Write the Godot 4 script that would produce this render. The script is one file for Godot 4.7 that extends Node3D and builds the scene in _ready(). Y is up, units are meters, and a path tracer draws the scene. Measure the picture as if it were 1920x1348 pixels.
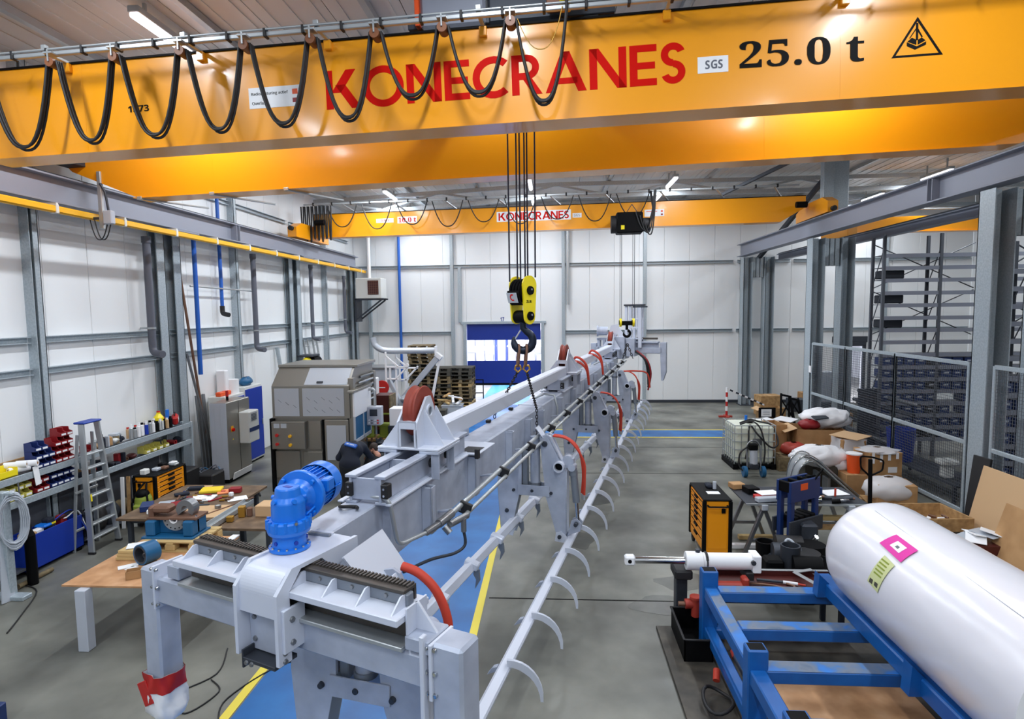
extends Node3D
# A machine hall seen from a raised platform: yellow overhead cranes, a long grey rake machine hanging in slings, work areas on both sides.

var M := {}
var used := {}

# ---------------------------------------------------------------- mesh builder
class MB:
	var v := PackedVector3Array()
	var n := PackedVector3Array()
	var x := Transform3D()
	func _init(t := Transform3D()):
		x = t
	func tri(a: Vector3, b: Vector3, c: Vector3, na: Vector3, nb: Vector3, nc: Vector3):
		if (b - a).cross(c - a).dot(na + nb + nc) > 0.0:
			var t := b; b = c; c = t
			t = nb; nb = nc; nc = t
		v.append(x * a); v.append(x * b); v.append(x * c)
		n.append((x.basis * na).normalized()); n.append((x.basis * nb).normalized()); n.append((x.basis * nc).normalized())
	func flat(a: Vector3, b: Vector3, c: Vector3, nn: Vector3):
		tri(a, b, c, nn, nn, nn)
	func quad(a: Vector3, b: Vector3, c: Vector3, d: Vector3, nn: Vector3):
		flat(a, b, c, nn); flat(a, c, d, nn)
	# chamfered box
	func box(c: Vector3, s: Vector3, bev := -1.0, r := Basis()) -> MB:
		var h := s * 0.5
		var m: float = minf(h.x, minf(h.y, h.z))
		if bev < 0.0: bev = minf(0.008, m * 0.3)
		var q := func(axis: int, sx: int, sy: int, sz: int) -> Vector3:
			var p := Vector3(sx * (h.x - bev), sy * (h.y - bev), sz * (h.z - bev))
			p[axis] = [sx, sy, sz][axis] * h[axis]
			return c + r * p
		for s1 in [-1, 1]:
			quad(q.call(0, s1, -1, -1), q.call(0, s1, 1, -1), q.call(0, s1, 1, 1), q.call(0, s1, -1, 1), r * Vector3(s1, 0, 0))
			quad(q.call(1, -1, s1, -1), q.call(1, 1, s1, -1), q.call(1, 1, s1, 1), q.call(1, -1, s1, 1), r * Vector3(0, s1, 0))
			quad(q.call(2, -1, -1, s1), q.call(2, 1, -1, s1), q.call(2, 1, 1, s1), q.call(2, -1, 1, s1), r * Vector3(0, 0, s1))
		if bev <= 0.0: return self
		for s1 in [-1, 1]:
			for s2 in [-1, 1]:
				quad(q.call(0, s1, s2, -1), q.call(0, s1, s2, 1), q.call(1, s1, s2, 1), q.call(1, s1, s2, -1), r * Vector3(s1, s2, 0))
				quad(q.call(0, s1, -1, s2), q.call(0, s1, 1, s2), q.call(2, s1, 1, s2), q.call(2, s1, -1, s2), r * Vector3(s1, 0, s2))
				quad(q.call(1, -1, s1, s2), q.call(1, 1, s1, s2), q.call(2, 1, s1, s2), q.call(2, -1, s1, s2), r * Vector3(0, s1, s2))
				for s3 in [-1, 1]:
					flat(q.call(0, s1, s2, s3), q.call(1, s1, s2, s3), q.call(2, s1, s2, s3), r * Vector3(s1, s2, s3))
		return self
	func bx(x0: float, x1: float, y0: float, y1: float, z0: float, z1: float, bev := -1.0) -> MB:
		return box(Vector3((x0 + x1) / 2, (y0 + y1) / 2, (z0 + z1) / 2), Vector3(absf(x1 - x0), absf(y1 - y0), absf(z1 - z0)), bev)
	# a straight bar of w (sideways) by h (along up)
	func bar(a: Vector3, b: Vector3, w: float, h: float, up := Vector3.UP, bev := -1.0) -> MB:
		var d := (b - a).normalized()
		if absf(d.dot(up)) > 0.98: up = Vector3.RIGHT if absf(d.x) < 0.9 else Vector3.BACK
		var s := d.cross(up).normalized()
		return box((a + b) / 2, Vector3(w, h, a.distance_to(b)), bev, Basis(s, s.cross(d).normalized(), -d))
	func cyl(a: Vector3, b: Vector3, r0: float, r1 := -1.0, k := 14, caps := true) -> MB:
		if r1 < 0: r1 = r0
		var d := (b - a).normalized()
		var u := d.cross(Vector3.UP if absf(d.y) < 0.9 else Vector3.RIGHT).normalized()
		var w := d.cross(u)
		var sl := (r0 - r1) / maxf(1e-5, a.distance_to(b))
		for i in k:
			var p: Vector3 = u * cos(TAU * i / k) + w * sin(TAU * i / k)
			var q: Vector3 = u * cos(TAU * (i + 1) / k) + w * sin(TAU * (i + 1) / k)
			var np := (p + d * sl).normalized()
			var nq := (q + d * sl).normalized()
			tri(a + p * r0, b + p * r1, b + q * r1, np, np, nq)
			tri(a + p * r0, b + q * r1, a + q * r0, np, nq, nq)
			if caps:
				if r0 > 0: flat(a, a + p * r0, a + q * r0, -d)
				if r1 > 0: flat(b, b + p * r1, b + q * r1, d)
		return self
	# hollow pipe: outer, inner and end rings
	func pipe(a: Vector3, b: Vector3, r0: float, r1: float, k := 20) -> MB:
		var d := (b - a).normalized()
		var u := d.cross(Vector3.UP if absf(d.y) < 0.9 else Vector3.RIGHT).normalized()
		var w := d.cross(u)
		for i in k:
			var p: Vector3 = u * cos(TAU * i / k) + w * sin(TAU * i / k)
			var q: Vector3 = u * cos(TAU * (i + 1) / k) + w * sin(TAU * (i + 1) / k)
			tri(a + p * r0, b + p * r0, b + q * r0, p, p, q); tri(a + p * r0, b + q * r0, a + q * r0, p, q, q)
			tri(a + p * r1, b + p * r1, b + q * r1, -p, -p, -q); tri(a + p * r1, b + q * r1, a + q * r1, -p, -q, -q)
			quad(a + p * r0, a + q * r0, a + q * r1, a + p * r1, -d)
			quad(b + p * r0, b + q * r0, b + q * r1, b + p * r1, d)
		return self
	func tube(pts: Array, r: float, k := 8, caps := true) -> MB:
		var m := pts.size()
		var t0: Vector3 = (pts[1] - pts[0]).normalized()
		var u := t0.cross(Vector3.UP if absf(t0.y) < 0.9 else Vector3.RIGHT).normalized()
		var ring := []
		for i in m:
			var t: Vector3 = (pts[mini(i + 1, m - 1)] - pts[maxi(i - 1, 0)]).normalized()
			u = (u - t * u.dot(t)).normalized()
			var w := t.cross(u)
			var one := []
			for j in k: one.append(u * cos(TAU * j / k) + w * sin(TAU * j / k))
			ring.append(one)
		for i in m - 1:
			var a: Vector3 = pts[i]
			var b: Vector3 = pts[i + 1]
			for j in k:
				var p: Vector3 = ring[i][j]
				var q: Vector3 = ring[i][(j + 1) % k]
				var p2: Vector3 = ring[i + 1][j]
				var q2: Vector3 = ring[i + 1][(j + 1) % k]
				tri(a + p * r, b + p2 * r, b + q2 * r, p, p2, q2)
				tri(a + p * r, b + q2 * r, a + q * r, p, q2, q)
		if caps:
			for j in k:
				flat(pts[0], pts[0] + ring[0][j] * r, pts[0] + ring[0][(j + 1) % k] * r, -t0)
				var e: Vector3 = (pts[m - 1] - pts[m - 2]).normalized()
				flat(pts[m - 1], pts[m - 1] + ring[m - 1][j] * r, pts[m - 1] + ring[m - 1][(j + 1) % k] * r, e)
		return self
	# turned shape: profile of (radius, height) along axis up from o
	func lathe(o: Vector3, axis: Vector3, prof: Array, k := 24) -> MB:
		axis = axis.normalized()
		var u := axis.cross(Vector3.RIGHT if absf(axis.x) < 0.9 else Vector3.UP).normalized()
		var w := axis.cross(u)
		for i in prof.size() - 1:
			var a: Vector2 = prof[i]
			var b: Vector2 = prof[i + 1]
			var e := b - a
			if e.length() < 1e-6: continue
			for j in k:
				var p: Vector3 = u * cos(TAU * j / k) + w * sin(TAU * j / k)
				var q: Vector3 = u * cos(TAU * (j + 1) / k) + w * sin(TAU * (j + 1) / k)
				var np := (p * e.y - axis * e.x).normalized()
				var nq := (q * e.y - axis * e.x).normalized()
				var A := o + p * a.x + axis * a.y
				var B := o + p * b.x + axis * b.y
				var A2 := o + q * a.x + axis * a.y
				var B2 := o + q * b.x + axis * b.y
				if b.x > 1e-5: tri(A, B, B2, np, np, nq)
				if a.x > 1e-5: tri(A, B2, A2, np, nq, nq)
		return self
	# flat outline (x right, y up) pushed from z0 to z1 of the frame f
	func prism(poly: Array, z0: float, z1: float, f := Transform3D()) -> MB:
		var pp := PackedVector2Array(poly)
		var ar := 0.0
		for i in pp.size():
			var a := pp[i]
			var b := pp[(i + 1) % pp.size()]
			ar += a.cross(b)
		var ix := Geometry2D.triangulate_polygon(pp)
		for i in range(0, ix.size(), 3):
			for s in 2:
				var z: float = [z0, z1][s]
				var nn: Vector3 = f.basis.z * (1.0 if (s == 1) == (z1 > z0) else -1.0)
				flat(f * Vector3(pp[ix[i]].x, pp[ix[i]].y, z), f * Vector3(pp[ix[i + 1]].x, pp[ix[i + 1]].y, z), f * Vector3(pp[ix[i + 2]].x, pp[ix[i + 2]].y, z), nn)
		for i in pp.size():
			var a := pp[i]
			var b := pp[(i + 1) % pp.size()]
			var e := (b - a).normalized()
			var nn := f.basis * (Vector3(e.y, -e.x, 0) * signf(ar))
			quad(f * Vector3(a.x, a.y, z0), f * Vector3(b.x, b.y, z0), f * Vector3(b.x, b.y, z1), f * Vector3(a.x, a.y, z1), nn)
		return self
	# ring sector in the frame's xy plane
	func arc(c: Vector2, r0: float, r1: float, a0: float, a1: float, z0: float, z1: float, f := Transform3D(), k := 16) -> MB:
		if absf(a1 - a0) > 300.0:
			return arc(c, r0, r1, a0, (a0 + a1) / 2, z0, z1, f, k).arc(c, r0, r1, (a0 + a1) / 2, a1, z0, z1, f, k)
		var poly := []
		for i in k + 1: poly.append(c + Vector2.from_angle(deg_to_rad(lerpf(a0, a1, float(i) / k))) * r1)
		for i in k + 1: poly.append(c + Vector2.from_angle(deg_to_rad(lerpf(a1, a0, float(i) / k))) * r0)
		return prism(poly, z0, z1, f)
	# smooth surface over a grid of points (rows of equal length), given two-sided thickness t
	func grid(rows: Array, t := 0.0, closed := false) -> MB:
		var R := rows.size()
		var Cn: int = rows[0].size()
		var nr := []
		for i in R:
			var line := []
			for j in Cn:
				var a: Vector3 = rows[mini(i + 1, R - 1)][j] - rows[maxi(i - 1, 0)][j]
				var j1 := (j + 1) % Cn if closed else mini(j + 1, Cn - 1)
				var j0 := (j + Cn - 1) % Cn if closed else maxi(j - 1, 0)
				var b: Vector3 = rows[i][j1] - rows[i][j0]
				var c := a.cross(b)
				line.append(c.normalized() if c.length() > 1e-9 else Vector3.UP)
			nr.append(line)
		for i in R - 1:
			for j in (Cn if closed else Cn - 1):
				var k := (j + 1) % Cn
				var P := [rows[i][j], rows[i][k], rows[i + 1][k], rows[i + 1][j]]
				var N := [nr[i][j], nr[i][k], nr[i + 1][k], nr[i + 1][j]]
				tri(P[0], P[1], P[2], N[0], N[1], N[2]); tri(P[0], P[2], P[3], N[0], N[2], N[3])
				if t > 0:
					var Q := []
					for m in 4: Q.append(P[m] - N[m] * t)
					tri(Q[0], Q[1], Q[2], -N[0], -N[1], -N[2]); tri(Q[0], Q[2], Q[3], -N[0], -N[2], -N[3])
		return self
	func ball(c: Vector3, r: Vector3, k := 12, b := Basis()) -> MB:
		for i in k / 2:
			for j in k:
				var P := []
				for m in [[0, 0], [1, 0], [1, 1], [0, 1]]:
					var th: float = PI * (i + m[0]) / (k / 2)
					var ph: float = TAU * (j + m[1]) / k
					P.append(Vector3(sin(th) * cos(ph), cos(th), sin(th) * sin(ph)))
				var N := []
				for p in P: N.append((b * (p / r)).normalized())
				if i < k / 2 - 1: tri(c + b * (P[0] * r), c + b * (P[1] * r), c + b * (P[2] * r), N[0], N[1], N[2])
				if i > 0: tri(c + b * (P[0] * r), c + b * (P[2] * r), c + b * (P[3] * r), N[0], N[2], N[3])
		return self
	func bolt(c: Vector3, d: Vector3, r: float, h := -1.0) -> MB:
		return cyl(c, c + d * (r * 0.7 if h < 0 else h), r, r * 0.85, 6)
	func mesh() -> ArrayMesh:
		var a := []
		a.resize(Mesh.ARRAY_MAX)
		a[Mesh.ARRAY_VERTEX] = v
		a[Mesh.ARRAY_NORMAL] = n
		var m := ArrayMesh.new()
		m.add_surface_from_arrays(Mesh.PRIMITIVE_TRIANGLES, a)
		return m

func numbered(called: String) -> String:
	if not used.has(called):
		used[called] = 0
		return called
	used[called] += 1
	return "%s_%03d" % [called, used[called]]

func tag(o: Node, label: String, category: String, group := "") -> Node:
	o.set_meta("label", label)
	o.set_meta("category", category)
	if group: o.set_meta("group", group)
	return o

func obj(called: String, mb, mat: Material, parent: Node = self) -> MeshInstance3D:
	var o := MeshInstance3D.new()
	o.name = numbered(called) if parent == self else called
	o.mesh = mb.mesh() if mb is MB else mb
	o.material_override = mat
	parent.add_child(o, true)
	return o

func one(called: String, mb: MB, mat: Material, label: String, category: String, group := "") -> MeshInstance3D:
	var o := obj(called, mb, mat)
	tag(o, label, category, group)
	return o

func thing(called: String, label: String, category: String, at := Vector3.ZERO, turn := 0.0, group := "") -> Node3D:
	var o := Node3D.new()
	o.name = numbered(called)
	add_child(o)
	o.position = at
	o.rotation.y = turn
	tag(o, label, category, group)
	return o

func dup(src: Node3D, at: Vector3, turn: float, label: String) -> Node3D:
	var r: Node3D = src.duplicate()
	r.name = numbered(String(src.name).rstrip("_0123456789"))
	add_child(r)
	r.position = at
	r.rotation.y = turn
	r.set_meta("label", label)
	return r

func structure(called: String, mb: MB, mat: Material) -> MeshInstance3D:
	var o := obj(called, mb, mat)
	o.set_meta("kind", "structure")
	return o

# lettering: a TextMesh scaled to w by h, centred at c of the parent, facing +z of basis b
func lettering(parent: Node, s: String, serif: bool, bold: bool, c: Vector3, w: float, h: float, mat: Material, b := Basis(), called := "lettering") -> MeshInstance3D:
	var t := TextMesh.new()
	var f := SystemFont.new()
	f.font_names = PackedStringArray(["Droid Serif" if serif else "Droid Sans"])
	f.font_weight = 700 if bold else 400
	t.font = f
	t.font_size = 64
	t.pixel_size = 0.01
	t.depth = 0.05
	t.curve_step = 1.0
	t.text = s
	var o := MeshInstance3D.new()
	o.name = called
	o.mesh = t
	o.material_override = mat
	parent.add_child(o, true)
	var bb := t.get_aabb()
	var sx := w / bb.size.x
	var sy := h / bb.size.y
	var sz := 0.06
	o.basis = b * Basis.from_scale(Vector3(sx, sy, sz))
	o.position = c - b * Vector3((bb.position.x + bb.size.x / 2) * sx, (bb.position.y + bb.size.y / 2) * sy, 0)
	return o

func mat(called: String, c: String, rough := 0.6, metal := 0.0) -> StandardMaterial3D:
	var m := StandardMaterial3D.new()
	m.resource_name = called
	m.albedo_color = Color(c)
	m.roughness = rough
	m.metallic = metal
	M[called] = m
	return m

func noise_tex(freq: float, stops: Array, sd := 1, size := 512, oct := 4, type := FastNoiseLite.TYPE_SIMPLEX_SMOOTH) -> NoiseTexture2D:
	var f := FastNoiseLite.new()
	f.seed = sd
	f.noise_type = type
	f.frequency = freq
	f.fractal_octaves = oct
	var t := NoiseTexture2D.new()
	t.width = size
	t.height = size
	t.seamless = true
	t.noise = f
	var g := Gradient.new()
	var offs := PackedFloat32Array()
	var cols := PackedColorArray()
	for s in stops:
		offs.append(s[0])
		cols.append(Color(s[1]))
	g.offsets = offs
	g.colors = cols
	t.color_ramp = g
	return t

func textured(called: String, tex: Texture2D, sc: float, rough := 0.6, metal := 0.0, rtex: Texture2D = null) -> StandardMaterial3D:
	var m := mat(called, "ffffff", rough, metal)
	m.albedo_texture = tex
	m.uv1_triplanar = true
	m.uv1_world_triplanar = true
	m.uv1_scale = Vector3.ONE * sc
	if rtex:
		m.roughness_texture = rtex
		m.roughness_texture_channel = BaseMaterial3D.TEXTURE_CHANNEL_RED
		m.roughness = 1.0
	return m

func materials():
	textured("floor", noise_tex(0.006, [[0.0, "4a4a44"], [0.35, "64645d"], [0.55, "72726a"], [1.0, "908f85"]], 3, 1024, 6), 0.09, 0.5, 0.0, noise_tex(0.02, [[0.0, "505050"], [1.0, "8c8c8c"]], 5, 512, 4))
	textured("stain", noise_tex(0.02, [[0.0, "4c4c46"], [1.0, "66665f"]], 33, 256), 0.4, 0.35)
	textured("path", noise_tex(0.01, [[0.0, "0d5796"], [0.5, "1264a8"], [1.0, "1d75ba"]], 4, 512, 5), 0.2, 0.4)
	mat("yellow_paint", "e6d24a", 0.55)
	mat("panel", "e9ebec", 0.45)
	mat("ceiling", "cfcdc9", 0.5)
	textured("galv", noise_tex(0.05, [[0.0, "9aa6ae"], [0.5, "a9b4bb"], [1.0, "b6c0c6"]], 7, 512, 3), 0.8, 0.4, 0.25)
	mat("beam_grey", "8b8f9c", 0.5, 0.1)
	mat("dark_steel", "3c4048", 0.5, 0.4)
	var o := mat("orange", "f6a010", 0.3)
	o.clearcoat_enabled = true
	o.clearcoat = 0.3
	o.clearcoat_roughness = 0.12
	mat("orange_red", "e8551c", 0.4)
	mat("letter_red", "cf1208", 0.6).metallic_specular = 0.2
	mat("black", "08080a", 0.6).metallic_specular = 0.25
	mat("rubber", "1b1a1c", 0.6)
	mat("brown_disc", "7b4a2c", 0.5)
	mat("white", "eeeef0", 0.5)
	mat("offwhite", "d9dad6", 0.5)
	mat("aluminium", "b4b8ba", 0.38, 0.6)
	mat("chrome", "c9ccd0", 0.15, 1.0)
	mat("steel", "8d8f92", 0.35, 0.8)
	mat("stainless", "9b978f", 0.34, 0.7)
	mat("film", "b9bfc8", 0.3, 0.1)
	textured("rake", noise_tex(0.012, [[0.0, "9fa6b7"], [0.5, "afb6c6"], [1.0, "bfc6d6"]], 9, 512, 5), 0.5, 0.42, 0.15)
	mat("rake_light", "cfd4e1", 0.4, 0.1)
	mat("rake_dark", "7d848e", 0.45, 0.3)
	mat("rack_steel", "57524e", 0.5, 0.6)
	var b := mat("motor_blue", "0b74dd", 0.32)
	b.clearcoat_enabled = true
	b.clearcoat = 0.3
	mat("sheave", "8e3a2c", 0.6)
	mat("hose", "c03a24", 0.6)
	mat("yellow", "f2dc1e", 0.35)
	mat("cond_yellow", "f0b41c", 0.45)
	mat("rope", "2b2a3a", 0.5, 0.4)
	mat("hook", "1d2636", 0.35, 0.5)
	mat("chain", "3a3635", 0.45, 0.7)
	mat("rust", "7d5c4a", 0.6, 0.4)
	mat("gold", "b58a3a", 0.4, 0.6)
	mat("blue_pipe", "1d5cb8", 0.4)
	mat("pvc", "5d606b", 0.45)
	mat("door_blue", "0a2f8e", 0.5)
	mat("cab_blue", "1035a0", 0.4)
	var w := mat("pane", "e4e6ff20", 0.05)
	w.transparency = BaseMaterial3D.TRANSPARENCY_ALPHA
	w.cull_mode = BaseMaterial3D.CULL_DISABLED
	textured("wood", noise_tex(0.02, [[0.0, "8a6a45"], [0.5, "a98456"], [1.0, "bf9c6c"]], 11, 256), 1.2, 0.75)
	textured("ply", noise_tex(0.012, [[0.0, "a5764e"], [0.5, "bd8d62"], [1.0, "cda079"]], 12, 256), 0.8, 0.65)
	textured("darkply", noise_tex(0.012, [[0.0, "54412f"], [0.5, "6b5540"], [1.0, "877054"]], 13, 256), 0.9, 0.6)
	textured("pallet", noise_tex(0.02, [[0.0, "5d4f3a"], [0.5, "78684c"], [1.0, "94835f"]], 14, 256), 1.3, 0.8)
	mat("pallet_light", "c6a973", 0.8)
	mat("pallet_grey", "47443c", 0.8)
	textured("dirty", noise_tex(0.015, [[0.0, "35322d"], [0.5, "46413a"], [1.0, "5d564b"]], 23, 256), 0.7, 0.6)
	textured("card", noise_tex(0.01, [[0.0, "a2794e"], [1.0, "bd9466"]], 15, 256), 0.9, 0.8)
	mat("card_light", "c9a57c", 0.8)
	mat("crane_shadow", "c77706", 0.5)
	textured("trestle", noise_tex(0.012, [[0.0, "0d4f94"], [1.0, "1260ab"]], 16, 256), 0.8, 0.4)
	textured("trestle_worn", noise_tex(0.009, [[0.0, "3d5672"], [0.35, "6a7484"], [0.55, "566f90"], [0.68, "2f6cb4"], [1.0, "1277d0"]], 18, 256, 4), 0.9, 0.4)
	mat("press_blue", "142e63", 0.4)
	mat("chest", "f0960c", 0.42)
	mat("soft_white", "f1f1f4", 0.45)
	var fl := mat("wrap", "eef0f5a0", 0.3)
	fl.transparency = BaseMaterial3D.TRANSPARENCY_ALPHA
	fl.cull_mode = BaseMaterial3D.CULL_DISABLED
	var w2 := mat("roll_white", "e4e3ea", 0.28)
	w2.clearcoat_enabled = true
	w2.clearcoat = 0.6
	w2.clearcoat_roughness = 0.2
	mat("pink", "d9159b", 0.5)
	mat("lime", "cfd59a", 0.6)
	mat("ibc_white", "dfe3d3", 0.5)
	mat("navy", "161c2b", 0.85)
	mat("trousers", "1b1d22", 0.85)
	mat("tee", "121419", 0.85)
	mat("skin", "c08b74", 0.55)
	mat("hair", "33261f", 0.7)
	mat("red", "bb1f1c", 0.5)
	mat("bin_red", "8e1a20", 0.45)
	mat("bin_blue", "1d2f68", 0.45)
	mat("bin_yellow", "cfc663", 0.5)
	mat("olive", "8a9838", 0.8)
	mat("mach_blue", "155a86", 0.45)
	mat("paper", "f0f0f2", 0.8)
	mat("paper_yellow", "e8c92c", 0.8)
	mat("paper_orange", "e88a5a", 0.8)
	mat("ladder_blue", "1d3c96", 0.5)
	mat("oxide", "4e1a16", 0.5)
	mat("red_cast", "a8382a", 0.5)
	mat("glass_red", "7d1a1a", 0.3)
	mat("shelf_grey", "5c6068", 0.5, 0.3)
	mat("cab_grey", "b9bec8", 0.5)
	mat("grille", "4a2026", 0.5)
	var e := mat("lamp_glow", "ffffff", 0.5)
	e.emission_enabled = true
	e.emission = Color("f1efff")
	e.emission_energy_multiplier = 3.0

const XL := -8.55
const ZB := -25.6
const XR := 17.0
const ZF := 7.0

func ceil_y(x: float) -> float:
	return 8.5 + minf(0.0, x) * 0.045

func _ready():
	# ---- camera, background, exposure
	var cam := Camera3D.new()
	cam.name = "camera"
	cam.fov = rad_to_deg(2.0 * atan(674.0 / 1120.0))
	cam.near = 0.05
	cam.far = 200.0
	cam.transform = Transform3D(Basis(Vector3(0.99773, -0.01233, -0.06616), Vector3(0.00682, 0.99654, -0.08284), Vector3(0.06695, 0.08220, 0.99436)).orthonormalized(), Vector3(0, 4, 0))
	add_child(cam)
	cam.current = true
	var we := WorldEnvironment.new()
	we.name = "surroundings"
	var env := Environment.new()
	env.background_mode = Environment.BG_COLOR
	env.background_color = Color("c8d0d8")
	env.tonemap_mode = Environment.TONE_MAPPER_LINEAR
	env.tonemap_exposure = 2.5
	env.sdfgi_enabled = true
	env.ssao_enabled = true
	env.ssil_enabled = true
	we.environment = env
	add_child(we)
	materials()
	lamps()
	shell()
	steelwork()
	wall_services()
	big_crane()
	far_crane()
	rake()
	left_side()
	back_area()
	people()
	right_side()

# ---------------------------------------------------------------- lamps
const LAMP_POWER := 5.0
func lamps():
	var body := MB.new().bx(-0.08, 0.08, 0.03, 0.12, -0.75, 0.75, 0.01)
	var tube := MB.new().cyl(Vector3(0, 0.0, -0.74), Vector3(0, 0.0, 0.74), 0.055, -1, 10)
	var bm := body.mesh()
	var tm := tube.mesh()
	var rows := [
		["in the left row", -5.55, 8.0, [3.5, -1.0, -4.9, -8.72, -10.5, -14.3, -17.8, -20.75, -24.2]],
		["in the row above the hook", -0.68, 8.1, [3.5, 0.5, -4.5, -8.6, -12.5, -16.5, -20.0, -22.9]],
		["in the right row", 3.95, 8.1, [3.5, 0.0, -4.5, -8.6, -12.5, -16.5, -20.3, -22.9]],
		["in the storage bay", 12.2, 8.1, [-1.0, -8.6, -15.0, -20.2, -24.0]]]
	var nth := ["first", "second", "third", "fourth", "fifth", "sixth", "seventh", "eighth", "ninth"]
	for r in rows:
		var i := 0
		for z in r[3]:
			var t := thing("tube_lamp", "%s ceiling tube lamp from the camera end %s" % [nth[i], r[0]], "lamp", Vector3(r[1], r[2], z), 0, "ceiling tube lamps")
			obj("housing", bm, M.aluminium, t)
			for s in [-1, 1]: obj("hanger", MB.new().bx(-0.02, 0.02, 0.12, ceil_y(r[1]) + 0.004 - r[2], s * 0.5 - 0.02, s * 0.5 + 0.02, 0), M.aluminium, t)
			obj("lamp_tube", tm, M.lamp_glow, t)
			var l := AreaLight3D.new()
			l.name = "light"
			l.area_size = Vector2(0.2, 1.4)
			l.light_color = Color("eff7ff")
			l.light_energy = LAMP_POWER
			l.area_range = 60.0
			l.area_attenuation = 2.0
			l.shadow_enabled = true
			l.rotation = Vector3(-PI / 2, 0, 0)
			l.position = Vector3(0, -0.07, 0)
			t.add_child(l)
			i += 1

# ---------------------------------------------------------------- floor, walls, ceiling, doors
func shell():
	var f := structure("floor", MB.new().bx(XL - 0.3, XR + 0.3, -0.3, 0.0, -36, ZF + 0.3, 0), M.floor)
	# painted walkway along the hall and one across it
	obj("painted_path", MB.new().bx(-3.2, -1.03, 0.0, 0.004, -36, ZF, 0), M.path, f)
	obj("painted_path", MB.new().bx(-1.0, 7.0, 0.0, 0.004, -19.7, -18.65, 0), M.path, f)
	for x in [-3.27, -1.0]: obj("yellow_line", MB.new().bx(x - 0.05, x + 0.05, 0.0, 0.005, -25.5, ZF, 0), M.yellow_paint, f)
	for z in [-19.75, -18.6]: obj("yellow_line", MB.new().bx(-0.95, 7.0, 0.0, 0.005, z - 0.05, z + 0.05, 0), M.yellow_paint, f)
	for q in [[1.5, -7.9, 0.5, 0.22, 3], [1.9, -8.6, 0.35, 0.3, 5], [0.4, -10.2, 0.3, 0.5, 7], [1.6, -6.2, 0.3, 0.2, 9], [0.9, -12.4, 0.4, 0.3, 4]]:
		var poly := []
		for j in 18:
			var a := TAU * j / 18.0
			poly.append(Vector2(q[0] + cos(a) * q[2] * (1.0 + 0.25 * sin(a * 3.0 + q[4]) + 0.12 * sin(a * 5.0)), -q[1] + sin(a) * q[3] * (1.0 + 0.3 * cos(a * 2.0 + q[4]))))
		obj("floor_stain", MB.new().prism(poly, 0.0, 0.0015, Transform3D(Basis(Vector3.RIGHT, -PI / 2), Vector3.ZERO)), M.stain, f)
	for z in [-17.25, -14.45, -8.0]: obj("floor_joint", MB.new().bx(-0.9, 9.0, 0.0, 0.003, z - 0.012, z + 0.012, 0), M.black, f)
	# left wall of upright sandwich panels
	var wl := structure("wall_left", MB.new().bx(XL - 0.2, XL - 0.03, 0, 8.6, ZB - 0.3, ZF, 0), M.panel)
	var pm := MB.new().bx(-0.03, 0.0, 0.0, 8.3, -0.496, 0.496, 0.006).mesh()
	var z := ZB + 0.5
	while z < ZF:
		var o := obj("panel", pm, M.panel, wl)
		o.position = Vector3(XL, 0, z)
		z += 1.0
	# back wall with the roll-up door opening and a small doorway on the right
	var wb := structure("wall_back", MB.new().bx(XL - 0.2, -3.67, 0, 8.6, ZB - 0.2, ZB - 0.03, 0), M.panel)
	obj("panel_backing", MB.new().bx(-3.67, -0.47, 3.42, 8.6, ZB - 0.2, ZB - 0.03, 0), M.panel, wb)
	obj("panel_backing", MB.new().bx(-0.47, 11.95, 0, 8.6, ZB - 0.2, ZB - 0.03, 0), M.panel, wb)
	obj("panel_backing", MB.new().bx(11.95, 12.85, 2.35, 8.6, ZB - 0.2, ZB - 0.03, 0), M.panel, wb)
	obj("panel_backing", MB.new().bx(12.85, XR, 0, 8.6, ZB - 0.2, ZB - 0.03, 0), M.panel, wb)
	var spans := [[XL, -3.67, 0.0], [-3.67, -0.47, 3.42], [-0.47, 11.95, 0.0], [11.95, 12.85, 2.35], [12.85, XR, 0.0]]
	for s in spans:
		var k := int(maxf(1.0, roundf((s[1] - s[0]) / 1.07)))
		var w: float = (s[1] - s[0]) / k
		for i in k:
			obj("panel", MB.new().bx(s[0] + w * i + 0.004, s[0] + w * (i + 1) - 0.004, s[2], 8.5, ZB - 0.03, ZB, 0.006), M.panel, wb)
	var wr := structure("wall_right", MB.new().bx(XR, XR + 0.2, 0, 8.8, ZB, ZF, 0), M.panel)
	structure("wall_front", MB.new().bx(XL, XR, 0, 8.8, ZF, ZF + 0.2, 0), M.panel)
	# ceiling of ribbed panels, sloping on the left, on purlins
	var ce := structure("ceiling", MB.new().bx(XL - 0.3, XR + 0.3, 8.75, 8.95, -36, ZF + 0.2, 0), M.ceiling)
	for side in 2:
		var x0: float = [XL, 0.0][side]
		var x1: float = [0.0, XR][side]
		var k := int((x1 - x0) / 1.0)
		var w: float = (x1 - x0) / k
		var tilt: float = [atan(0.045), 0.0][side]
		var p := MB.new()
		p.bx(-w / 2 + 0.006, w / 2 - 0.006, 0.0, 0.06, ZB, ZF, 0)
		for i in 3: p.bx(-w / 2 + w * (i + 0.5) / 3 - 0.03, -w / 2 + w * (i + 0.5) / 3 + 0.03, -0.015, 0.0, ZB, ZF, 0)
		var m := p.mesh()
		for i in k:
			var x := x0 + w * (i + 0.5)
			var o := obj("ceiling_panel", m, M.ceiling, ce)
			o.position = Vector3(x, ceil_y(x) + 0.02, 0)
			o.rotation.z = tilt
	# roll-up door: three sections, the middle one clear
	var d := Node3D.new()
	d.name = "door_1"
	d.set_meta("kind", "structure")
	add_child(d)
	obj("curtain", MB.new().bx(-3.66, -0.48, 2.73, 3.42, ZB - 0.05, ZB - 0.02, 0.004), M.door_blue, d)
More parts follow.
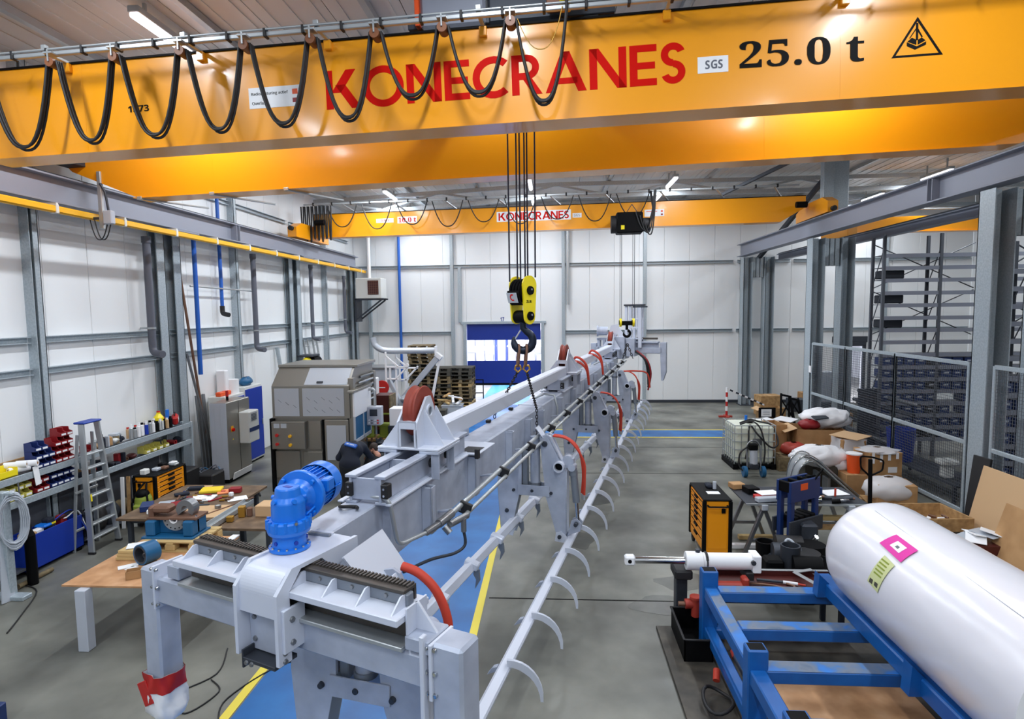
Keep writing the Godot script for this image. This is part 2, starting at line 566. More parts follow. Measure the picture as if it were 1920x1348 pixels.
	obj("curtain", MB.new().bx(-3.66, -0.48, 0.86, 1.83, ZB - 0.05, ZB - 0.02, 0.004), M.door_blue, d)
	obj("door_bottom_bar", MB.new().bx(-3.66, -0.48, 0.77, 0.86, ZB - 0.07, ZB, 0.01), M.black, d)
	obj("pane", MB.new().bx(-3.66, -0.48, 1.83, 2.73, ZB - 0.04, ZB - 0.03, 0), M.pane, d)
	for x in [-3.74, -0.4]: obj("door_post", MB.new().bx(x - 0.07, x + 0.07, 0, 3.42, ZB, ZB + 0.12), M.galv, d)
	obj("door_lintel", MB.new().bx(-3.9, -0.25, 3.42, 3.53, ZB, ZB + 0.1), M.galv, d)
	lettering(d, "17", false, true, Vector3(-2.12, 3.62, ZB + 0.01), 0.16, 0.17, M.door_blue)
	# doorway on the right, open to a lit store
	var d2 := Node3D.new()
	d2.name = "door_2"
	d2.set_meta("kind", "structure")
	add_child(d2)
	for x in [11.93, 12.87]: obj("door_post", MB.new().bx(x - 0.06, x + 0.06, 0, 2.4, ZB, ZB + 0.1), M.dark_steel, d2)
	obj("door_lintel", MB.new().bx(11.87, 12.93, 2.35, 2.5, ZB, ZB + 0.1), M.dark_steel, d2)
	obj("lintel_board", MB.new().bx(11.6, 13.0, 2.5, 2.75, ZB, ZB + 0.06), M.dark_steel, d2)
	# the bright rooms behind both openings
	structure("wall_annex", MB.new().bx(XL, XR, 0, 8.6, -36, -35.8, 0), M.panel)
	structure("wall_annex_left", MB.new().bx(XL - 0.2, XL, 0, 8.6, -36, ZB - 0.2, 0), M.panel)
	structure("wall_annex_right", MB.new().bx(XR, XR + 0.2, 0, 8.6, -36, ZB - 0.2, 0), M.panel)
	for p in [[-2.2, 6.0, -30.0], [12.6, 3.4, -28.0]]:
		var t := thing("tube_lamp", "tube lamp in the room behind the %s" % ["roll-up door" if p[0] < 0 else "small doorway"], "lamp", Vector3(p[0], p[1], p[2]))
		obj("lamp_tube", MB.new().cyl(Vector3(0, 0, -0.7), Vector3(0, 0, 0.7), 0.06), M.lamp_glow, t)
		obj("hanger", MB.new().cyl(Vector3(0, 0.05, 0), Vector3(0, 8.74 - p[1], 0), 0.01), M.steel, t)
		var l := AreaLight3D.new()
		l.name = "light"
		l.area_size = Vector2(1.5, 1.5)
		l.light_energy = 90.0 if p[0] < 0 else 30.0
		l.light_color = Color("e8eaff")
		l.area_range = 40.0
		l.shadow_enabled = true
		l.rotation.x = -PI / 2
		l.position.y = -0.08
		t.add_child(l)
	# racks of goods seen through the clear strip and the doorway
	for i in 3:
		var t := thing("store_rack", ["pale rack of goods at the left behind the door's clear strip", "pale rack of goods in the middle behind the door's clear strip", "rack of goods seen through the small right doorway"][i], "rack", Vector3([-4.2, -1.4, 12.6][i], 0, -33.0))
		var st := MB.new()
		for x in [-1.1, 1.1]:
			for zz in [-0.4, 0.4]: st.bx(x - 0.04, x + 0.04, 0, 3.6, zz - 0.04, zz + 0.04, 0)
		obj("upright", st, M.cab_blue, t)
		for k in 4:
			obj("shelf", MB.new().bx(-1.1, 1.1, 0.3 + k * 0.85, 0.36 + k * 0.85, -0.4, 0.4, 0), M.offwhite, t)
			for j in 4:
				obj("goods", MB.new().bx(-1.0 + j * 0.52, -0.6 + j * 0.52, 0.36 + k * 0.85, 0.7 + k * 0.85 + 0.1 * ((j * 7 + k * 3) % 3), -0.3, 0.3), [M.white, M.film, M.cab_grey][(j + k) % 3], t)

# ---------------------------------------------------------------- girts, columns, rails, rafters
func c_post(st: MB, x0: float, x1: float, z0: float, z1: float, y1: float):
	# an upright C section: web and two flanges with lips
	st.bx(x0, x1, 0, y1, z0, z0 + 0.02, 0)
	st.bx(x0, x0 + 0.02, 0, y1, z0, z1, 0)
	st.bx(x1 - 0.02, x1, 0, y1, z0, z1, 0)

func steelwork():
	# girts and light posts on the left wall
	var zs := [-24.9, -21.95, -19.1, -15.6, -12.66, -9.3, -6.2, -3.1, 0.0, 3.1]
	var k := 1
	for y in [3.09, 3.61, 5.85, 6.9]:
		var t := Node3D.new()
		t.name = "trim_%d" % k
		k += 1
		t.set_meta("kind", "structure")
		add_child(t)
		for i in zs.size() - 1:
			var g := MB.new()
			g.bx(XL, XL + 0.09, y - 0.055, y - 0.04, zs[i] + 0.12, zs[i + 1] - 0.12, 0)
			g.bx(XL, XL + 0.09, y + 0.04, y + 0.055, zs[i] + 0.12, zs[i + 1] - 0.12, 0)
			g.bx(XL, XL + 0.02, y - 0.05, y + 0.05, zs[i] + 0.12, zs[i + 1] - 0.12, 0)
			obj("girt", g, M.galv, t)
	var tp := Node3D.new()
	tp.name = "trim_%d" % k
	k += 1
	tp.set_meta("kind", "structure")
	add_child(tp)
	for z in [-21.95, -15.6, -9.3, -3.1, 3.1]:
		obj("wall_post", MB.new().bx(XL, XL + 0.16, 0, 8.1, z - 0.09, z - 0.075, 0).bx(XL, XL + 0.16, 0, 8.1, z + 0.075, z + 0.09, 0).bx(XL + 0.145, XL + 0.16, 0, 8.1, z - 0.09, z + 0.02, 0), M.galv, tp)
	# girts and mullions of the back wall
	var tb := Node3D.new()
	tb.name = "trim_%d" % k
	k += 1
	tb.set_meta("kind", "structure")
	add_child(tb)
	for y in [3.06, 5.9]:
		var x0 := XL
		for x1 in [-7.85, -4.25, 0.5, 3.9, 7.6, 9.9, 13.6, XR]:
			if not (y < 4 and x0 > -4.5 and x1 < 1.0):
				obj("girt", MB.new().bx(x0 + 0.08, x1 - 0.08, y - 0.06, y - 0.045, ZB, ZB + 0.1, 0).bx(x0 + 0.08, x1 - 0.08, y + 0.045, y + 0.06, ZB, ZB + 0.1, 0).bx(x0 + 0.08, x1 - 0.08, y - 0.05, y + 0.05, ZB, ZB + 0.02, 0), M.galv, tb)
			x0 = x1
	for x in [-7.85, -4.25, 0.5, 3.9, 13.6]:
		obj("mullion", MB.new().bx(x - 0.07, x + 0.07, 0, 8.4, ZB, ZB + 0.15, 0.01), M.galv, tb)
	obj("mullion", MB.new().bx(-4.0, -3.86, 3.5, 5.85, ZB, ZB + 0.1, 0.01), M.galv, tb)
	obj("sill", MB.new().bx(-0.3, 11.9, 0, 0.12, ZB, ZB + 0.05, 0), M.dark_steel, tb)
	# columns on the left wall, each of paired C sections
	var where := ["far left", "by the steel ladder and grey machine", "behind the end of the tool shelves", "nearest on the left wall", "behind the camera on the left wall"]
	var i := 0
	for z in [-24.95, -19.1, -12.66, -6.3, -0.1]:
		var t := thing("steel_column", "galvanised column of paired sections on the left wall, %s" % where[i] if i else "galvanised corner column where left and back walls meet", "column", Vector3(XL, 0, z), 0, "left wall columns")
		for s in [-1, 1]:
			var st := MB.new()
			c_post(st, 0.02, 0.2, s * 0.28 - 0.16, s * 0.28 + 0.1, 5.75)
			obj("column_section", st, M.galv, t)
		obj("column_plate", MB.new().bx(0.03, 0.05, 0, 5.75, -0.2, 0.2, 0), M.galv, t)
		obj("column_cap", MB.new().bx(0.02, 0.7, 5.75, 5.79, -0.4, 0.4), M.beam_grey, t)
		i += 1
	# columns of the inner row, two posts joined by a fluted head plate
	where = ["standing against the back wall", "at the far corner of the mesh cage", "at the near corner of the mesh cage", "just right of the camera"]
	i = 0
	for z in [-25.0, -18.6, -11.3, -4.2]:
		var t := thing("steel_column", "double post galvanised column %s" % where[i], "column", Vector3(7.7, 0, z), 0, "columns of the inner row")
		for x in [0.0, 0.85]:
			var st := MB.new()
			c_post(st, x, x + 0.38, -0.2, 0.2, 6.02)
			st.bx(x + 0.12, x + 0.26, 0, 6.02, -0.06, -0.02, 0)
			obj("column_post", st, M.galv, t)
		var hd := MB.new()
		for q in 3:
			hd.bx(0.4 + q * 0.15, 0.5 + q * 0.15, 5.2, 6.0, 0.1, 0.14, 0.005)
			hd.bx(0.38 + q * 0.15, 0.4 + q * 0.15, 5.2, 6.0, 0.02, 0.14, 0)
		hd.bx(0.38, 0.85, 5.2, 6.0, 0.0, 0.03, 0)
		obj("head_plate", hd, M.galv, t)
		obj("foot_plate", MB.new().bx(-0.05, 1.3, 0, 0.025, -0.28, 0.28), M.dark_steel, t)
		i += 1
	var tall := thing("roof_post", "galvanised roof post rising above the right crane rail", "column", Vector3(8.0, 6.55, -18.6))
	obj("post", MB.new().bx(0, 0.3, 0.0, 1.9, -0.12, 0.12).bx(0.3, 0.75, 0.0, 1.9, -0.04, 0.04), M.galv, tall)
	# crane rail beams
	var lb := thing("crane_rail_beam", "grey steel crane rail beam along the left wall", "beam", Vector3(-8.05, 5.8, 0))
	i_beam(lb, -24.3, ZF - 0.5, 0.45, 0.30)
	var rb := thing("crane_rail_beam", "grey steel crane rail beam over the inner columns on the right", "beam", Vector3(7.78, 6.06, 0))
	i_beam(rb, -25.4, ZF - 0.5, 0.5, 0.34)
	obj("splice_plate", MB.new().bx(-0.17, -0.02, 0.04, 0.46, -12.9, -12.88).bx(-0.17, -0.02, 0.04, 0.46, -12.75, -12.73), M.beam_grey, rb)
	obj("splice_plate", MB.new().bx(0.02, 0.17, 0.04, 0.41, -14.9, -14.88).bx(0.02, 0.17, 0.04, 0.41, -14.75, -14.73), M.beam_grey, lb)
	# second rail under the roof of the storage bay
	var sb := thing("crane_rail_beam", "dark far rail beam of the storage bay behind the inner columns", "beam", Vector3(9.3, 5.9, 0))
	i_beam(sb, -25.4, -6.0, 0.25, 0.2)
	# rafters with ties under the roof
	i = 0
	for z in [-24.9, -21.2, -12.6, -6.3]:
		var t := thing("roof_truss", "steel roof truss, %s from the back wall" % ["first", "second", "third", "fourth"][i], "truss", Vector3(0, 0, z))
		for h in 2:
			obj("chord", MB.new().bar(Vector3(XL + 0.1, ceil_y(XL) - 0.18 - h * 0.55, 0), Vector3(0, 8.32 - h * 0.4, 0), 0.12, 0.14).bar(Vector3(0, 8.32 - h * 0.4, 0), Vector3(XR - 0.1, 8.32 - h * 0.4, 0), 0.12, 0.14), M.galv, t)
		for q in 12:
			var x := -8.0 + q * 2.05
			var up := 1 if q % 2 else 0
			obj("brace", MB.new().bar(Vector3(x, ceil_y(x) - 0.2 - up * 0.42, 0), Vector3(x + 2.0, ceil_y(x + 2.0) - 0.62 + up * 0.42, 0), 0.07, 0.07), M.galv, t)
		i += 1
	i = 0
	for x in [-7.3, -5.0, -2.6, 2.0, 5.4, 9.9, 14.5]:
		one("roof_purlin", MB.new().bx(x - 0.05, x + 0.05, ceil_y(x) - 0.1, ceil_y(x), ZB + 0.1, ZF - 0.1, 0), M.aluminium, "%s roof purlin from the left wall, running the length of the hall" % ["first", "second", "third", "fourth", "fifth", "sixth", "seventh"][i], "purlin", "roof purlins")
		i += 1
	# diagonal wind braces above the right rail
	one("wind_brace", MB.new().bar(Vector3(8.35, 5.9, -25.2), Vector3(8.75, 8.3, -19.5), 0.12, 0.16), M.dark_steel, "dark diagonal brace rising from the back wall column to the roof", "brace")
	one("wind_brace", MB.new().bar(Vector3(5.6, 7.7, -20.5), Vector3(7.6, 8.3, -14.5), 0.08, 0.1), M.dark_steel, "thin dark diagonal brace under the roof beside the roof post", "brace")

func i_beam(t: Node3D, z0: float, z1: float, h: float, w: float):
	obj("beam_flange", MB.new().bx(-w / 2, w / 2, 0, 0.03, z0, z1), M.beam_grey, t)
	obj("beam_flange", MB.new().bx(-w / 2, w / 2, h - 0.03, h, z0, z1), M.beam_grey, t)
	obj("beam_web", MB.new().bx(-0.02, 0.02, 0.03, h - 0.03, z0, z1, 0), M.beam_grey, t)
	obj("rail", MB.new().bx(-0.03, 0.03, h, h + 0.05, z0, z1), M.dark_steel, t)

func elbow(a: Vector3, b: Vector3, c: Vector3, r: float, k := 6) -> Array:
	var out := []
	var p := b + (a - b).normalized() * r
	var q := b + (c - b).normalized() * r
	for i in k + 1:
		var t := float(i) / k
		out.append(p.lerp(b, t).lerp(b.lerp(q, t), t))
	return out

func routed(pts: Array, r: float) -> Array:
	var out := [pts[0]]
	for i in range(1, pts.size() - 1): out.append_array(elbow(pts[i - 1], pts[i], pts[i + 1], minf(r, minf(pts[i].distance_to(pts[i - 1]), pts[i].distance_to(pts[i + 1])) * 0.49)))
	out.append(pts[-1])
	return out

func wall_services():
	# drain pipes with bent ends
	var i := 0
	for p in [[-11.9, 5.55, 3.2, 0.075], [-16.3, 5.6, 3.0, 0.07], [-20.3, 5.6, 3.1, 0.065], [-23.6, 5.4, 3.2, 0.06]]:
		var t := thing("drain_pipe", "grey plastic drain pipe with a bent end on the left wall, %s" % ["nearest", "second nearest", "third nearest", "farthest by the corner"][i], "pipe", Vector3(-8.3, 0, p[0]), 0, "drain pipes")
		obj("pipe", MB.new().tube(routed([Vector3(0, p[1], 0), Vector3(0, p[2], 0), Vector3(0.28, p[2] - 0.02, 0.1)], 0.14), p[3], 12), M.pvc, t)
		obj("coupling", MB.new().cyl(Vector3(0, p[1] - 0.08, 0), Vector3(0, p[1] + 0.05, 0), p[3] * 1.2), M.pvc, t)
		obj("pipe_clip", MB.new().cyl(Vector3(0, p[2] + 0.5, 0), Vector3(0, p[2] + 0.54, 0), p[3] * 1.15).bx(-0.24, 0, p[2] + 0.5, p[2] + 0.54, -0.02, 0.02, 0), M.aluminium, t)
		i += 1
	var b := thing("air_pipe", "blue compressed air pipe with black elbow on the left wall", "pipe", Vector3(-8.4, 0, -14.8))
	obj("pipe", MB.new().cyl(Vector3(0, 4.15, 0), Vector3(0, 8.0, 0), 0.045), M.blue_pipe, b)
	obj("elbow", MB.new().tube(routed([Vector3(0, 4.2, 0), Vector3(0, 4.0, 0), Vector3(0.2, 3.97, 0.06)], 0.08), 0.06, 10), M.rubber, b)
	one("air_pipe", MB.new().cyl(Vector3(-8.15, 2.6, -13.3), Vector3(-8.15, 5.7, -13.3), 0.05), M.blue_pipe, "blue compressed air pipe running down the left column", "pipe")
	one("air_pipe", MB.new().cyl(Vector3(-6.5, 1.0, -25.4), Vector3(-6.5, 8.3, -25.4), 0.06), M.blue_pipe, "blue compressed air pipe on the back wall", "pipe")
	one("conduit", MB.new().cyl(Vector3(-8.35, 4.65, -13.4), Vector3(-8.35, 4.62, -16.3), 0.02), M.aluminium, "thin horizontal conduit between column and drain pipe", "conduit")
	# yellow conductor rail under the left beam
	var c := thing("conductor_rail", "yellow conductor rail clipped under the left crane beam", "rail", Vector3(-7.74, 5.66, 0))
	obj("rail_cover", MB.new().bx(-0.05, 0.05, -0.055, 0.055, -24.6, ZF - 0.5, 0.02), M.cond_yellow, c)
	var z := -24.0
	while z < 4:
		obj("rail_clip", MB.new().bx(-0.06, 0.06, -0.065, 0.075, z - 0.03, z + 0.03).bx(-0.3, 0.05, 0.07, 0.1, z - 0.02, z + 0.02, 0), M.offwhite, c)
		z += 1.5
	# unit heater on its bracket in the far corner, with a white flue
	var h := thing("unit_heater", "white unit heater on a bracket in the far left corner", "heater", Vector3(-7.42, 4.55, -24.35))
	obj("casing", MB.new().bx(-0.53, 0.53, 0, 0.82, -0.4, 0.4, 0.02), M.offwhite, h)
	obj("grille", MB.new().bx(-0.02, 0.42, 0.15, 0.72, 0.4, 0.42, 0), M.grille, h)
	for k in 6: obj("grille_bar", MB.new().bx(-0.02, 0.42, 0.19 + k * 0.095, 0.205 + k * 0.095, 0.42, 0.44, 0), M.rust, h)
	for k in 5: obj("grille_bar", MB.new().bx(0.05 + k * 0.08, 0.06 + k * 0.08, 0.15, 0.72, 0.42, 0.435, 0), M.rust, h)
	obj("bracket", MB.new().bx(-0.6, 0.6, -0.06, 0.0, -0.35, -0.28).bx(-0.6, 0.6, -0.06, 0.0, 0.28, 0.35).bar(Vector3(-0.55, -0.85, 0.3), Vector3(0.5, -0.06, 0.3), 0.06, 0.06).bar(Vector3(-0.55, -0.85, -0.3), Vector3(0.5, -0.06, -0.3), 0.06, 0.06).bx(-0.6, -0.52, -0.95, 0, -0.35, 0.35), M.dark_steel, h)
	obj("flue", MB.new().cyl(Vector3(-0.1, 0.82, -0.1), Vector3(-0.1, 3.4, -0.1), 0.07), M.white, h)
	one("downpipe", MB.new().cyl(Vector3(0.68, 4.2, ZB + 0.2), Vector3(0.68, 8.2, ZB + 0.2), 0.07), M.aluminium, "grey downpipe on the back wall behind the hook block", "pipe")

# ---------------------------------------------------------------- cranes
const EYE := Vector3(0, 4, 0)
const KC := 1.07
var CT: Transform3D   # big crane: x along the girder, y up, z towards the camera, origin at the front girder's lower edge
var RT: Transform3D   # rake machine: x across, y up, -z along it

func horn(mb: MB, pts: Array, radii: Array, k := 12, flatten := 1.0) -> MB:
	var rows := []
	var m := pts.size()
	var u := Vector3.ZERO
	for i in m:
		var t: Vector3 = (pts[mini(i + 1, m - 1)] - pts[maxi(i - 1, 0)]).normalized()
		if i == 0: u = t.cross(Vector3.BACK if absf(t.z) < 0.9 else Vector3.UP).normalized()
		u = (u - t * u.dot(t)).normalized()
		var w := t.cross(u)
		var ring := []
		for j in k: ring.append(pts[i] + (u * cos(TAU * j / k) + w * sin(TAU * j / k) * flatten) * radii[i])
		rows.append(ring)
	mb.grid(rows, 0.0, true)
	# close the ends
	for e in [0, m - 1]:
		var d: Vector3 = (pts[e] - pts[1 if e == 0 else m - 2]).normalized()
		for j in k: mb.flat(pts[e], rows[e][j], rows[e][(j + 1) % k], d)
	return mb

func para(x0: float, x1: float, w: float, y0 := 0.0, y1 := 1.0) -> Array:
	return [Vector2(x0, y0), Vector2(x0 + w, y0), Vector2(x1 + w, y1), Vector2(x1, y1)]

func rect(x0: float, x1: float, y0: float, y1: float) -> Array:
	return [Vector2(x0, y0), Vector2(x1, y0), Vector2(x1, y1), Vector2(x0, y1)]

# geometric capitals of unit height; returns [shapes, width]; a shape is an outline or [centre, r0, r1, a0, a1]
func glyph(c: String) -> Array:
	var t := 0.185
	match c:
		"K": return [[rect(0, t, 0, 1), para(0.14, 0.54, 0.26, 0.42, 1.0), para(0.66, 0.25, 0.26, 0.0, 0.62)], 0.9]
		"O": return [[[Vector2(0.53, 0.5), 0.35, 0.53, 0, 360]], 1.06]
		"N": return [[rect(0, t, 0, 1), rect(0.7, 0.7 + t, 0, 1), para(0.66, 0.0, 0.225)], 0.885]
		"E": return [[rect(0, t, 0, 1), rect(t, 0.64, 0, 0.17), rect(t, 0.6, 0.41, 0.575), rect(t, 0.64, 0.83, 1)], 0.64]
		"C": return [[[Vector2(0.53, 0.5), 0.35, 0.53, 48, 312]], 0.9]
		"R": return [[rect(0, t, 0, 1), rect(t, 0.37, 0.83, 1), rect(t, 0.37, 0.38, 0.55), [Vector2(0.37, 0.69), 0.14, 0.31, -90, 90], para(0.52, 0.27, 0.23, 0, 0.4)], 0.75]
		"A": return [[para(0, 0.4, 0.21), para(0.79, 0.39, 0.21), rect(0.22, 0.78, 0.2, 0.35)], 1.0]
		"S": return [[[Vector2(0.31, 0.715), 0.115, 0.285, 20, 270], [Vector2(0.31, 0.285), 0.115, 0.285, -160, 90]], 0.62]
	return [[], 0.3]

# a word of built letters along x from x0 to x1 at height y0..y1, standing proud of z
func built_word(parent: Node3D, word: String, x0: float, x1: float, y0: float, y1: float, z: float, m: Material):
	var total := 0.0
	for c in word: total += glyph(c)[1] + 0.075
	total -= 0.075
	var x := x0
	var sx := (x1 - x0) / total
	var sy := y1 - y0
	for c in word:
		var g: Array = glyph(c)
		var st := MB.new(Transform3D(Basis.from_scale(Vector3(sx, sy, 1)), Vector3(x, y0, z)))
		for s in g[0]:
			if s.size() == 5 and s[1] is float: st.arc(s[0], s[1], s[2], s[3], s[4], 0, 0.003, Transform3D(), 20)
			else: st.prism(s, 0, 0.003)
		obj("letter_" + c.to_lower(), st, m, parent)
		x += (g[1] + 0.075) * sx

func put(o: Node3D, t: Transform3D) -> Node3D:
	o.transform = t
	return o

func girder_shape(u0: float, u1: float, h: float, taper: float, up: float) -> Array:
	return [Vector2(u0 + taper, 0), Vector2(u1 - taper, 0), Vector2(u1 - 0.15, up), Vector2(u1, up + 0.15), Vector2(u1, h), Vector2(u0, h), Vector2(u0, up + 0.15), Vector2(u0 + 0.15, up)]

func catenary(a: Vector3, b: Vector3, low: float, k := 14) -> Array:
	var out := []
	for i in k + 1:
		var t := float(i) / k
		# steep sides and a round bottom
		var s := absf(2.0 * t - 1.0)
		var x := signf(2 * t - 1) * pow(s, 1.0)
		var y := pow(s, 2.6)
		var squeeze := 0.5 + 0.5 * x * (0.86 + 0.14 * s)
		out.append(Vector3(lerpf(a.x, b.x, squeeze), lerpf(low, lerpf(a.y, b.y, t), y), lerpf(a.z, b.z, t)))
	return out

func big_crane():
	var g := deg_to_rad(2.25)
	var u := Vector3(cos(g), 0.024, sin(g)).normalized()
	var n := Vector3(-sin(g), 0, cos(g))
	var v := n.cross(u).normalized()
	CT = Transform3D(Basis(u, v, n) * Basis.from_scale(Vector3.ONE * KC), EYE + (Vector3(-0.4, 5.975, -6.45) - EYE) * KC)
	var c := thing("bridge_crane", "large orange double girder bridge crane with red lettering across the top", "crane")
	c.transform = CT
	for k in 2:
		var z: float = [0.0, -2.4][k]
		var st := MB.new().prism(girder_shape(-7.35, 7.75, 0.975, 1.2, 0.45), z, z - 0.36)
		var gd := obj("girder", st, M.orange, c)
		gd.set_meta("label", ["front girder carrying the red lettering", "rear girder with tapered left end"][k])
		obj("girder_lip", MB.new().bx(-7.35, 7.75, 0.965, 0.985, z - 0.39, z + 0.02, 0), M.black, c)
		obj("track", MB.new().bx(-7.3, 7.6, 0.985, 1.03, z - 0.22, z - 0.14), M.steel, c)
		for x in [-4.86, 0.18, 3.27]: obj("weld_seam", MB.new().bx(x, x + 0.006, 0.0, 0.96, z, z + 0.0015, 0), M.orange, c)
		obj("bottom_flange", MB.new().bx(-6.2, 6.25, -0.012, 0.0, z - 0.37, z + 0.01, 0), M.orange, c)
	for s in [-1, 1]:
		var ex: float = -7.12 if s < 0 else 7.67
		var ey: float = 0.17 if s < 0 else 0.1
		obj("end_carriage", MB.new().bx(ex - 0.15, ex + 0.15, 0.34 + ey, 0.75 + ey, -3.4, 0.6), M.dark_steel, c)
		for z in [-3.1, 0.3]: obj("wheel", MB.new().cyl(Vector3(ex - 0.06, 0.38 + ey, z), Vector3(ex + 0.06, 0.38 + ey, z), 0.17), M.dark_steel, c)
	built_word(c, "KONECRANES", -2.01, 1.79, 0.262, 0.665, 0.0, M.letter_red)
	lettering(c, "25.0 t", true, true, Vector3(2.9, 0.475, 0.004), 1.18, 0.26, M.black, Basis(Vector3(1, -0.02, 0), Vector3(0, 1, 0), Vector3(0, 0, 1)))
	var sg := obj("sticker", MB.new().bx(1.9, 2.2, 0.34, 0.5, 0, 0.003, 0), M.white, c)
	lettering(sg, "SGS", false, true, Vector3(2.06, 0.42, 0.004), 0.17, 0.085, M.pvc)
	lettering(c, "1373", false, true, Vector3(-4.2, 0.43, 0.003), 0.25, 0.07, M.black)
	var lb := obj("sticker", MB.new().bx(-2.89, -2.3, 0.33, 0.55, 0, 0.003, 0), M.white, c)
	lettering(lb, "Radiobesturing actief", false, false, Vector3(-2.65, 0.48, 0.004), 0.42, 0.04, M.black)
	lettering(lb, "Overlast", false, false, Vector3(-2.77, 0.385, 0.004), 0.17, 0.035, M.black)
	obj("marking", MB.new().bx(-2.39, -2.33, 0.455, 0.51, 0.002, 0.005, 0), M.orange_red, lb)
	obj("marking", MB.new().bx(-2.39, -2.33, 0.37, 0.415, 0.002, 0.005, 0), M.bin_red, lb)
	# warning triangle with a slung load
	var tr := MB.new()
	var A := Vector2(3.745, 0.345)
	var B := Vector2(4.215, 0.345)
	var T := Vector2(3.98, 0.715)
	var mid := (A + B + T) / 3.0
	for e in [[A, B], [B, T], [T, A]]:
		tr.prism([e[0], e[1], e[1].lerp(mid, 0.16), e[0].lerp(mid, 0.16)], 0, 0.003)
	obj("warning_triangle", tr, M.black, c)
	var ld := MB.new()
	ld.prism([Vector2(3.885, 0.45), Vector2(3.96, 0.41), Vector2(4.06, 0.45), Vector2(4.06, 0.48), Vector2(3.975, 0.44), Vector2(3.885, 0.485)], 0, 0.003)
	ld.prism([Vector2(3.89, 0.49), Vector2(3.972, 0.455), Vector2(3.972, 0.5), Vector2(3.93, 0.525)], 0, 0.003)
	ld.prism([Vector2(3.985, 0.455), Vector2(4.055, 0.49), Vector2(4.02, 0.52), Vector2(3.985, 0.5)], 0, 0.003)
	ld.prism([Vector2(3.905, 0.52), Vector2(3.972, 0.62), Vector2(3.985, 0.62), Vector2(3.915, 0.52)], 0, 0.003)
	ld.prism([Vector2(4.03, 0.525), Vector2(3.985, 0.61), Vector2(3.972, 0.6), Vector2(4.02, 0.52)], 0, 0.003)
	ld.prism(rect(3.967, 3.987, 0.5, 0.66), 0, 0.003)
	obj("load_symbol", ld, M.black, c)
	# supports and track of the flat cable
	var rl := MB.new()
	rl.bx(-7.2, 4.9, 0.93, 0.975, 0.28, 0.33)
	rl.tube([Vector3(-7.2, 0.985, 0.34), Vector3(-3.0, 0.99, 0.34), Vector3(1.0, 0.985, 0.34), Vector3(4.9, 0.985, 0.34)], 0.012)
	obj("cable_track", rl, M.aluminium, c)
	for i in 30:
		var x := -7.0 + i * 0.41
		obj("cable_clamp", MB.new().bx(x - 0.014, x + 0.014, 0.915, 1.0, 0.27, 0.355), M.rubber, c)
	for x in [-6.6, -5.0, -3.4, -1.95, -0.27, 1.6, 3.3]:
		obj("track_arm", MB.new().bar(Vector3(x, 0.975, 0.31), Vector3(x, 0.985, -0.1), 0.04, 0.03).bx(x - 0.03, x + 0.03, 0.99, 1.05, 0.28, 0.33), M.aluminium, c)
		obj("arm_foot", MB.new().bx(x - 0.04, x + 0.04, 0.87, 0.97, 0.0, 0.05), M.orange, c)
	# hoist trolley riding on both girders
	var h := thing("hoist_trolley", "dark grey hoist trolley on top of the large crane", "hoist")
	h.transform = CT
	obj("body", MB.new().bx(-0.95, -0.25, 1.04, 1.9, -1.4, -0.06, 0.03), M.beam_grey, h)
	obj("body", MB.new().bx(-0.23, 0.55, 1.04, 1.9, -1.4, -0.08, 0.03), M.dark_steel, h)
	obj("end_plate", MB.new().bx(-1.0, -0.95, 1.06, 1.4, -0.5, -0.02), M.orange_red, h)
	obj("trolley_frame", MB.new().bx(-1.1, 1.1, 1.06, 1.2, -0.35, -0.1).bx(-1.1, 1.1, 1.06, 1.2, -2.7, -2.45).bx(-0.95, -0.8, 1.06, 1.2, -2.6, -0.2).bx(0.6, 0.75, 1.06, 1.2, -2.6, -0.2), M.dark_steel, h)
	for x in [-0.85, 0.85]:
		for z in [-0.18, -2.58]: obj("wheel", MB.new().cyl(Vector3(x, 1.12, z - 0.05), Vector3(x, 1.12, z + 0.06), 0.1, -1, 20), M.rubber, h)
	obj("drum", MB.new().cyl(Vector3(-0.6, 1.25, -1.8), Vector3(0.5, 1.25, -1.8), 0.22), M.dark_steel, h)
	obj("control_box", MB.new().bx(0.4, 0.56, 1.05, 1.25, 0.0, 0.16), M.brown_disc, h)
	obj("tow_arm", MB.new().bx(0.54, 0.64, 0.95, 1.3, 0.2, 0.3, 0.01), M.gold, h)
	obj("tow_clamp", MB.new().bx(0.53, 0.65, 1.0, 1.06, 0.28, 0.36), M.yellow, h)
	for x in [-0.7, -0.62]: obj("bolt_head", MB.new().bolt(Vector3(x, 1.1, -0.1), Vector3.BACK, 0.025), M.chrome, h)
	# cable carriers and the loops of flat cable
	var us := [-5.93, -5.18, -4.42, -3.65, -2.93, -2.2, -1.45, -0.72, 0.05]
	us = [-5.75, -4.89, -4.16, -3.41, -2.71, -1.99, -1.32, -0.63, 0.05]
	var nm := ["first", "second", "third", "fourth", "fifth", "sixth", "seventh", "eighth", "ninth"]
	for i in us.size():
		var t := thing("cable_carrier", "%s brown cable carrier from the left under the cable track" % nm[i], "cable carrier", Vector3.ZERO, 0, "cable carriers on the large crane")
		t.transform = CT * Transform3D(Basis(), Vector3(us[i], 0.84, 0.32))
		obj("saddle", MB.new().cyl(Vector3(0, 0, -0.06), Vector3(0, 0, 0.07), 0.05, -1, 20), M.brown_disc, t)
		obj("hanger", MB.new().bx(-0.008, 0.008, 0.0, 0.12, 0.07, 0.085).bx(-0.05, 0.05, 0.08, 0.1, -0.03, 0.085), M.aluminium, t)
	var cb := thing("festoon_cable", "black flat cable hung in nine loops along the large crane", "cable")
	cb.transform = CT
	var lows := [-0.03, -0.01, 0.0, 0.01, 0.02, 0.03, 0.2, 0.18, 0.05]
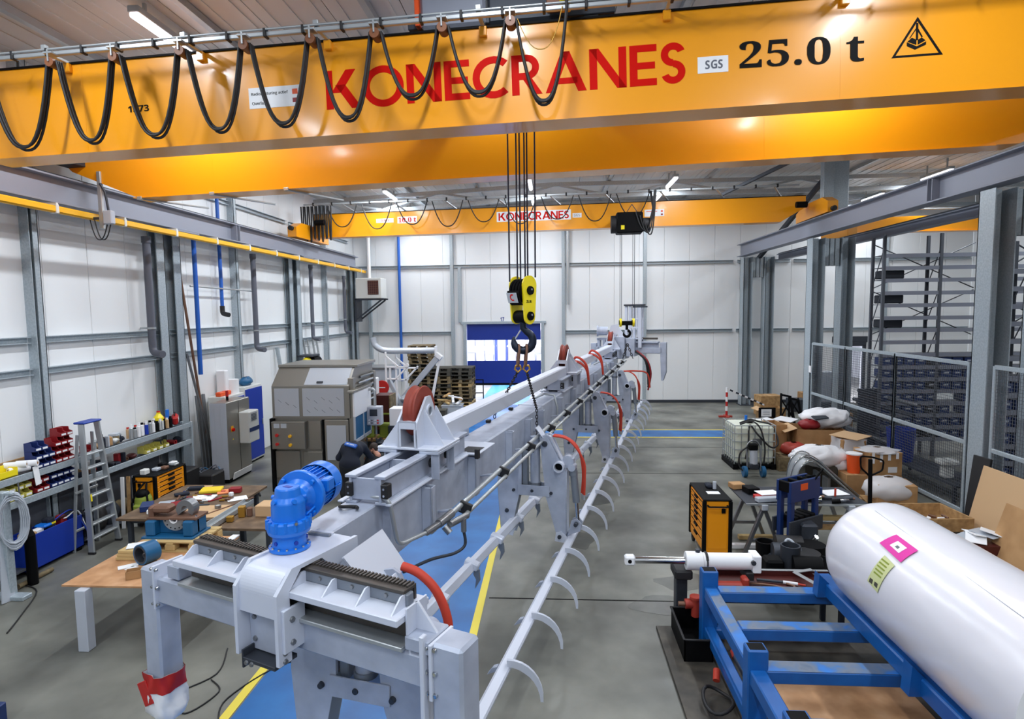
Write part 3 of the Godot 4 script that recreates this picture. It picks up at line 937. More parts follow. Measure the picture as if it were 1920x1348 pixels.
	for i in us.size():
		var a := Vector3(us[i] + 0.055, 0.86, 0.32)
		var b := Vector3(us[i + 1] - 0.055, 0.86, 0.32) if i + 1 < us.size() else Vector3(0.6, 0.93, 0.33)
		for k in 3:
			var zz := (k - 1) * 0.03
			var pts := catenary(a + Vector3(0, 0, zz), b + Vector3(0, 0, zz), lows[i] + [0.0, 0.035, 0.012][k], 18)
			if i + 1 == us.size(): pts.append(Vector3(0.6, 1.2, 0.33 + zz))
			elif i > 0:
				pts.append(Vector3(us[i + 1], 0.896, 0.32 + zz))
			obj("cable_loop", MB.new().tube(pts, 0.0145, 7), M.rubber, cb)
	one("cable_loop_chain", MB.new(CT).tube(catenary(Vector3(0.12, 0.86, 0.36), Vector3(0.56, 0.95, 0.34), 0.56, 12), 0.005, 5), M.gold, "thin chain hung between the last cable carrier and the tow arm", "chain")
	# loose end of the cable by the left rail: current collector on a post
	var cc := thing("current_collector", "steel collector post with junction box on the yellow conductor rail", "collector", Vector3(-7.55, 5.45, -9.75))
	obj("post", MB.new().bx(-0.035, 0.035, 0.0, 0.95, -0.03, 0.03), M.aluminium, cc)
	obj("junction_box", MB.new().bx(0.05, 0.2, 0.08, 0.3, -0.05, 0.05, 0.01), M.cab_grey, cc)
	for k in 2: obj("lead", MB.new().tube(catenary(Vector3(-0.2 + k * 0.08, 0.16, 0.02), Vector3(0.1 + k * 0.06, 0.07, 0.02), -0.18, 10), 0.009, 6), M.rubber, cc)
	obj("collector_arm", MB.new().bx(-0.25, 0.0, 0.16, 0.2, -0.02, 0.02).tube([Vector3(0.02, 0.75, 0.02), Vector3(0.1, 0.6, 0.02), Vector3(0.14, 0.3, 0.02)], 0.02, 7), M.dark_steel, cc)
	# rods under the rear girder
	for x in [-6.1, -4.9, -3.7]:
		obj("limit_arm", MB.new().bar(Vector3(x, -0.02, -2.42), Vector3(x + 0.5, -0.03, -3.4), 0.03, 0.03).bx(x - 0.04, x + 0.04, -0.04, 0.01, -2.44, -2.38), M.aluminium, c)
	# ropes and hook block
	var hp := EYE + (Vector3(-0.375, 3.82, -7.8) - EYE) * KC
	var rp := MB.new()
	var top := 7.6
	var ro := [-0.172, -0.065, -0.022, 0.04, 0.075, 0.178]
	var rt := thing("hoist_ropes", "six dark steel hoist ropes holding the large hook block", "rope", Vector3(hp.x, 0, hp.z))
	for i in 6:
		var xx: float = ro[i]
		obj("rope", MB.new().cyl(Vector3(xx * 1.0, hp.y + [0.58, 0.62, 0.55, 0.6, 0.6, 0.64][i], 0.08 - xx * 0.2), Vector3(xx * 1.05, top, 0.08 - xx * 0.2), 0.011, -1, 8), M.rope, rt)
	var hb := thing("hook_block", "large hook block with yellow side plates and black sheaves", "hook block", hp, -0.72)
	for s in [-1, 1]:
		var poly := []
		for i in 13: poly.append(Vector2(0, 0.53) + Vector2.from_angle(PI * i / 12.0) * 0.135)
		for i in 13: poly.append(Vector2(0, 0.1) + Vector2.from_angle(PI + PI * i / 12.0) * 0.105)
		obj("side_plate", MB.new(Transform3D(Basis(Vector3.UP, PI / 2), Vector3(s * 0.125, 0, 0))).prism(poly, -0.012, 0.012), M.yellow, hb)
		for y in [0.46, 0.11]:
			var cap := obj("pin_cap", MB.new().cyl(Vector3(s * 0.135, y, 0), Vector3(s * 0.165, y, 0), 0.062, 0.058, 20), M.black, hb)
			obj("pin_bolt", MB.new().bolt(Vector3(s * 0.165, y + 0.015, 0), Vector3(s, 0, 0), 0.018), M.chrome, cap)
	for k in 4:
		var x := -0.085 + k * 0.057
		obj("sheave", MB.new().lathe(Vector3(x - 0.02, 0.46, 0), Vector3.RIGHT, [Vector2(0.02, 0), Vector2(0.165, 0), Vector2(0.14, 0.02), Vector2(0.165, 0.04), Vector2(0.02, 0.04)], 28), M.black, hb)
	var cov := MB.new()
	for i in 6:
		var a0 := lerpf(-0.2, 0.95, i / 6.0)
		var a1 := lerpf(-0.2, 0.95, (i + 1) / 6.0)
		var p0 := Vector3(0, 0.42 - sin(a0) * 0.19, cos(a0) * 0.19)
		var p1 := Vector3(0, 0.42 - sin(a1) * 0.19, cos(a1) * 0.19)
		cov.bar(p0, p1, 0.22, 0.015, Vector3(0, 0.3, 1), 0)
	obj("rope_guard", cov, M.black, hb)
	var pl := obj("badge", MB.new().box(Vector3(0, 0.36, 0.207), Vector3(0.19, 0.14, 0.006), 0.001, Basis(Vector3.RIGHT, 0.3)), M.film, hb)
	obj("badge_mark", MB.new().arc(Vector2.ZERO, 0.03, 0.048, 60, 300, 0, 0.003, Transform3D(Basis(Vector3.RIGHT, 0.3), Vector3(0.01, 0.365, 0.211)), 14), M.letter_red, pl)
	lettering(hb, "25.0t", false, true, Vector3(0.1385, 0.31, 0.02), 0.1, 0.04, M.black, Basis(Vector3.UP, PI / 2))
	obj("crosshead", MB.new().cyl(Vector3(-0.115, 0.1, 0), Vector3(0.115, 0.1, 0), 0.09, -1, 20), M.black, hb)
	var hk := []
	var hr := []
	hk.append(Vector3(0, 0.04, 0)); hr.append(0.05)
	hk.append(Vector3(0, -0.06, 0)); hr.append(0.045)
	for i in 15:
		var a := deg_to_rad(lerpf(62, -205, i / 14.0))
		hk.append(Vector3(0.0 + cos(a) * 0.135, -0.235 + sin(a) * 0.135, 0)); hr.append(lerpf(0.05, 0.058, sin(PI * i / 14.0)) if i < 12 else lerpf(0.045, 0.016, (i - 12) / 2.0))
	var hn := obj("hook", horn(MB.new(Transform3D(Basis(Vector3.UP, 0.72), Vector3.ZERO)), hk, hr, 14), M.hook, hb)
	obj("safety_latch", MB.new(Transform3D(Basis(Vector3.UP, 0.72), Vector3.ZERO)).bar(Vector3(-0.03, -0.08, 0), Vector3(-0.12, -0.22, 0), 0.035, 0.02), M.aluminium, hn)

func link_chain(mb: MB, a: Vector3, b: Vector3, sz: float) -> MB:
	var d := b - a
	var k := int(d.length() / (sz * 1.55))
	d = d.normalized()
	var u := d.cross(Vector3.RIGHT).normalized()
	var w := d.cross(u)
	for i in k:
		var c := a.lerp(b, (i + 0.5) / k)
		var side := u if i % 2 else w
		var pts := []
		for j in 11:
			var t := TAU * j / 10.0
			pts.append(c + d * (cos(t) * sz) + side * (sin(t) * sz * 0.55))
		mb.tube(pts, sz * 0.22, 6, false)
	return mb

func far_crane():
	var g := deg_to_rad(2.25)
	var u := Vector3(cos(g), 0.008, sin(g)).normalized()
	var n := Vector3(-sin(g), 0, cos(g))
	var v := n.cross(u).normalized()
	var t := Transform3D(Basis(u, v, n), Vector3(0, 6.5, -19))
	var c := thing("bridge_crane", "smaller orange single girder bridge crane in the background with white name panel", "crane")
	c.transform = t
	obj("girder", MB.new().prism([Vector2(-7.75, 0.0), Vector2(6.9, 0), Vector2(7.6, 0.4), Vector2(7.6, 0.74), Vector2(-7.75, 0.74)], 0, -0.34), M.orange, c)
	obj("girder_lip", MB.new().bx(-7.75, 7.6, 0.735, 0.75, -0.36, 0.02, 0), M.black, c)
	obj("bottom_flange", MB.new().bx(-7.75, 6.9, -0.012, 0.0, -0.37, 0.03, 0), M.orange, c)
	for s in [-1, 1]:
		var e := obj("end_carriage", MB.new().prism([Vector2(-1.3, -0.28), Vector2(1.1, -0.28), Vector2(1.1, 0.0), Vector2(0.5, 0.18), Vector2(-0.9, 0.18), Vector2(-1.3, 0.02)], -0.14, 0.14, Transform3D(Basis(Vector3.UP, PI / 2), Vector3(s * 7.85, 0.25 + 0.087 * s, 0))), M.orange, c)
		obj("buffer", MB.new().cyl(Vector3(s * 7.85, 0.14, 1.3), Vector3(s * 7.85, 0.14, 1.42), 0.07), M.rubber, e)
		obj("drive_motor", MB.new().cyl(Vector3(s * 7.45, 0.4, 0.5), Vector3(s * 7.15, 0.4, 0.5), 0.09), M.black, c)
	var bd := obj("name_panel", MB.new().bx(-1.71, 0.62, 0.29, 0.6, 0, 0.006, 0), M.white, c)
	built_word(bd, "KONECRANES", -1.65, 0.56, 0.325, 0.565, 0.006, M.letter_red)
	var sg := obj("sticker", MB.new().bx(0.67, 0.95, 0.34, 0.48, 0, 0.005, 0), M.white, c)
	lettering(sg, "SGS", false, false, Vector3(0.81, 0.41, 0.006), 0.18, 0.07, M.pvc)
	var tn := obj("sticker", MB.new().bx(-4.92, -4.28, 0.36, 0.57, 0, 0.005, 0), M.white, c)
	lettering(tn, "10.0 t", true, true, Vector3(-4.6, 0.465, 0.006), 0.58, 0.15, M.letter_red)
	var s2 := obj("sticker", MB.new().bx(-5.62, -5.05, 0.4, 0.53, 0, 0.005, 0), M.white, c)
	lettering(s2, "0703", false, true, Vector3(-5.33, 0.465, 0.006), 0.26, 0.07, M.bin_red)
	var s3 := obj("sticker", MB.new().bx(2.87, 3.46, 0.29, 0.5, 0, 0.005, 0), M.white, c)
	obj("marking", MB.new().bx(3.36, 3.42, 0.41, 0.47, 0.004, 0.008, 0).bx(2.92, 3.25, 0.43, 0.45, 0.004, 0.008, 0), M.orange_red, s3)
	obj("marking", MB.new().bx(3.36, 3.42, 0.32, 0.37, 0.004, 0.008, 0), M.bin_red, s3)
	obj("cable_track", MB.new().bx(-7.9, 7.3, 0.98, 1.03, 0.28, 0.33), M.aluminium, c)
	for i in 9: obj("track_arm", MB.new().bar(Vector3(-6.6 + i * 1.65, 0.98, 0.3), Vector3(-6.3 + i * 1.65, 0.76, -0.1), 0.05, 0.04), M.aluminium, c)
	for i in 24: obj("track_clamp", MB.new().bx(-7.6 + i * 0.62, -7.55 + i * 0.62, 0.96, 1.06, 0.27, 0.34), M.rubber, c)
	var cb := thing("festoon_cable", "thin black cable hung in wide loops along the background crane", "cable")
	cb.transform = t
	for i in 9:
		var x := -7.2 + i * 1.14
		obj("cable_loop", MB.new().tube(catenary(Vector3(x + 0.08, 0.96, 0.31), Vector3(x + 1.06, 0.96, 0.31), 0.27 - 0.1 * (i % 2), 14), 0.018, 6), M.rubber, cb)
	for i in 8:
		var x := -7.95 + i * 0.13
		obj("parked_loop", MB.new().tube(catenary(Vector3(x - 0.04, 0.95, 0.31), Vector3(x + 0.05, 0.95, 0.33), -0.08 - 0.05 * (i % 3), 12), 0.025, 6), M.rubber, cb)
	# its hoist, hook and ropes
	var h := thing("chain_hoist_unit", "black hoist unit under the background crane", "hoist")
	h.transform = t * Transform3D(Basis(), Vector3(2.3, 0, 0.75))
	obj("body", MB.new().bx(-0.35, 0.42, -0.3, 0.3, -0.3, 0.25, 0.03), M.black, h)
	obj("drum_end", MB.new().cyl(Vector3(-0.35, -0.02, 0), Vector3(-0.5, -0.02, 0), 0.26, -1, 16), M.rubber, h)
	obj("motor", MB.new().cyl(Vector3(0.42, -0.05, 0), Vector3(0.62, -0.05, 0), 0.2, -1, 16), M.rubber, h)
	obj("label_plate", MB.new().bx(-0.22, -0.12, -0.2, -0.08, 0.25, 0.256, 0), M.yellow, h)
	obj("hanger_frame", MB.new().bx(-0.4, -0.3, 0.1, 0.2, -1.1, -0.2).bx(0.3, 0.4, 0.1, 0.2, -1.1, -0.2).bx(-0.4, 0.4, 0.02, 0.12, -0.75, -0.65), M.dark_steel, h)
	for k in 3: obj("loose_cable", MB.new().tube(catenary(Vector3(0.2 + k * 0.12, 0.28 - k * 0.1, 0.27), Vector3(0.75 + k * 0.02, 0.9, 0.2), -0.25 - 0.06 * k, 12), 0.02, 6), M.rubber, h)
	obj("cable_arm", MB.new().tube([Vector3(0.72, 1.0, -0.45), Vector3(0.74, 0.4, 0.0), Vector3(0.6, -0.1, 0.1)], 0.035, 7), M.rubber, h)
	obj("peak", MB.new().bar(Vector3(-0.05, 0.3, 0.2), Vector3(0.1, 0.52, 0.2), 0.02, 0.02).bar(Vector3(0.1, 0.52, 0.2), Vector3(0.25, 0.3, 0.2), 0.02, 0.02), M.dark_steel, h)
	var o := h.transform.origin
	var hk := thing("hook_block", "small hook block with yellow edged sheaves on the background crane", "hook block", Vector3(o.x - 0.02, 3.42, o.z))
	hk.scale = Vector3.ONE * 0.6
	for x in [-0.32, 0.32]:
		obj("sheave", MB.new().cyl(Vector3(x - 0.05, 0.28, 0), Vector3(x + 0.05, 0.28, 0), 0.21, -1, 20), M.yellow, hk)
		obj("sheave_cap", MB.new().cyl(Vector3(x - 0.07, 0.28, 0), Vector3(x + 0.07, 0.28, 0), 0.12, -1, 16), M.black, hk)
	obj("crosshead", MB.new().bx(-0.27, 0.27, 0.14, 0.36, -0.1, 0.1, 0.02).cyl(Vector3(0, 0.14, 0), Vector3(0, -0.08, 0), 0.07), M.black, hk)
	var pts := []
	var rad := []
	for i in 14:
		var a := deg_to_rad(lerpf(75, -200, i / 13.0))
		pts.append(Vector3(cos(a) * 0.16, -0.26 + sin(a) * 0.16, 0)); rad.append(0.065 if i < 11 else lerpf(0.06, 0.02, (i - 11) / 2.0))
	obj("hook", horn(MB.new(), pts, rad, 10), M.black, hk)
	var rp := thing("hoist_ropes", "thin ropes between the background hoist and its small hook block", "rope", Vector3(o.x, 0, o.z))
	for x in [-0.23, -0.18, 0.15, 0.2]: obj("rope", MB.new().cyl(Vector3(x, 3.6, 0), Vector3(x, 6.35, 0), 0.008, -1, 6), M.rope, rp)
	# the same kind of crane in the neighbouring bay
	var nb := thing("bridge_crane", "orange crane girder far right in the storage bay above the racks", "crane", Vector3(0, 0, -20.5))
	obj("girder", MB.new().prism([Vector2(9.5, 6.4), Vector2(16.4, 6.4), Vector2(16.4, 6.95), Vector2(9.5, 6.85)], 0, -0.3), M.orange, nb)
	obj("bottom_flange", MB.new().bx(9.5, 16.4, 6.385, 6.4, -0.34, 0.04, 0), M.orange, nb)
	obj("end_carriage", MB.new().bx(9.3, 9.6, 6.2, 6.5, -1.1, 0.8), M.orange, nb)
	obj("cable_track", MB.new().bx(9.5, 16.3, 7.05, 7.09, 0.2, 0.25), M.aluminium, nb)

# ---------------------------------------------------------------- the long grey rake machine
func m3(a: float, h: float, s: float) -> Vector3:
	return Vector3(a, h, -s)

func rake():
	RT = Transform3D(Basis(Vector3.UP, deg_to_rad(-13.0)) * Basis.from_scale(Vector3.ONE * 0.941), Vector3(-1.873, 0.236, -3.877))
	var r := thing("rake_machine", "long light grey cleaning rake machine with toothed bars, lifted in crane slings", "machine")
	r.transform = RT
	# frames to build in: F is the end frame, turned a little further; SIDE has x along the machine (away), y up, z to the right
	var F := Transform3D(Basis(Vector3.UP, deg_to_rad(-9.6)), Vector3(-1.432, 0, -0.203))
	var SIDE := Transform3D(Basis(Vector3(0, 0, -1), Vector3.UP, Vector3(1, 0, 0)), Vector3.ZERO)
	end_frame(r, F, SIDE)
	gear_motor(r, F)
	main_beam(r, SIDE)
	for s in [0.35, 5.6, 10.7, 15.8]: station(r, s)
	tine_bars(r)
	for s in [2.27, 9.95, 18.1]: sheave_unit(r, s, SIDE, s > 15)
	pipes(r)
	far_end(r, SIDE)
	slings()

func end_frame(r: Node3D, F: Transform3D, SIDE: Transform3D):
	var p := obj("end_leg", MB.new(F).bx(-0.04, 0.165, 0.68, 1.925, -0.1, 0.1, 0.018), M.rake, r)
	p.set_meta("label", "left end leg with its foot wrapped in white film and red tape")
	obj("end_leg", MB.new(F).bx(2.85, 3.07, 0.45, 1.985, -0.11, 0.11, 0.02), M.rake, r)
	# wrapping on the left foot
	var rows := []
	var rng := RandomNumberGenerator.new()
	rng.seed = 5
	for i in 9:
		var ring := []
		var y := 0.62 + i * 0.05
		for j in 16:
			var a := TAU * j / 16.0
			var q := Vector2(cos(a), sin(a))
			q = q / pow(pow(absf(q.x), 5.0) + pow(absf(q.y), 5.0), 0.2)
			var w := 0.118 + 0.012 * sin(j * 2.1 + i) + rng.randf() * 0.008
			if i == 0: w *= 0.8
			ring.append(F * Vector3(0.0625 + q.x * w + (0.02 if i < 3 and q.x > 0 else 0.0), y, q.y * w))
		rows.append(ring)
	obj("film_wrap", MB.new().grid(rows, 0.0, true), M.soft_white, r)
	var tp := MB.new()
	var lo := []
	for i in [5, 6, 7, 8]:
		var ring := []
		for q in rows[i]: ring.append(F * (Vector3(0.0625, 0, 0) + ((F.affine_inverse() * q) - Vector3(0.0625, 0, 0)) * Vector3(1.05, 1, 1.05)))
		lo.append(ring)
	tp.grid(lo, 0.0, true)
	obj("red_tape", tp, M.red, r)
	obj("red_tape", MB.new(F).box(Vector3(-0.03, 0.84, 0.118), Vector3(0.13, 0.2, 0.02), -1, Basis(Vector3.BACK, 0.5)), M.red, r)
	# box beam, I rail, upper flange with ribs, toothed rack
	obj("cross_beam", MB.new(F).bx(0.165, 2.87, 1.655, 1.88, -0.1, 0.1, 0.02), M.rake, r)
	obj("lower_flange", MB.new(F).bx(0.5, 2.65, 1.885, 1.915, -0.14, 0.14), M.aluminium, r)
	obj("rail_web", MB.new(F).bx(0.5, 2.6, 1.915, 2.075, -0.02, 0.02), M.rack_steel, r)
	obj("upper_flange", MB.new(F).bx(0.53, 2.66, 2.07, 2.12, -0.16, 0.19, 0.006), M.rake_light, r)
	obj("rack_backing", MB.new(F).bx(0.55, 2.62, 2.12, 2.2, -0.05, 0.02), M.rake_dark, r)
	var rk := MB.new(F).bx(0.56, 2.6, 2.2, 2.225, -0.09, 0.03)
	for i in 68: rk.bx(0.57 + i * 0.03, 0.585 + i * 0.03, 2.12, 2.22, -0.11, -0.09, 0)
	for i in 68: rk.bx(0.57 + i * 0.03, 0.585 + i * 0.03, 2.225, 2.24, -0.09, -0.02, 0)
	obj("toothed_rack", rk, M.rack_steel, r)
	for i in 8:
		var x := 0.6 + i * 0.285
		obj("rib", MB.new(F * Transform3D(Basis(Vector3.UP, PI / 2) , Vector3(x, 0, 0))).prism([Vector2(-0.16, 2.12), Vector2(-0.02, 2.12), Vector2(-0.02, 2.2), Vector2(-0.06, 2.2)], -0.006, 0.006), M.rake_light, r)
	for i in 7:
		obj("bolt", MB.new(F).bolt(Vector3(0.74 + i * 0.285, 2.165, 0.02), Vector3.BACK, 0.016), M.steel, r)
	# end stops and joint plates
	obj("end_stop", MB.new(F).bx(0.32, 0.46, 1.9, 2.01, -0.08, 0.1).bx(0.37, 0.43, 2.01, 2.05, -0.05, 0.05), M.rake, r)
	obj("end_stop", MB.new(F).bx(2.66, 2.84, 1.9, 1.99, -0.12, 0.12), M.rake, r)
	obj("end_stop_gusset", MB.new(F).prism([Vector2(2.67, 1.99), Vector2(2.83, 1.99), Vector2(2.69, 2.16), Vector2(2.67, 2.16)], -0.01, 0.01).bx(2.665, 2.68, 1.99, 2.16, -0.11, 0.11), M.rake_light, r)
	for x in [0.178, 2.855]:
		obj("joint_plate", MB.new(F).bx(x - 0.012, x + 0.012, 1.62, 1.98, -0.13, 0.13), M.rake_light, r)
		for y in [1.66, 1.8, 1.95]:
			for s in [-1, 1]: obj("bolt", MB.new(F).bolt(Vector3(x - 0.03 * s, y, 0.115), Vector3.BACK, 0.014, 0.015).cyl(Vector3(x - 0.04, y, 0.115), Vector3(x + 0.04, y, 0.115), 0.009, -1, 8), M.chrome, r)
	obj("joint_plate", MB.new(F).bx(2.79, 2.82, 1.42, 2.03, 0.1, 0.15), M.rake_light, r)
	obj("red_tube", MB.new(F).cyl(Vector3(2.81, 1.2, 0.13), Vector3(2.81, 1.42, 0.13), 0.025), M.hose, r)
	# carriage housing: two hooked cheek plates, rounded front sheet
	var prof := [Vector2(-0.3, 1.64), Vector2(-0.3, 2.13), Vector2(-0.16, 2.27), Vector2(0.5, 2.27), Vector2(0.5, 1.7), Vector2(0.27, 1.7), Vector2(0.27, 2.08), Vector2(0.12, 2.24), Vector2(-0.08, 2.24), Vector2(-0.19, 2.12), Vector2(-0.19, 1.64)]
	for x in [1.36, 1.75]:
		obj("cheek_plate", MB.new(F * SIDE * Transform3D(Basis(), Vector3(0, 0, x))).prism(prof, -0.015, 0.015), M.rake_light, r)
	obj("carriage_sheet", MB.new(F * SIDE).arc(Vector2(-0.12, 2.1), 0.145, 0.155, 90, 182, 1.37, 1.74, Transform3D(), 12).bx(-0.12, 0.49, 2.245, 2.255, 1.37, 1.74, 0).bx(-0.275, -0.265, 1.95, 2.1, 1.37, 1.74, 0), M.rake_light, r)
	obj("carriage_front", MB.new(F).bx(1.375, 1.735, 1.64, 1.95, 0.17, 0.2), M.rake, r)
	for y in [1.72, 1.88]: obj("bolt", MB.new(F).bolt(Vector3(1.43, y, 0.2), Vector3.BACK, 0.02), M.steel, r)
	obj("wheel_bracket", MB.new(F).bx(1.765, 1.79, 1.72, 2.02, 0.08, 0.27), M.rake_light, r)
	obj("wheel_bracket", MB.new(F).bx(1.33, 1.345, 1.7, 2.0, 0.1, 0.25), M.rake_light, r)
	for y in [1.78, 1.94]: obj("bolt", MB.new(F).bolt(Vector3(1.79, y, 0.2), Vector3.RIGHT, 0.022), M.steel, r)
	obj("guide_roller", MB.new(F).cyl(Vector3(1.79, 1.98, -0.02), Vector3(1.86, 1.98, -0.02), 0.05, -1, 18), M.dark_steel, r)
	obj("scraper_bracket", MB.new(F).bx(1.4, 1.72, 1.6, 1.63, 0.1, 0.3).bx(1.4, 1.415, 1.55, 1.68, 0.1, 0.3), M.dark_steel, r)
	for x in [1.45, 1.5]: obj("bolt", MB.new(F).bolt(Vector3(x, 1.6, 0.3), Vector3.BACK, 0.018), M.steel, r)
	for y in [1.66, 1.72]: obj("bolt", MB.new(F).bolt(Vector3(1.765, y, 0.25), Vector3.RIGHT, 0.02), M.steel, r)

func gear_motor(r: Node3D, F: Transform3D):
	var g := Node3D.new()
	g.name = "gear_motor"
	g.set_meta("label", "bright blue flanged gear motor")
	r.add_child(g, true)
	g.transform = F * Transform3D(Basis(), Vector3(1.44, 2.26, -0.13))
	var k := 32
	obj("gearbox", MB.new().lathe(Vector3.ZERO, Vector3.UP, [Vector2(0, 0), Vector2(0.148, 0), Vector2(0.148, 0.022), Vector2(0.122, 0.026), Vector2(0.118, 0.1), Vector2(0.128, 0.105), Vector2(0.15, 0.125), Vector2(0.157, 0.15), Vector2(0.157, 0.21), Vector2(0.15, 0.222), Vector2(0.122, 0.226), Vector2(0.12, 0.35), Vector2(0.117, 0.36), Vector2(0.1, 0.39)], k), M.motor_blue, g)
	obj("gearbox_cap", MB.new().lathe(Vector3(0, 0.385, 0), Vector3.UP, [Vector2(0.1, 0), Vector2(0.095, 0.01), Vector2(0.088, 0.065), Vector2(0.082, 0.075), Vector2(0, 0.075)], k), M.motor_blue, g)
	obj("cap_slot", MB.new().bx(-0.03, 0.04, 0.455, 0.463, -0.02, 0.02, 0.002), M.cab_blue, g)
	for i in 14:
		var a := TAU * i / 14.0
		var d := Vector3(cos(a), 0, sin(a))
		obj("flange_bolt", MB.new().bolt(d * 0.134 + Vector3(0, 0.022, 0), Vector3.UP, 0.011, 0.012), M.chrome, g)
		obj("housing_lug", MB.new().cyl(d * 0.15 + Vector3(0, 0.16, 0), d * 0.15 + Vector3(0, 0.232, 0), 0.014, -1, 8), M.motor_blue, g)
	for i in 5:
		var a := TAU * (i + 0.3) / 5.0
		var d := Vector3(cos(a), 0, sin(a))
		obj("plug", MB.new().cyl(d * 0.1 + Vector3(0, 0.37, 0), d * 0.13 + Vector3(0, 0.375, 0), 0.018, -1, 8), M.motor_blue, g)
		obj("plug", MB.new().cyl(d * 0.11 + Vector3(0, 0.065, 0), d * 0.128 + Vector3(0, 0.065, 0), 0.016, -1, 8), M.cab_blue, g)
	# motor lying on its side, pointing back and to the left
	var d := Vector3(-0.33, 0.0, -0.944).normalized()
	var o := Vector3(0, 0.335, 0)
	obj("adapter", MB.new().lathe(o, d, [Vector2(0.088, 0.05), Vector2(0.092, 0.12), Vector2(0.11, 0.15), Vector2(0.135, 0.17), Vector2(0.19, 0.175), Vector2(0.195, 0.185), Vector2(0.195, 0.215), Vector2(0.14, 0.22)], k), M.motor_blue, g)
	var up := Vector3.UP
	var sd := d.cross(up).normalized()
	for i in 4:
		var a := PI / 4 + i * PI / 2
		var q := o + d * 0.165 + (sd * cos(a) + up * sin(a)) * 0.168
		obj("adapter_bolt", MB.new().cyl(q, q + d * -0.03, 0.017, -1, 8), M.motor_blue, g)
	var fin := MB.new()
	fin.cyl(o + d * 0.22, o + d * 0.47, 0.142, -1, 28)
	for i in 32:
		var a := TAU * i / 32.0
		var q := sd * cos(a) + up * sin(a)
		fin.bar(o + d * 0.23 + q * 0.152, o + d * 0.46 + q * 0.152, 0.006, 0.026, q, 0)
	obj("finned_body", fin, M.motor_blue, g)
	obj("fan_cowl", MB.new().lathe(o, d, [Vector2(0.174, 0.45), Vector2(0.178, 0.455), Vector2(0.178, 0.57), Vector2(0.165, 0.6), Vector2(0, 0.6)], k), M.motor_blue, g)
	obj("terminal_box", MB.new().box(o + d * 0.34 + sd * 0.155 + up * 0.05, Vector3(0.07, 0.1, 0.12), 0.01, Basis(sd, up, -d)), M.motor_blue, g)
	obj("eye_bolt", MB.new().tube([o + d * 0.44 + sd * 0.17, o + d * 0.45 + sd * 0.215 + up * 0.02, o + d * 0.47 + sd * 0.21 + up * 0.03, o + d * 0.47 + sd * 0.17], 0.006, 6), M.motor_blue, g)
	obj("drain_line", MB.new().tube([Vector3(0.1, 0.24, -0.08), Vector3(0.05, 0.26, -0.24), Vector3(0.05, 0.3, -0.3)], 0.008, 6), M.motor_blue, g)
	obj("breather", MB.new().cyl(Vector3(0.13, 0.225, 0.05), Vector3(0.16, 0.225, 0.08), 0.012, -1, 8), M.chrome, g)

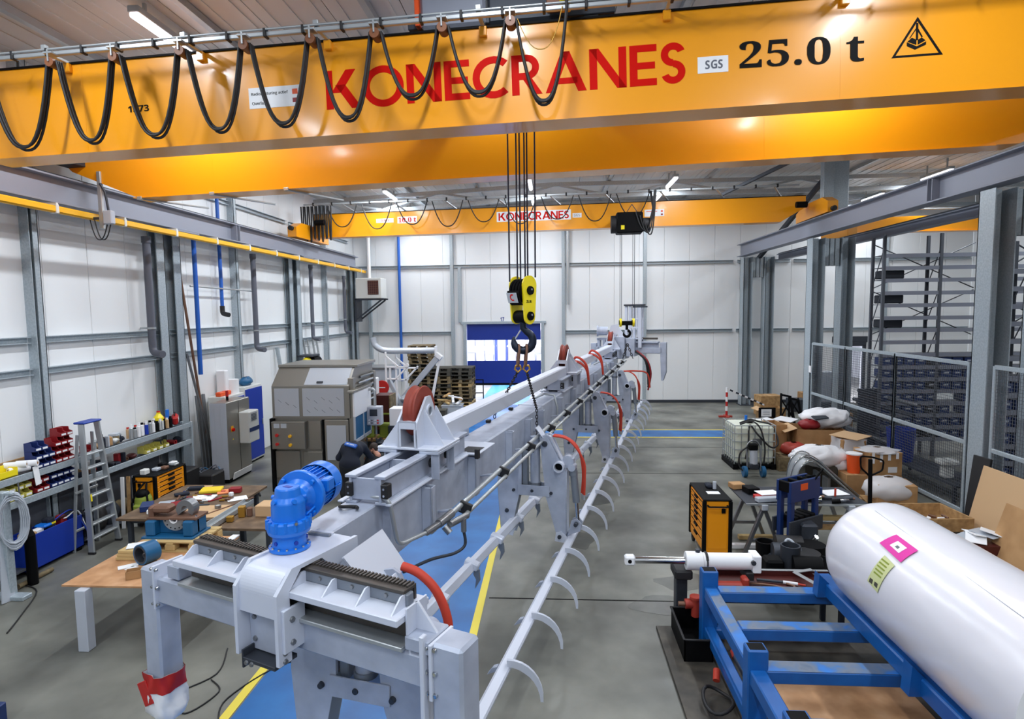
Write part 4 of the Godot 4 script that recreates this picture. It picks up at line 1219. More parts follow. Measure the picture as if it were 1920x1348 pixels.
func main_beam(r: Node3D, SIDE: Transform3D):
	obj("beam_neck", MB.new().bx(-0.18, 0.15, 1.78, 2.265, -1.25, -0.42, 0.012), M.rake, r)
	obj("neck_flange", MB.new().bx(-0.2, 0.175, 1.75, 2.275, -0.42, -0.385), M.rake_light, r)
	obj("neck_flange", MB.new().bx(-0.2, 0.175, 1.75, 2.275, -0.38, -0.345), M.rake_dark, r)
	for y in [1.85, 2.05, 2.2]: obj("bolt", MB.new().cyl(m3(0.165, y, 0.33), m3(0.165, y, 0.44), 0.018, -1, 6), M.steel, r)
	obj("main_beam", MB.new().bx(-0.18, 0.25, 1.73, 2.262, -18.5, -1.22, 0.02), M.rake, r)
	for s in [3.3, 6.9, 10.9, 14.2]:
		obj("beam_splice", MB.new().bx(-0.195, 0.265, 1.715, 2.275, -s - 0.02, -s + 0.02), M.rake_light, r)
	# rails on top for the sheave carriages
	for seg in [[1.1, 3.15], [8.7, 11.1], [17.2, 18.7]]:
		for a in [0.2, -0.1]:
			obj("carriage_rail", MB.new().bx(a - 0.055, a + 0.055, 2.5, 2.53, -seg[1], -seg[0]).bx(a - 0.055, a + 0.055, 2.265, 2.29, -seg[1], -seg[0]).bx(a - 0.012, a + 0.012, 2.29, 2.5, -seg[1], -seg[0], 0), M.rake, r)
		obj("rail_lip", MB.new().bx(0.25, 0.3, 2.262, 2.28, -seg[1], -seg[0]).bx(-0.24, -0.18, 2.262, 2.28, -seg[1], -seg[0]), M.rake_light, r)
		for s in [seg[0] + 0.03, (seg[0] + seg[1]) * 0.5 - 0.3]: obj("rail_tie", MB.new().bx(-0.09, 0.19, 2.3, 2.5, -s - 0.01, -s + 0.01), M.rake, r)
		for a in [0.23, -0.13]:
			obj("rail_stop", MB.new().bx(a - 0.02, a + 0.05, 2.33, 2.46, -seg[0] - 0.08, -seg[0] + 0.012), M.rubber, r)
			for y in [2.36, 2.42]: obj("bolt", MB.new().bolt(m3(a + 0.015, y, seg[0] - 0.01), Vector3.BACK, 0.014), M.chrome, r)
	# upright stiffener channels on the right face
	for s in [1.85, 3.15, 4.7, 5.75, 6.6, 8.2, 9.6, 11.4, 12.8, 14.6, 16.4]:
		var dark: bool = int(s * 10) % 4 < 2
		obj("stiffener", MB.new().bx(0.25, 0.36, 1.74, 2.22, -s - 0.012, -s + 0.012).bx(0.345, 0.36, 1.74, 2.22, -s - 0.11, -s + 0.012).bx(0.25, 0.36, 1.74, 2.22, -s - 0.11, -s - 0.09), M.rake, r)
	obj("shelf_plate", MB.new().bx(-0.1, 0.42, 2.265, 2.285, -3.7, -3.05, 0.006), M.rake_light, r)
	obj("rubber_pad", MB.new().bx(0.16, 0.38, 2.285, 2.29, -3.4, -3.12, 0.001), M.rubber, r)
	obj("rubber_pad", MB.new().bx(0.4, 0.45, 2.24, 2.36, -3.05, -2.98), M.rubber, r)
	for s in [3.9, 5.1, 6.3]: obj("cable_saddle", MB.new().bx(-0.19, -0.12, 2.262, 2.31, -s - 0.04, -s + 0.04), M.rubber, r)
	obj("tab", MB.new().bx(-0.19, -0.13, 2.262, 2.4, -4.2, -4.05), M.rake_light, r)
	for s in [7.7, 15.0]:
		obj("hook_rod", MB.new().tube([m3(-0.1, 2.27, s), m3(0.1, 2.36, s), m3(0.3, 2.34, s), m3(0.36, 2.1, s), m3(0.36, 1.8, s)], 0.022, 8), M.aluminium, r)
	# square tube linking the sheave units
	for seg in [[2.55, 9.7], [10.25, 17.9]]:
		obj("link_tube", MB.new().bx(-0.06, 0.15, 2.5, 2.72, -seg[1], -seg[0], 0.02), M.rake_light, r)

func station(r: Node3D, s: float):
	var f := Transform3D(Basis(), m3(0, 0, s))
	var right := [Vector2(0.56, 2.0), Vector2(0.68, 2.03), Vector2(0.74, 2.0), Vector2(0.885, 1.68), Vector2(1.0, 1.45), Vector2(0.99, 0.46), Vector2(0.95, 0.36), Vector2(0.84, 0.36), Vector2(0.66, 1.0), Vector2(0.6, 1.53)]
	var left := [Vector2(-0.1, 1.7), Vector2(0.26, 1.73), Vector2(0.25, 1.2), Vector2(0.07, 0.42), Vector2(0.02, 0.36), Vector2(-0.1, 0.38), Vector2(-0.16, 1.2)]
	for k in 2:
		var z: float = [0.08, -0.08][k]
		obj("arm_plate", MB.new(f).prism(right, z - 0.015, z + 0.015), M.rake, r)
		obj("arm_plate", MB.new(f).prism(left, z - 0.015, z + 0.015), M.rake, r)
	obj("arm_rim", MB.new(f).bar(Vector3(0.7, 2.0, 0), Vector3(0.99, 1.45, 0), 0.19, 0.02, Vector3.RIGHT).bar(Vector3(0.99, 1.45, 0), Vector3(0.98, 0.45, 0), 0.19, 0.015, Vector3.RIGHT), M.rake_light, r)
	obj("arm_rim", MB.new(f).bar(Vector3(0.24, 1.2, 0), Vector3(0.06, 0.42, 0), 0.18, 0.02, Vector3.RIGHT).bar(Vector3(-0.155, 1.2, 0), Vector3(-0.1, 0.4, 0), 0.18, 0.02, Vector3.RIGHT), M.rake_dark, r)
	if s > 1.0: obj("cover_plate", MB.new().grid([[m3(0.5, 2.14, s - 0.12), m3(0.5, 2.14, s + 0.1)], [m3(0.62, 1.98, s - 0.12), m3(0.62, 1.98, s + 0.1)]], 0.012), M.rake_light, r)
	else: obj("cover_plate", MB.new().grid([[m3(0.44, 2.22, s - 0.23), m3(0.44, 2.22, s + 0.35)], [m3(0.66, 1.95, s - 0.2), m3(0.66, 1.93, s + 0.35)]], 0.012), M.rake_light, r)
	if s < 1.0: obj("cover_gusset", MB.new(Transform3D(Basis(), m3(0, 0, s - 0.2))).prism([Vector2(0.25, 1.9), Vector2(0.44, 2.21), Vector2(0.64, 1.95), Vector2(0.5, 1.8)], -0.01, 0.01), M.rake, r)
	obj("cross_link", MB.new(f).bx(0.06, 0.86, 1.04, 1.2, -0.11, -0.095).bx(0.2, 0.72, 1.03, 1.2, 0.1, 0.115), M.rake, r)
	obj("lift_cylinder", MB.new(f).cyl(Vector3(0.46, 1.18, 0), Vector3(0.46, 1.98, 0), 0.08, -1, 20), M.rake, r)
	obj("cylinder_collar", MB.new(f).cyl(Vector3(0.46, 1.78, 0), Vector3(0.46, 1.84, 0), 0.095, -1, 20).cyl(Vector3(0.46, 1.18, 0), Vector3(0.46, 1.23, 0), 0.095, -1, 20), M.rake_dark, r)
	obj("dark_post", MB.new(f).bx(0.26, 0.34, 1.15, 1.73, -0.06, 0.06), M.rake_dark, r)
	for q in [[0.43, 1.11, 0.03], [0.74, 1.09, 0.028], [0.64, 1.88, 0.05], [0.12, 1.1, 0.028], [0.0, 0.75, 0.035]]:
		obj("pivot_pin", MB.new(f).cyl(Vector3(q[0], q[1], 0.09), Vector3(q[0], q[1], 0.125), q[2], q[2] * 0.8, 16), M.dark_steel, r)
	obj("pivot_tube", MB.new(f).pipe(Vector3(0.88, 1.54, -0.12), Vector3(0.88, 1.54, 0.19), 0.085, 0.066), M.rake_light, r)
	obj("tube_inside", MB.new(f).cyl(Vector3(0.88, 1.54, 0.1), Vector3(0.88, 1.54, 0.11), 0.067), M.black, r)
	obj("knuckle", MB.new(f).cyl(Vector3(1.0, 1.62, -0.06), Vector3(1.0, 1.62, 0.06), 0.08, -1, 18).bx(0.94, 1.1, 1.5, 1.66, -0.05, 0.05).cyl(Vector3(1.07, 1.52, -0.07), Vector3(1.07, 1.52, 0.09), 0.06, -1, 18), M.rake, r)
	obj("tilt_cylinder", MB.new(f).cyl(Vector3(1.08, 1.5, 0), Vector3(1.13, 0.95, 0), 0.058, -1, 18).cyl(Vector3(1.08, 1.46, 0), Vector3(1.085, 1.38, 0), 0.068, -1, 18), M.rake_dark, r)
	obj("tilt_rod", MB.new(f).cyl(Vector3(1.13, 0.95, 0), Vector3(1.15, 0.66, 0), 0.03, -1, 12), M.chrome, r)
	for k in [-1, 1]:
		obj("tilt_lug", MB.new(f).prism([Vector2(1.0, 0.42), Vector2(1.2, 0.5), Vector2(1.22, 0.62), Vector2(1.15, 0.7), Vector2(1.06, 0.66)], k * 0.06 - 0.01, k * 0.06 + 0.01), M.rake, r)
		obj("foot_lug", MB.new(f).prism([Vector2(0.8, 0.32), Vector2(0.82, 0.46), Vector2(0.9, 0.49), Vector2(1.0, 0.4), Vector2(1.05, 0.3)], k * 0.11 - 0.01, k * 0.11 + 0.01), M.rake_light, r)
		obj("foot_lug", MB.new(f).prism([Vector2(-0.14, 0.4), Vector2(-0.06, 0.5), Vector2(0.06, 0.48), Vector2(0.18, 0.58), Vector2(0.1, 0.34)], k * 0.11 - 0.01, k * 0.11 + 0.01), M.rake_light, r)
	for q in [[1.14, 0.62], [0.88, 0.4], [-0.02, 0.43]]:
		obj("pivot_pin", MB.new(f).cyl(Vector3(q[0], q[1], 0.06), Vector3(q[0], q[1], 0.15), 0.036, 0.03, 16), M.dark_steel, r)
	# red hoses looping over the arm
	for k in (3 if s > 1.0 else 0):
		var z := -0.08 + k * 0.05
		obj("hydraulic_hose", MB.new(f).tube(smooth([Vector3(0.76, 2.0, z), Vector3(0.95 + k * 0.01, 1.97, z), Vector3(1.13, 1.84, z + 0.02), Vector3(1.2 + k * 0.03, 1.6, z), Vector3(1.22 + k * 0.025, 1.35, z), Vector3(1.2 + k * 0.03, 1.08, z)], 4), 0.017, 7), M.hose, r)
	if s > 1.0: obj("hose_fitting", MB.new(f).cyl(Vector3(1.22, 1.08, -0.03), Vector3(1.22, 1.0, -0.03), 0.02, -1, 8).cyl(Vector3(1.26, 1.08, 0.02), Vector3(1.26, 1.0, 0.02), 0.02, -1, 8), M.aluminium, r)

func smooth(pts: Array, k := 6) -> Array:
	var c := Curve3D.new()
	for i in pts.size():
		var t: Vector3 = (pts[mini(i + 1, pts.size() - 1)] - pts[maxi(i - 1, 0)]) / 6.0
		c.add_point(pts[i], -t, t)
	var out := []
	for i in (pts.size() - 1) * k + 1: out.append(c.samplef(float(i) / k))
	return out

func tine_bars(r: Node3D):
	var b := obj("tine_bar", MB.new().bar(m3(1.06, 0.32, 0.3), m3(0.99, 0.4, 19.7), 0.12, 0.13, Vector3(0.35, 1, 0), 0.018), M.rake_light, r)
	b.set_meta("label", "right tine bar with curved tines")
	var curve := []
	for i in 9:
		var a := deg_to_rad(lerpf(92, -6, i / 8.0))
		curve.append(Vector2(cos(a) * 0.36, sin(a) * 0.4 - 0.34))
	var poly := []
	for i in 9: poly.append(curve[i])
	for i in 9:
		var q: Vector2 = curve[8 - i]
		poly.append(q - Vector2(q.x, q.y + 0.34).normalized() * lerpf(0.03, 0.075, minf(1.0, i / 5.0)))
	var tm := MB.new().prism(poly, -0.018, 0.018).mesh()
	var cm := MB.new().prism([Vector2(-0.06, 0.0), Vector2(-0.11, -0.02), Vector2(-0.17, -0.1), Vector2(-0.09, -0.06), Vector2(-0.06, -0.06)], -0.03, 0.03).mesh()
	for i in 20:
		var s := 1.0 + i * 0.985
		var o := m3(lerpf(1.06, 0.99, s / 19.7), lerpf(0.36, 0.44, s / 19.7), s)
		var t := obj("tine", tm, M.rake_light, b)
		t.position = o + Vector3(0.05, 0.02, 0)
		t.rotation.y = deg_to_rad(14)
		var c := obj("tine_clip", cm, M.rake, b)
		c.position = o
	var b2 := obj("tine_bar", MB.new().bar(m3(0.0, 0.62, 1.5), m3(0.5, 0.42, 19.0), 0.12, 0.13, Vector3(-0.35, 1, 0), 0.018), M.rake_light, r)
	b2.set_meta("label", "left tine bar under the beam")
	for i in 18:
		var s := 1.7 + i * 0.985
		var u := (s - 1.5) / 17.5
		var o := m3(lerpf(0.0, 0.5, u), lerpf(0.62, 0.42, u), s)
		obj("tine_clip", MB.new(Transform3D(Basis(), o)).box(Vector3(0.02, 0.03, 0), Vector3(0.2, 0.1, 0.12), 0.015, Basis(Vector3.BACK, -0.35)), M.rake_light, b2)
		obj("tine", MB.new(Transform3D(Basis(), o)).prism([Vector2(0.06, -0.02), Vector2(0.12, -0.04), Vector2(0.13, -0.18), Vector2(0.06, -0.3), Vector2(0.08, -0.17), Vector2(0.04, -0.1)], -0.02, 0.02), M.rake_dark, b2)

func sheave_unit(r: Node3D, s: float, SIDE: Transform3D, small: bool):
	var f := Transform3D(Basis(), m3(0.05, 2.56, s))
	obj("base_plate", MB.new(f).bx(-0.36, 0.34, 0.0, 0.028, -0.29, 0.3, 0.006), M.rake_light, r)
	obj("base_plate", MB.new(f).bx(-0.36, -0.14, -0.035, -0.002, -0.29, 0.3, 0.006).bx(0.12, 0.34, -0.035, -0.002, -0.29, 0.3, 0.006), M.rake, r)
	# side cheeks with a pointed top and a pin hole
	var ch := [Vector2(-0.3, 0.028), Vector2(0.27, 0.028), Vector2(0.11, 0.44), Vector2(0.05, 0.53), Vector2(-0.05, 0.53), Vector2(-0.3, 0.29)]
	for x in [-0.115, 0.095]:
		obj("sheave_cheek", MB.new(f * SIDE * Transform3D(Basis(), Vector3(0, 0, x))).prism(ch, -0.012, 0.012), M.rake_light, r)
	obj("axle", MB.new(f).pipe(Vector3(0.105, 0.37, 0), Vector3(0.125, 0.37, 0), 0.075, 0.05), M.rake_light, r)
	obj("axle_end", MB.new(f).cyl(Vector3(-0.12, 0.37, 0), Vector3(0.112, 0.37, 0), 0.055, -1, 20), M.rake_dark, r)
	for z in [0.12, -0.17]:
		obj("gusset", MB.new(f * Transform3D(Basis(), Vector3(0, 0, z))).prism([Vector2(0.1, 0.028), Vector2(0.33, 0.028), Vector2(0.115, 0.4), Vector2(0.1, 0.4)], -0.008, 0.008), M.rake_light, r)
	obj("gusset", MB.new(f * Transform3D(Basis(), Vector3(0, 0, 0.24))).prism([Vector2(-0.12, 0.028), Vector2(-0.34, 0.028), Vector2(-0.13, 0.3), Vector2(-0.12, 0.3)], -0.008, 0.008), M.rake_light, r)
	# front box with its opening
	obj("front_frame", MB.new(f).bx(-0.115, 0.095, 0.22, 0.3, 0.28, 0.3, 0.003).bx(-0.125, -0.085, 0.028, 0.22, 0.28, 0.3, 0.003).bx(0.065, 0.105, 0.028, 0.22, 0.28, 0.3, 0.003).bx(-0.115, 0.095, 0.285, 0.3, -0.1, 0.3, 0.003), M.rake_light, r)
	obj("box_inside", MB.new(f).bx(-0.1, 0.08, 0.03, 0.27, 0.0, 0.02, 0), M.rake_dark, r)
	obj("sheave", MB.new(f).lathe(Vector3(-0.075, 0.37, 0), Vector3.RIGHT, [Vector2(0.05, 0), Vector2(0.265, 0), Vector2(0.272, 0.012), Vector2(0.24, 0.05), Vector2(0.24, 0.08), Vector2(0.272, 0.118), Vector2(0.265, 0.13), Vector2(0.05, 0.13)], 40), M.sheave, r)
	# brackets gripping the rails
	for z in [0.2, -0.2]:
		obj("clamp_bracket", MB.new(f).bx(0.24, 0.262, -0.3, -0.03, z - 0.07, z + 0.07).bx(0.24, 0.33, -0.3, -0.03, z + 0.05, z + 0.065).bx(-0.3, -0.28, -0.3, -0.03, z - 0.07, z + 0.07), M.rake, r)
		for y in [-0.24, -0.12]: obj("bolt", MB.new(f).bolt(Vector3(0.262, y, z), Vector3.RIGHT, 0.018), M.chrome, r)
		obj("guide_roller", MB.new(f).cyl(Vector3(0.2, -0.14, z), Vector3(0.24, -0.14, z), 0.05, -1, 14), M.rubber, r)
	for x in [-0.3, 0.28]:
		for z in [-0.24, 0.25]: obj("bolt", MB.new(f).bolt(Vector3(x, 0.028, z), Vector3.UP, 0.016), M.rake_light, r)

func pipes(r: Node3D):
	var a := [m3(0.52, 1.93, 1.95), m3(0.5, 2.2, 18.2)]
	var b := [m3(0.6, 1.86, 2.1), m3(0.58, 2.13, 18.2)]
	obj("hydraulic_pipe", MB.new().cyl(a[0], a[1], 0.03, -1, 12), M.aluminium, r)
	obj("hydraulic_pipe", MB.new().cyl(b[0], b[1], 0.024, -1, 12), M.aluminium, r)
	var s := 2.25
	while s < 18.0:
		var t := (s - 1.95) / 16.25
		var q: Vector3 = a[0].lerp(a[1], t)
		obj("pipe_clamp", MB.new().box(q + Vector3(0.04, -0.035, 0), Vector3(0.14, 0.13, 0.045), 0.008, Basis(Vector3.BACK, -0.35)), M.rubber, r)
		obj("clamp_arm", MB.new().bar(q + Vector3(0.0, -0.05, 0), m3(0.25, q.y - 0.1, s), 0.05, 0.02), M.rake, r)
		s += 1.36
	# pipe bent over the beam and its fittings
	obj("hydraulic_pipe", MB.new().tube(routed([m3(-0.22, 2.3, 1.3), m3(-0.12, 2.33, 1.16), m3(0.28, 2.33, 1.12), m3(0.3, 1.86, 1.22), m3(0.42, 1.86, 1.6)], 0.09), 0.02, 10), M.aluminium, r)
	obj("pipe_union", MB.new().cyl(m3(0.41, 1.86, 1.58), m3(0.5, 1.9, 1.85), 0.036, -1, 6).cyl(m3(0.47, 1.89, 1.76), m3(0.52, 1.93, 1.98), 0.045, -1, 12), M.steel, r)
	obj("pipe_tee", MB.new().cyl(m3(0.55, 1.86, 1.85), m3(0.62, 1.86, 2.15), 0.036, -1, 8).cyl(m3(0.62, 1.86, 2.05), m3(0.62, 1.72, 2.05), 0.03, -1, 8).cyl(m3(0.5, 1.84, 1.83), m3(0.56, 1.78, 1.83), 0.036, -1, 8), M.steel, r)
	obj("hydraulic_hose", MB.new().tube(smooth([m3(0.62, 1.72, 2.05), m3(0.63, 1.58, 2.05), m3(0.55, 1.52, 1.95), m3(0.4, 1.54, 1.7), m3(0.28, 1.55, 1.35)], 5), 0.016, 7), M.dark_steel, r)
	obj("hydraulic_hose", MB.new().tube(smooth([m3(0.72, 2.02, 0.5), m3(0.86, 1.98, 0.5), m3(1.0, 1.86, 0.5), m3(1.09, 1.65, 0.5), m3(1.1, 1.42, 0.5)], 5), 0.036, 9), M.hose, r)
	obj("cable_tie_bundle", MB.new().tube(smooth([m3(-0.12, 2.28, 0.95), m3(-0.05, 2.3, 0.9), m3(0.02, 2.28, 0.98), m3(0.09, 2.3, 0.9)], 4), 0.016, 6), M.rubber, r)
	for s2 in [10.9, 13.3]:
		for k in 2: obj("hydraulic_hose", MB.new().tube(smooth([m3(0.45, 2.15, s2), m3(0.38, 2.55 + k * 0.1, s2), m3(0.1, 2.72 + k * 0.1, s2 + 0.1), m3(-0.05, 2.5, s2 + 0.3)], 5), 0.03, 7), M.hose, r)

func far_end(r: Node3D, SIDE: Transform3D):
	var f := Transform3D(Basis(Vector3.UP, deg_to_rad(-9.6)), m3(0, 0, 18.5))
	# cross frame with its rack, like the near one
	obj("cross_beam", MB.new(f).bx(-0.6, 1.9, 2.4, 2.62, -0.1, 0.1, 0.02), M.rake, r)
	obj("upper_flange", MB.new(f).bx(0.9, 1.75, 2.78, 2.83, -0.16, 0.16).bx(0.9, 1.75, 2.62, 2.78, -0.02, 0.02), M.rake, r)
	obj("toothed_rack", MB.new(f).bx(0.95, 1.7, 2.9, 2.97, -0.08, 0.06), M.rack_steel, r)
	obj("end_leg", MB.new(f).prism([Vector2(1.8, 2.8), Vector2(2.02, 2.8), Vector2(2.02, 1.75), Vector2(1.92, 1.45), Vector2(1.86, 1.45)], -0.1, 0.1), M.rake, r)
	obj("end_leg", MB.new(f).bx(-0.75, -0.55, 1.4, 2.75, -0.1, 0.1), M.rake, r)
	obj("carriage_block", MB.new(f).bx(0.0, 0.6, 2.2, 3.0, -0.3, 0.35).bx(0.65, 0.95, 2.3, 2.95, -0.2, 0.3), M.rake, r)
	for k in 5:
		var x := 0.5 + k * 0.155
		obj("guide_post", MB.new(f).bx(x - 0.05, x + 0.05, 2.7, 4.1, -0.3 + k * 0.03, -0.2 + k * 0.03), M.rake_light, r)
		obj("post_cap", MB.new(f).bx(x - 0.07, x + 0.09, 4.1, 4.16, -0.36 + k * 0.03, -0.14 + k * 0.03), M.dark_steel, r)
	obj("guide_post", MB.new(f).bx(1.05, 1.17, 2.6, 4.04, 0.1, 0.2), M.rake_light, r)
	obj("top_rail", MB.new(f).bx(0.85, 1.35, 4.04, 4.09, 0.05, 0.2), M.dark_steel, r)
	for y in [2.9, 3.3, 3.6]: obj("rung", MB.new(f).bx(0.75, 1.2, y, y + 0.05, 0.08, 0.14), M.rake_light, r)
	obj("drive_head", MB.new(f).cyl(Vector3(-0.42, 3.2, 0.2), Vector3(-0.1, 3.2, 0.1), 0.16, -1, 14).cyl(Vector3(-0.48, 3.2, 0.22), Vector3(-0.42, 3.2, 0.2), 0.2, -1, 8), M.rake, r)
	obj("lever_arm", MB.new(f).prism([Vector2(-0.15, 2.7), Vector2(0.05, 3.4), Vector2(0.3, 3.45), Vector2(0.35, 3.3), Vector2(0.75, 2.75), Vector2(0.6, 2.7), Vector2(0.28, 3.1), Vector2(0.1, 2.7)], 0.1, 0.2), M.rake_light, r)
	obj("roller_bracket", MB.new(f).bx(-0.5, -0.4, 2.3, 2.9, -0.1, 0.1).bx(-0.3, -0.2, 2.3, 2.85, -0.1, 0.1).bx(-0.52, -0.18, 2.85, 2.95, -0.1, 0.1), M.rake, r)
	for k in 3: obj("hydraulic_hose", MB.new(f).tube(smooth([Vector3(0.9 + k * 0.05, 2.5, 0.2), Vector3(1.3 + k * 0.04, 2.2, 0.25), Vector3(1.4 + k * 0.06, 1.7, 0.2), Vector3(1.42, 1.3 - k * 0.1, 0.2)], 5), 0.03, 7), M.rubber if k < 2 else M.bin_red, r)
	obj("hydraulic_hose", MB.new(f).tube(smooth([Vector3(0.5, 1.75, 0.3), Vector3(1.0, 1.78, 0.3), Vector3(1.4, 1.7, 0.25), Vector3(1.5, 1.2, 0.25)], 5), 0.03, 7), M.hose, r)

func slings():
	var w := func(a, h, s): return RT * m3(a, h, s)
	var hk := EYE + (Vector3(-0.375, 3.82, -7.8) - EYE) * KC + Vector3(0, -0.36, 0.0)
	var a := hk + Vector3(-0.02, 0, 0.02)
	var nm := ["left", "right"]
	var ends := [w.call(-0.22, 2.05, 5.6), w.call(0.31, 1.75, 6.3)]
	for k in 2:
		var t := thing("chain_sling", "dark chain sling from the large hook to the %s side of the main beam" % nm[k], "chain", Vector3.ZERO, 0, "chain slings at the large hook")
		var c: Vector3 = a + Vector3(-0.04 + k * 0.09, 0.06, 0.03)
		var low: Vector3 = c + Vector3(-0.015 + k * 0.03, -0.28, 0.0)
		var pts := []
		for j in 15:
			var q := TAU * j / 14.0
			pts.append((c + low) / 2 + Vector3(0.012 + cos(q) * 0.012 - 0.012, 0, 0) + Vector3(sin(q) * 0.012, cos(q) * 0.15, sin(q) * 0.05))
		obj("master_link", MB.new().tube(pts, 0.018, 8, false), M.rust, t)
		obj("shackle", MB.new().cyl(low + Vector3(-0.035, 0, 0), low + Vector3(0.035, 0, 0), 0.014, -1, 8).tube([low + Vector3(-0.03, 0, 0), low + Vector3(-0.045, -0.05, 0), low + Vector3(0, -0.09, 0), low + Vector3(0.045, -0.05, 0), low + Vector3(0.03, 0, 0)], 0.014, 7), M.gold, t)
		var e: Vector3 = ends[k]
		var topside: Vector3 = w.call([-0.22, 0.31][k], 2.3, [5.6, 6.3][k])
		obj("chain", link_chain(link_chain(MB.new(), low + Vector3(0, -0.08, 0), topside, 0.032), topside, e, 0.032), M.chain, t)
	# sling from the small hook down to the far end
	var t2 := thing("chain_sling", "short chain sling from the small hook to the far end of the rake machine", "chain")
	for k in 2: obj("chain", link_chain(MB.new(), Vector3(2.27, 2.95, -18.2), Vector3(2.15 + k * 0.3, 2.5, -18.3), 0.05), M.chain, t2)

const ORD := ["first", "second", "third", "fourth", "fifth", "sixth", "seventh", "eighth", "ninth", "tenth", "eleventh", "twelfth", "thirteenth", "fourteenth", "fifteenth", "sixteenth", "seventeenth", "eighteenth", "nineteenth", "twentieth", "twenty-first", "twenty-second", "twenty-third"]

# ---------------------------------------------------------------- left side: tool shelves, ladder, benches
func four_legs(t: Node3D, x0: float, x1: float, z0: float, z1: float, h: float, w: float, m: Material, called := "leg"):
	for x in [x0, x1]:
		for z in [z0, z1]: obj(called, MB.new().bx(x - w / 2, x + w / 2, 0, h, z - w / 2, z + w / 2), m, t)

# an open-fronted stacking bin, front towards +x
func parts_bin(m: Material) -> Node3D:
	var t := Node3D.new()
	var st := MB.new().bx(-0.09, 0.09, 0, 0.008, -0.058, 0.058, 0).bx(-0.09, -0.082, 0, 0.135, -0.058, 0.058, 0)
	for s in [-1, 1]: st.prism([Vector2(-0.09, 0), Vector2(0.09, 0), Vector2(0.1, 0.06), Vector2(0.04, 0.08), Vector2(0.03, 0.135), Vector2(-0.09, 0.135)], s * 0.058 - 0.004, s * 0.058 + 0.004)
	st.bx(0.09, 0.1, 0, 0.06, -0.058, 0.058, 0)
	obj("shell", st, m, t)
	obj("card", MB.new().bx(0.1, 0.104, 0.015, 0.045, -0.045, 0.045, 0), M.paper, t)
	return t

func place_bin(proto: Node3D, at: Vector3, label: String, group: String):
	var o := proto.duplicate()
	o.name = numbered("parts_bin")
	add_child(o)
	o.position = at
	tag(o, label, "bin", group)

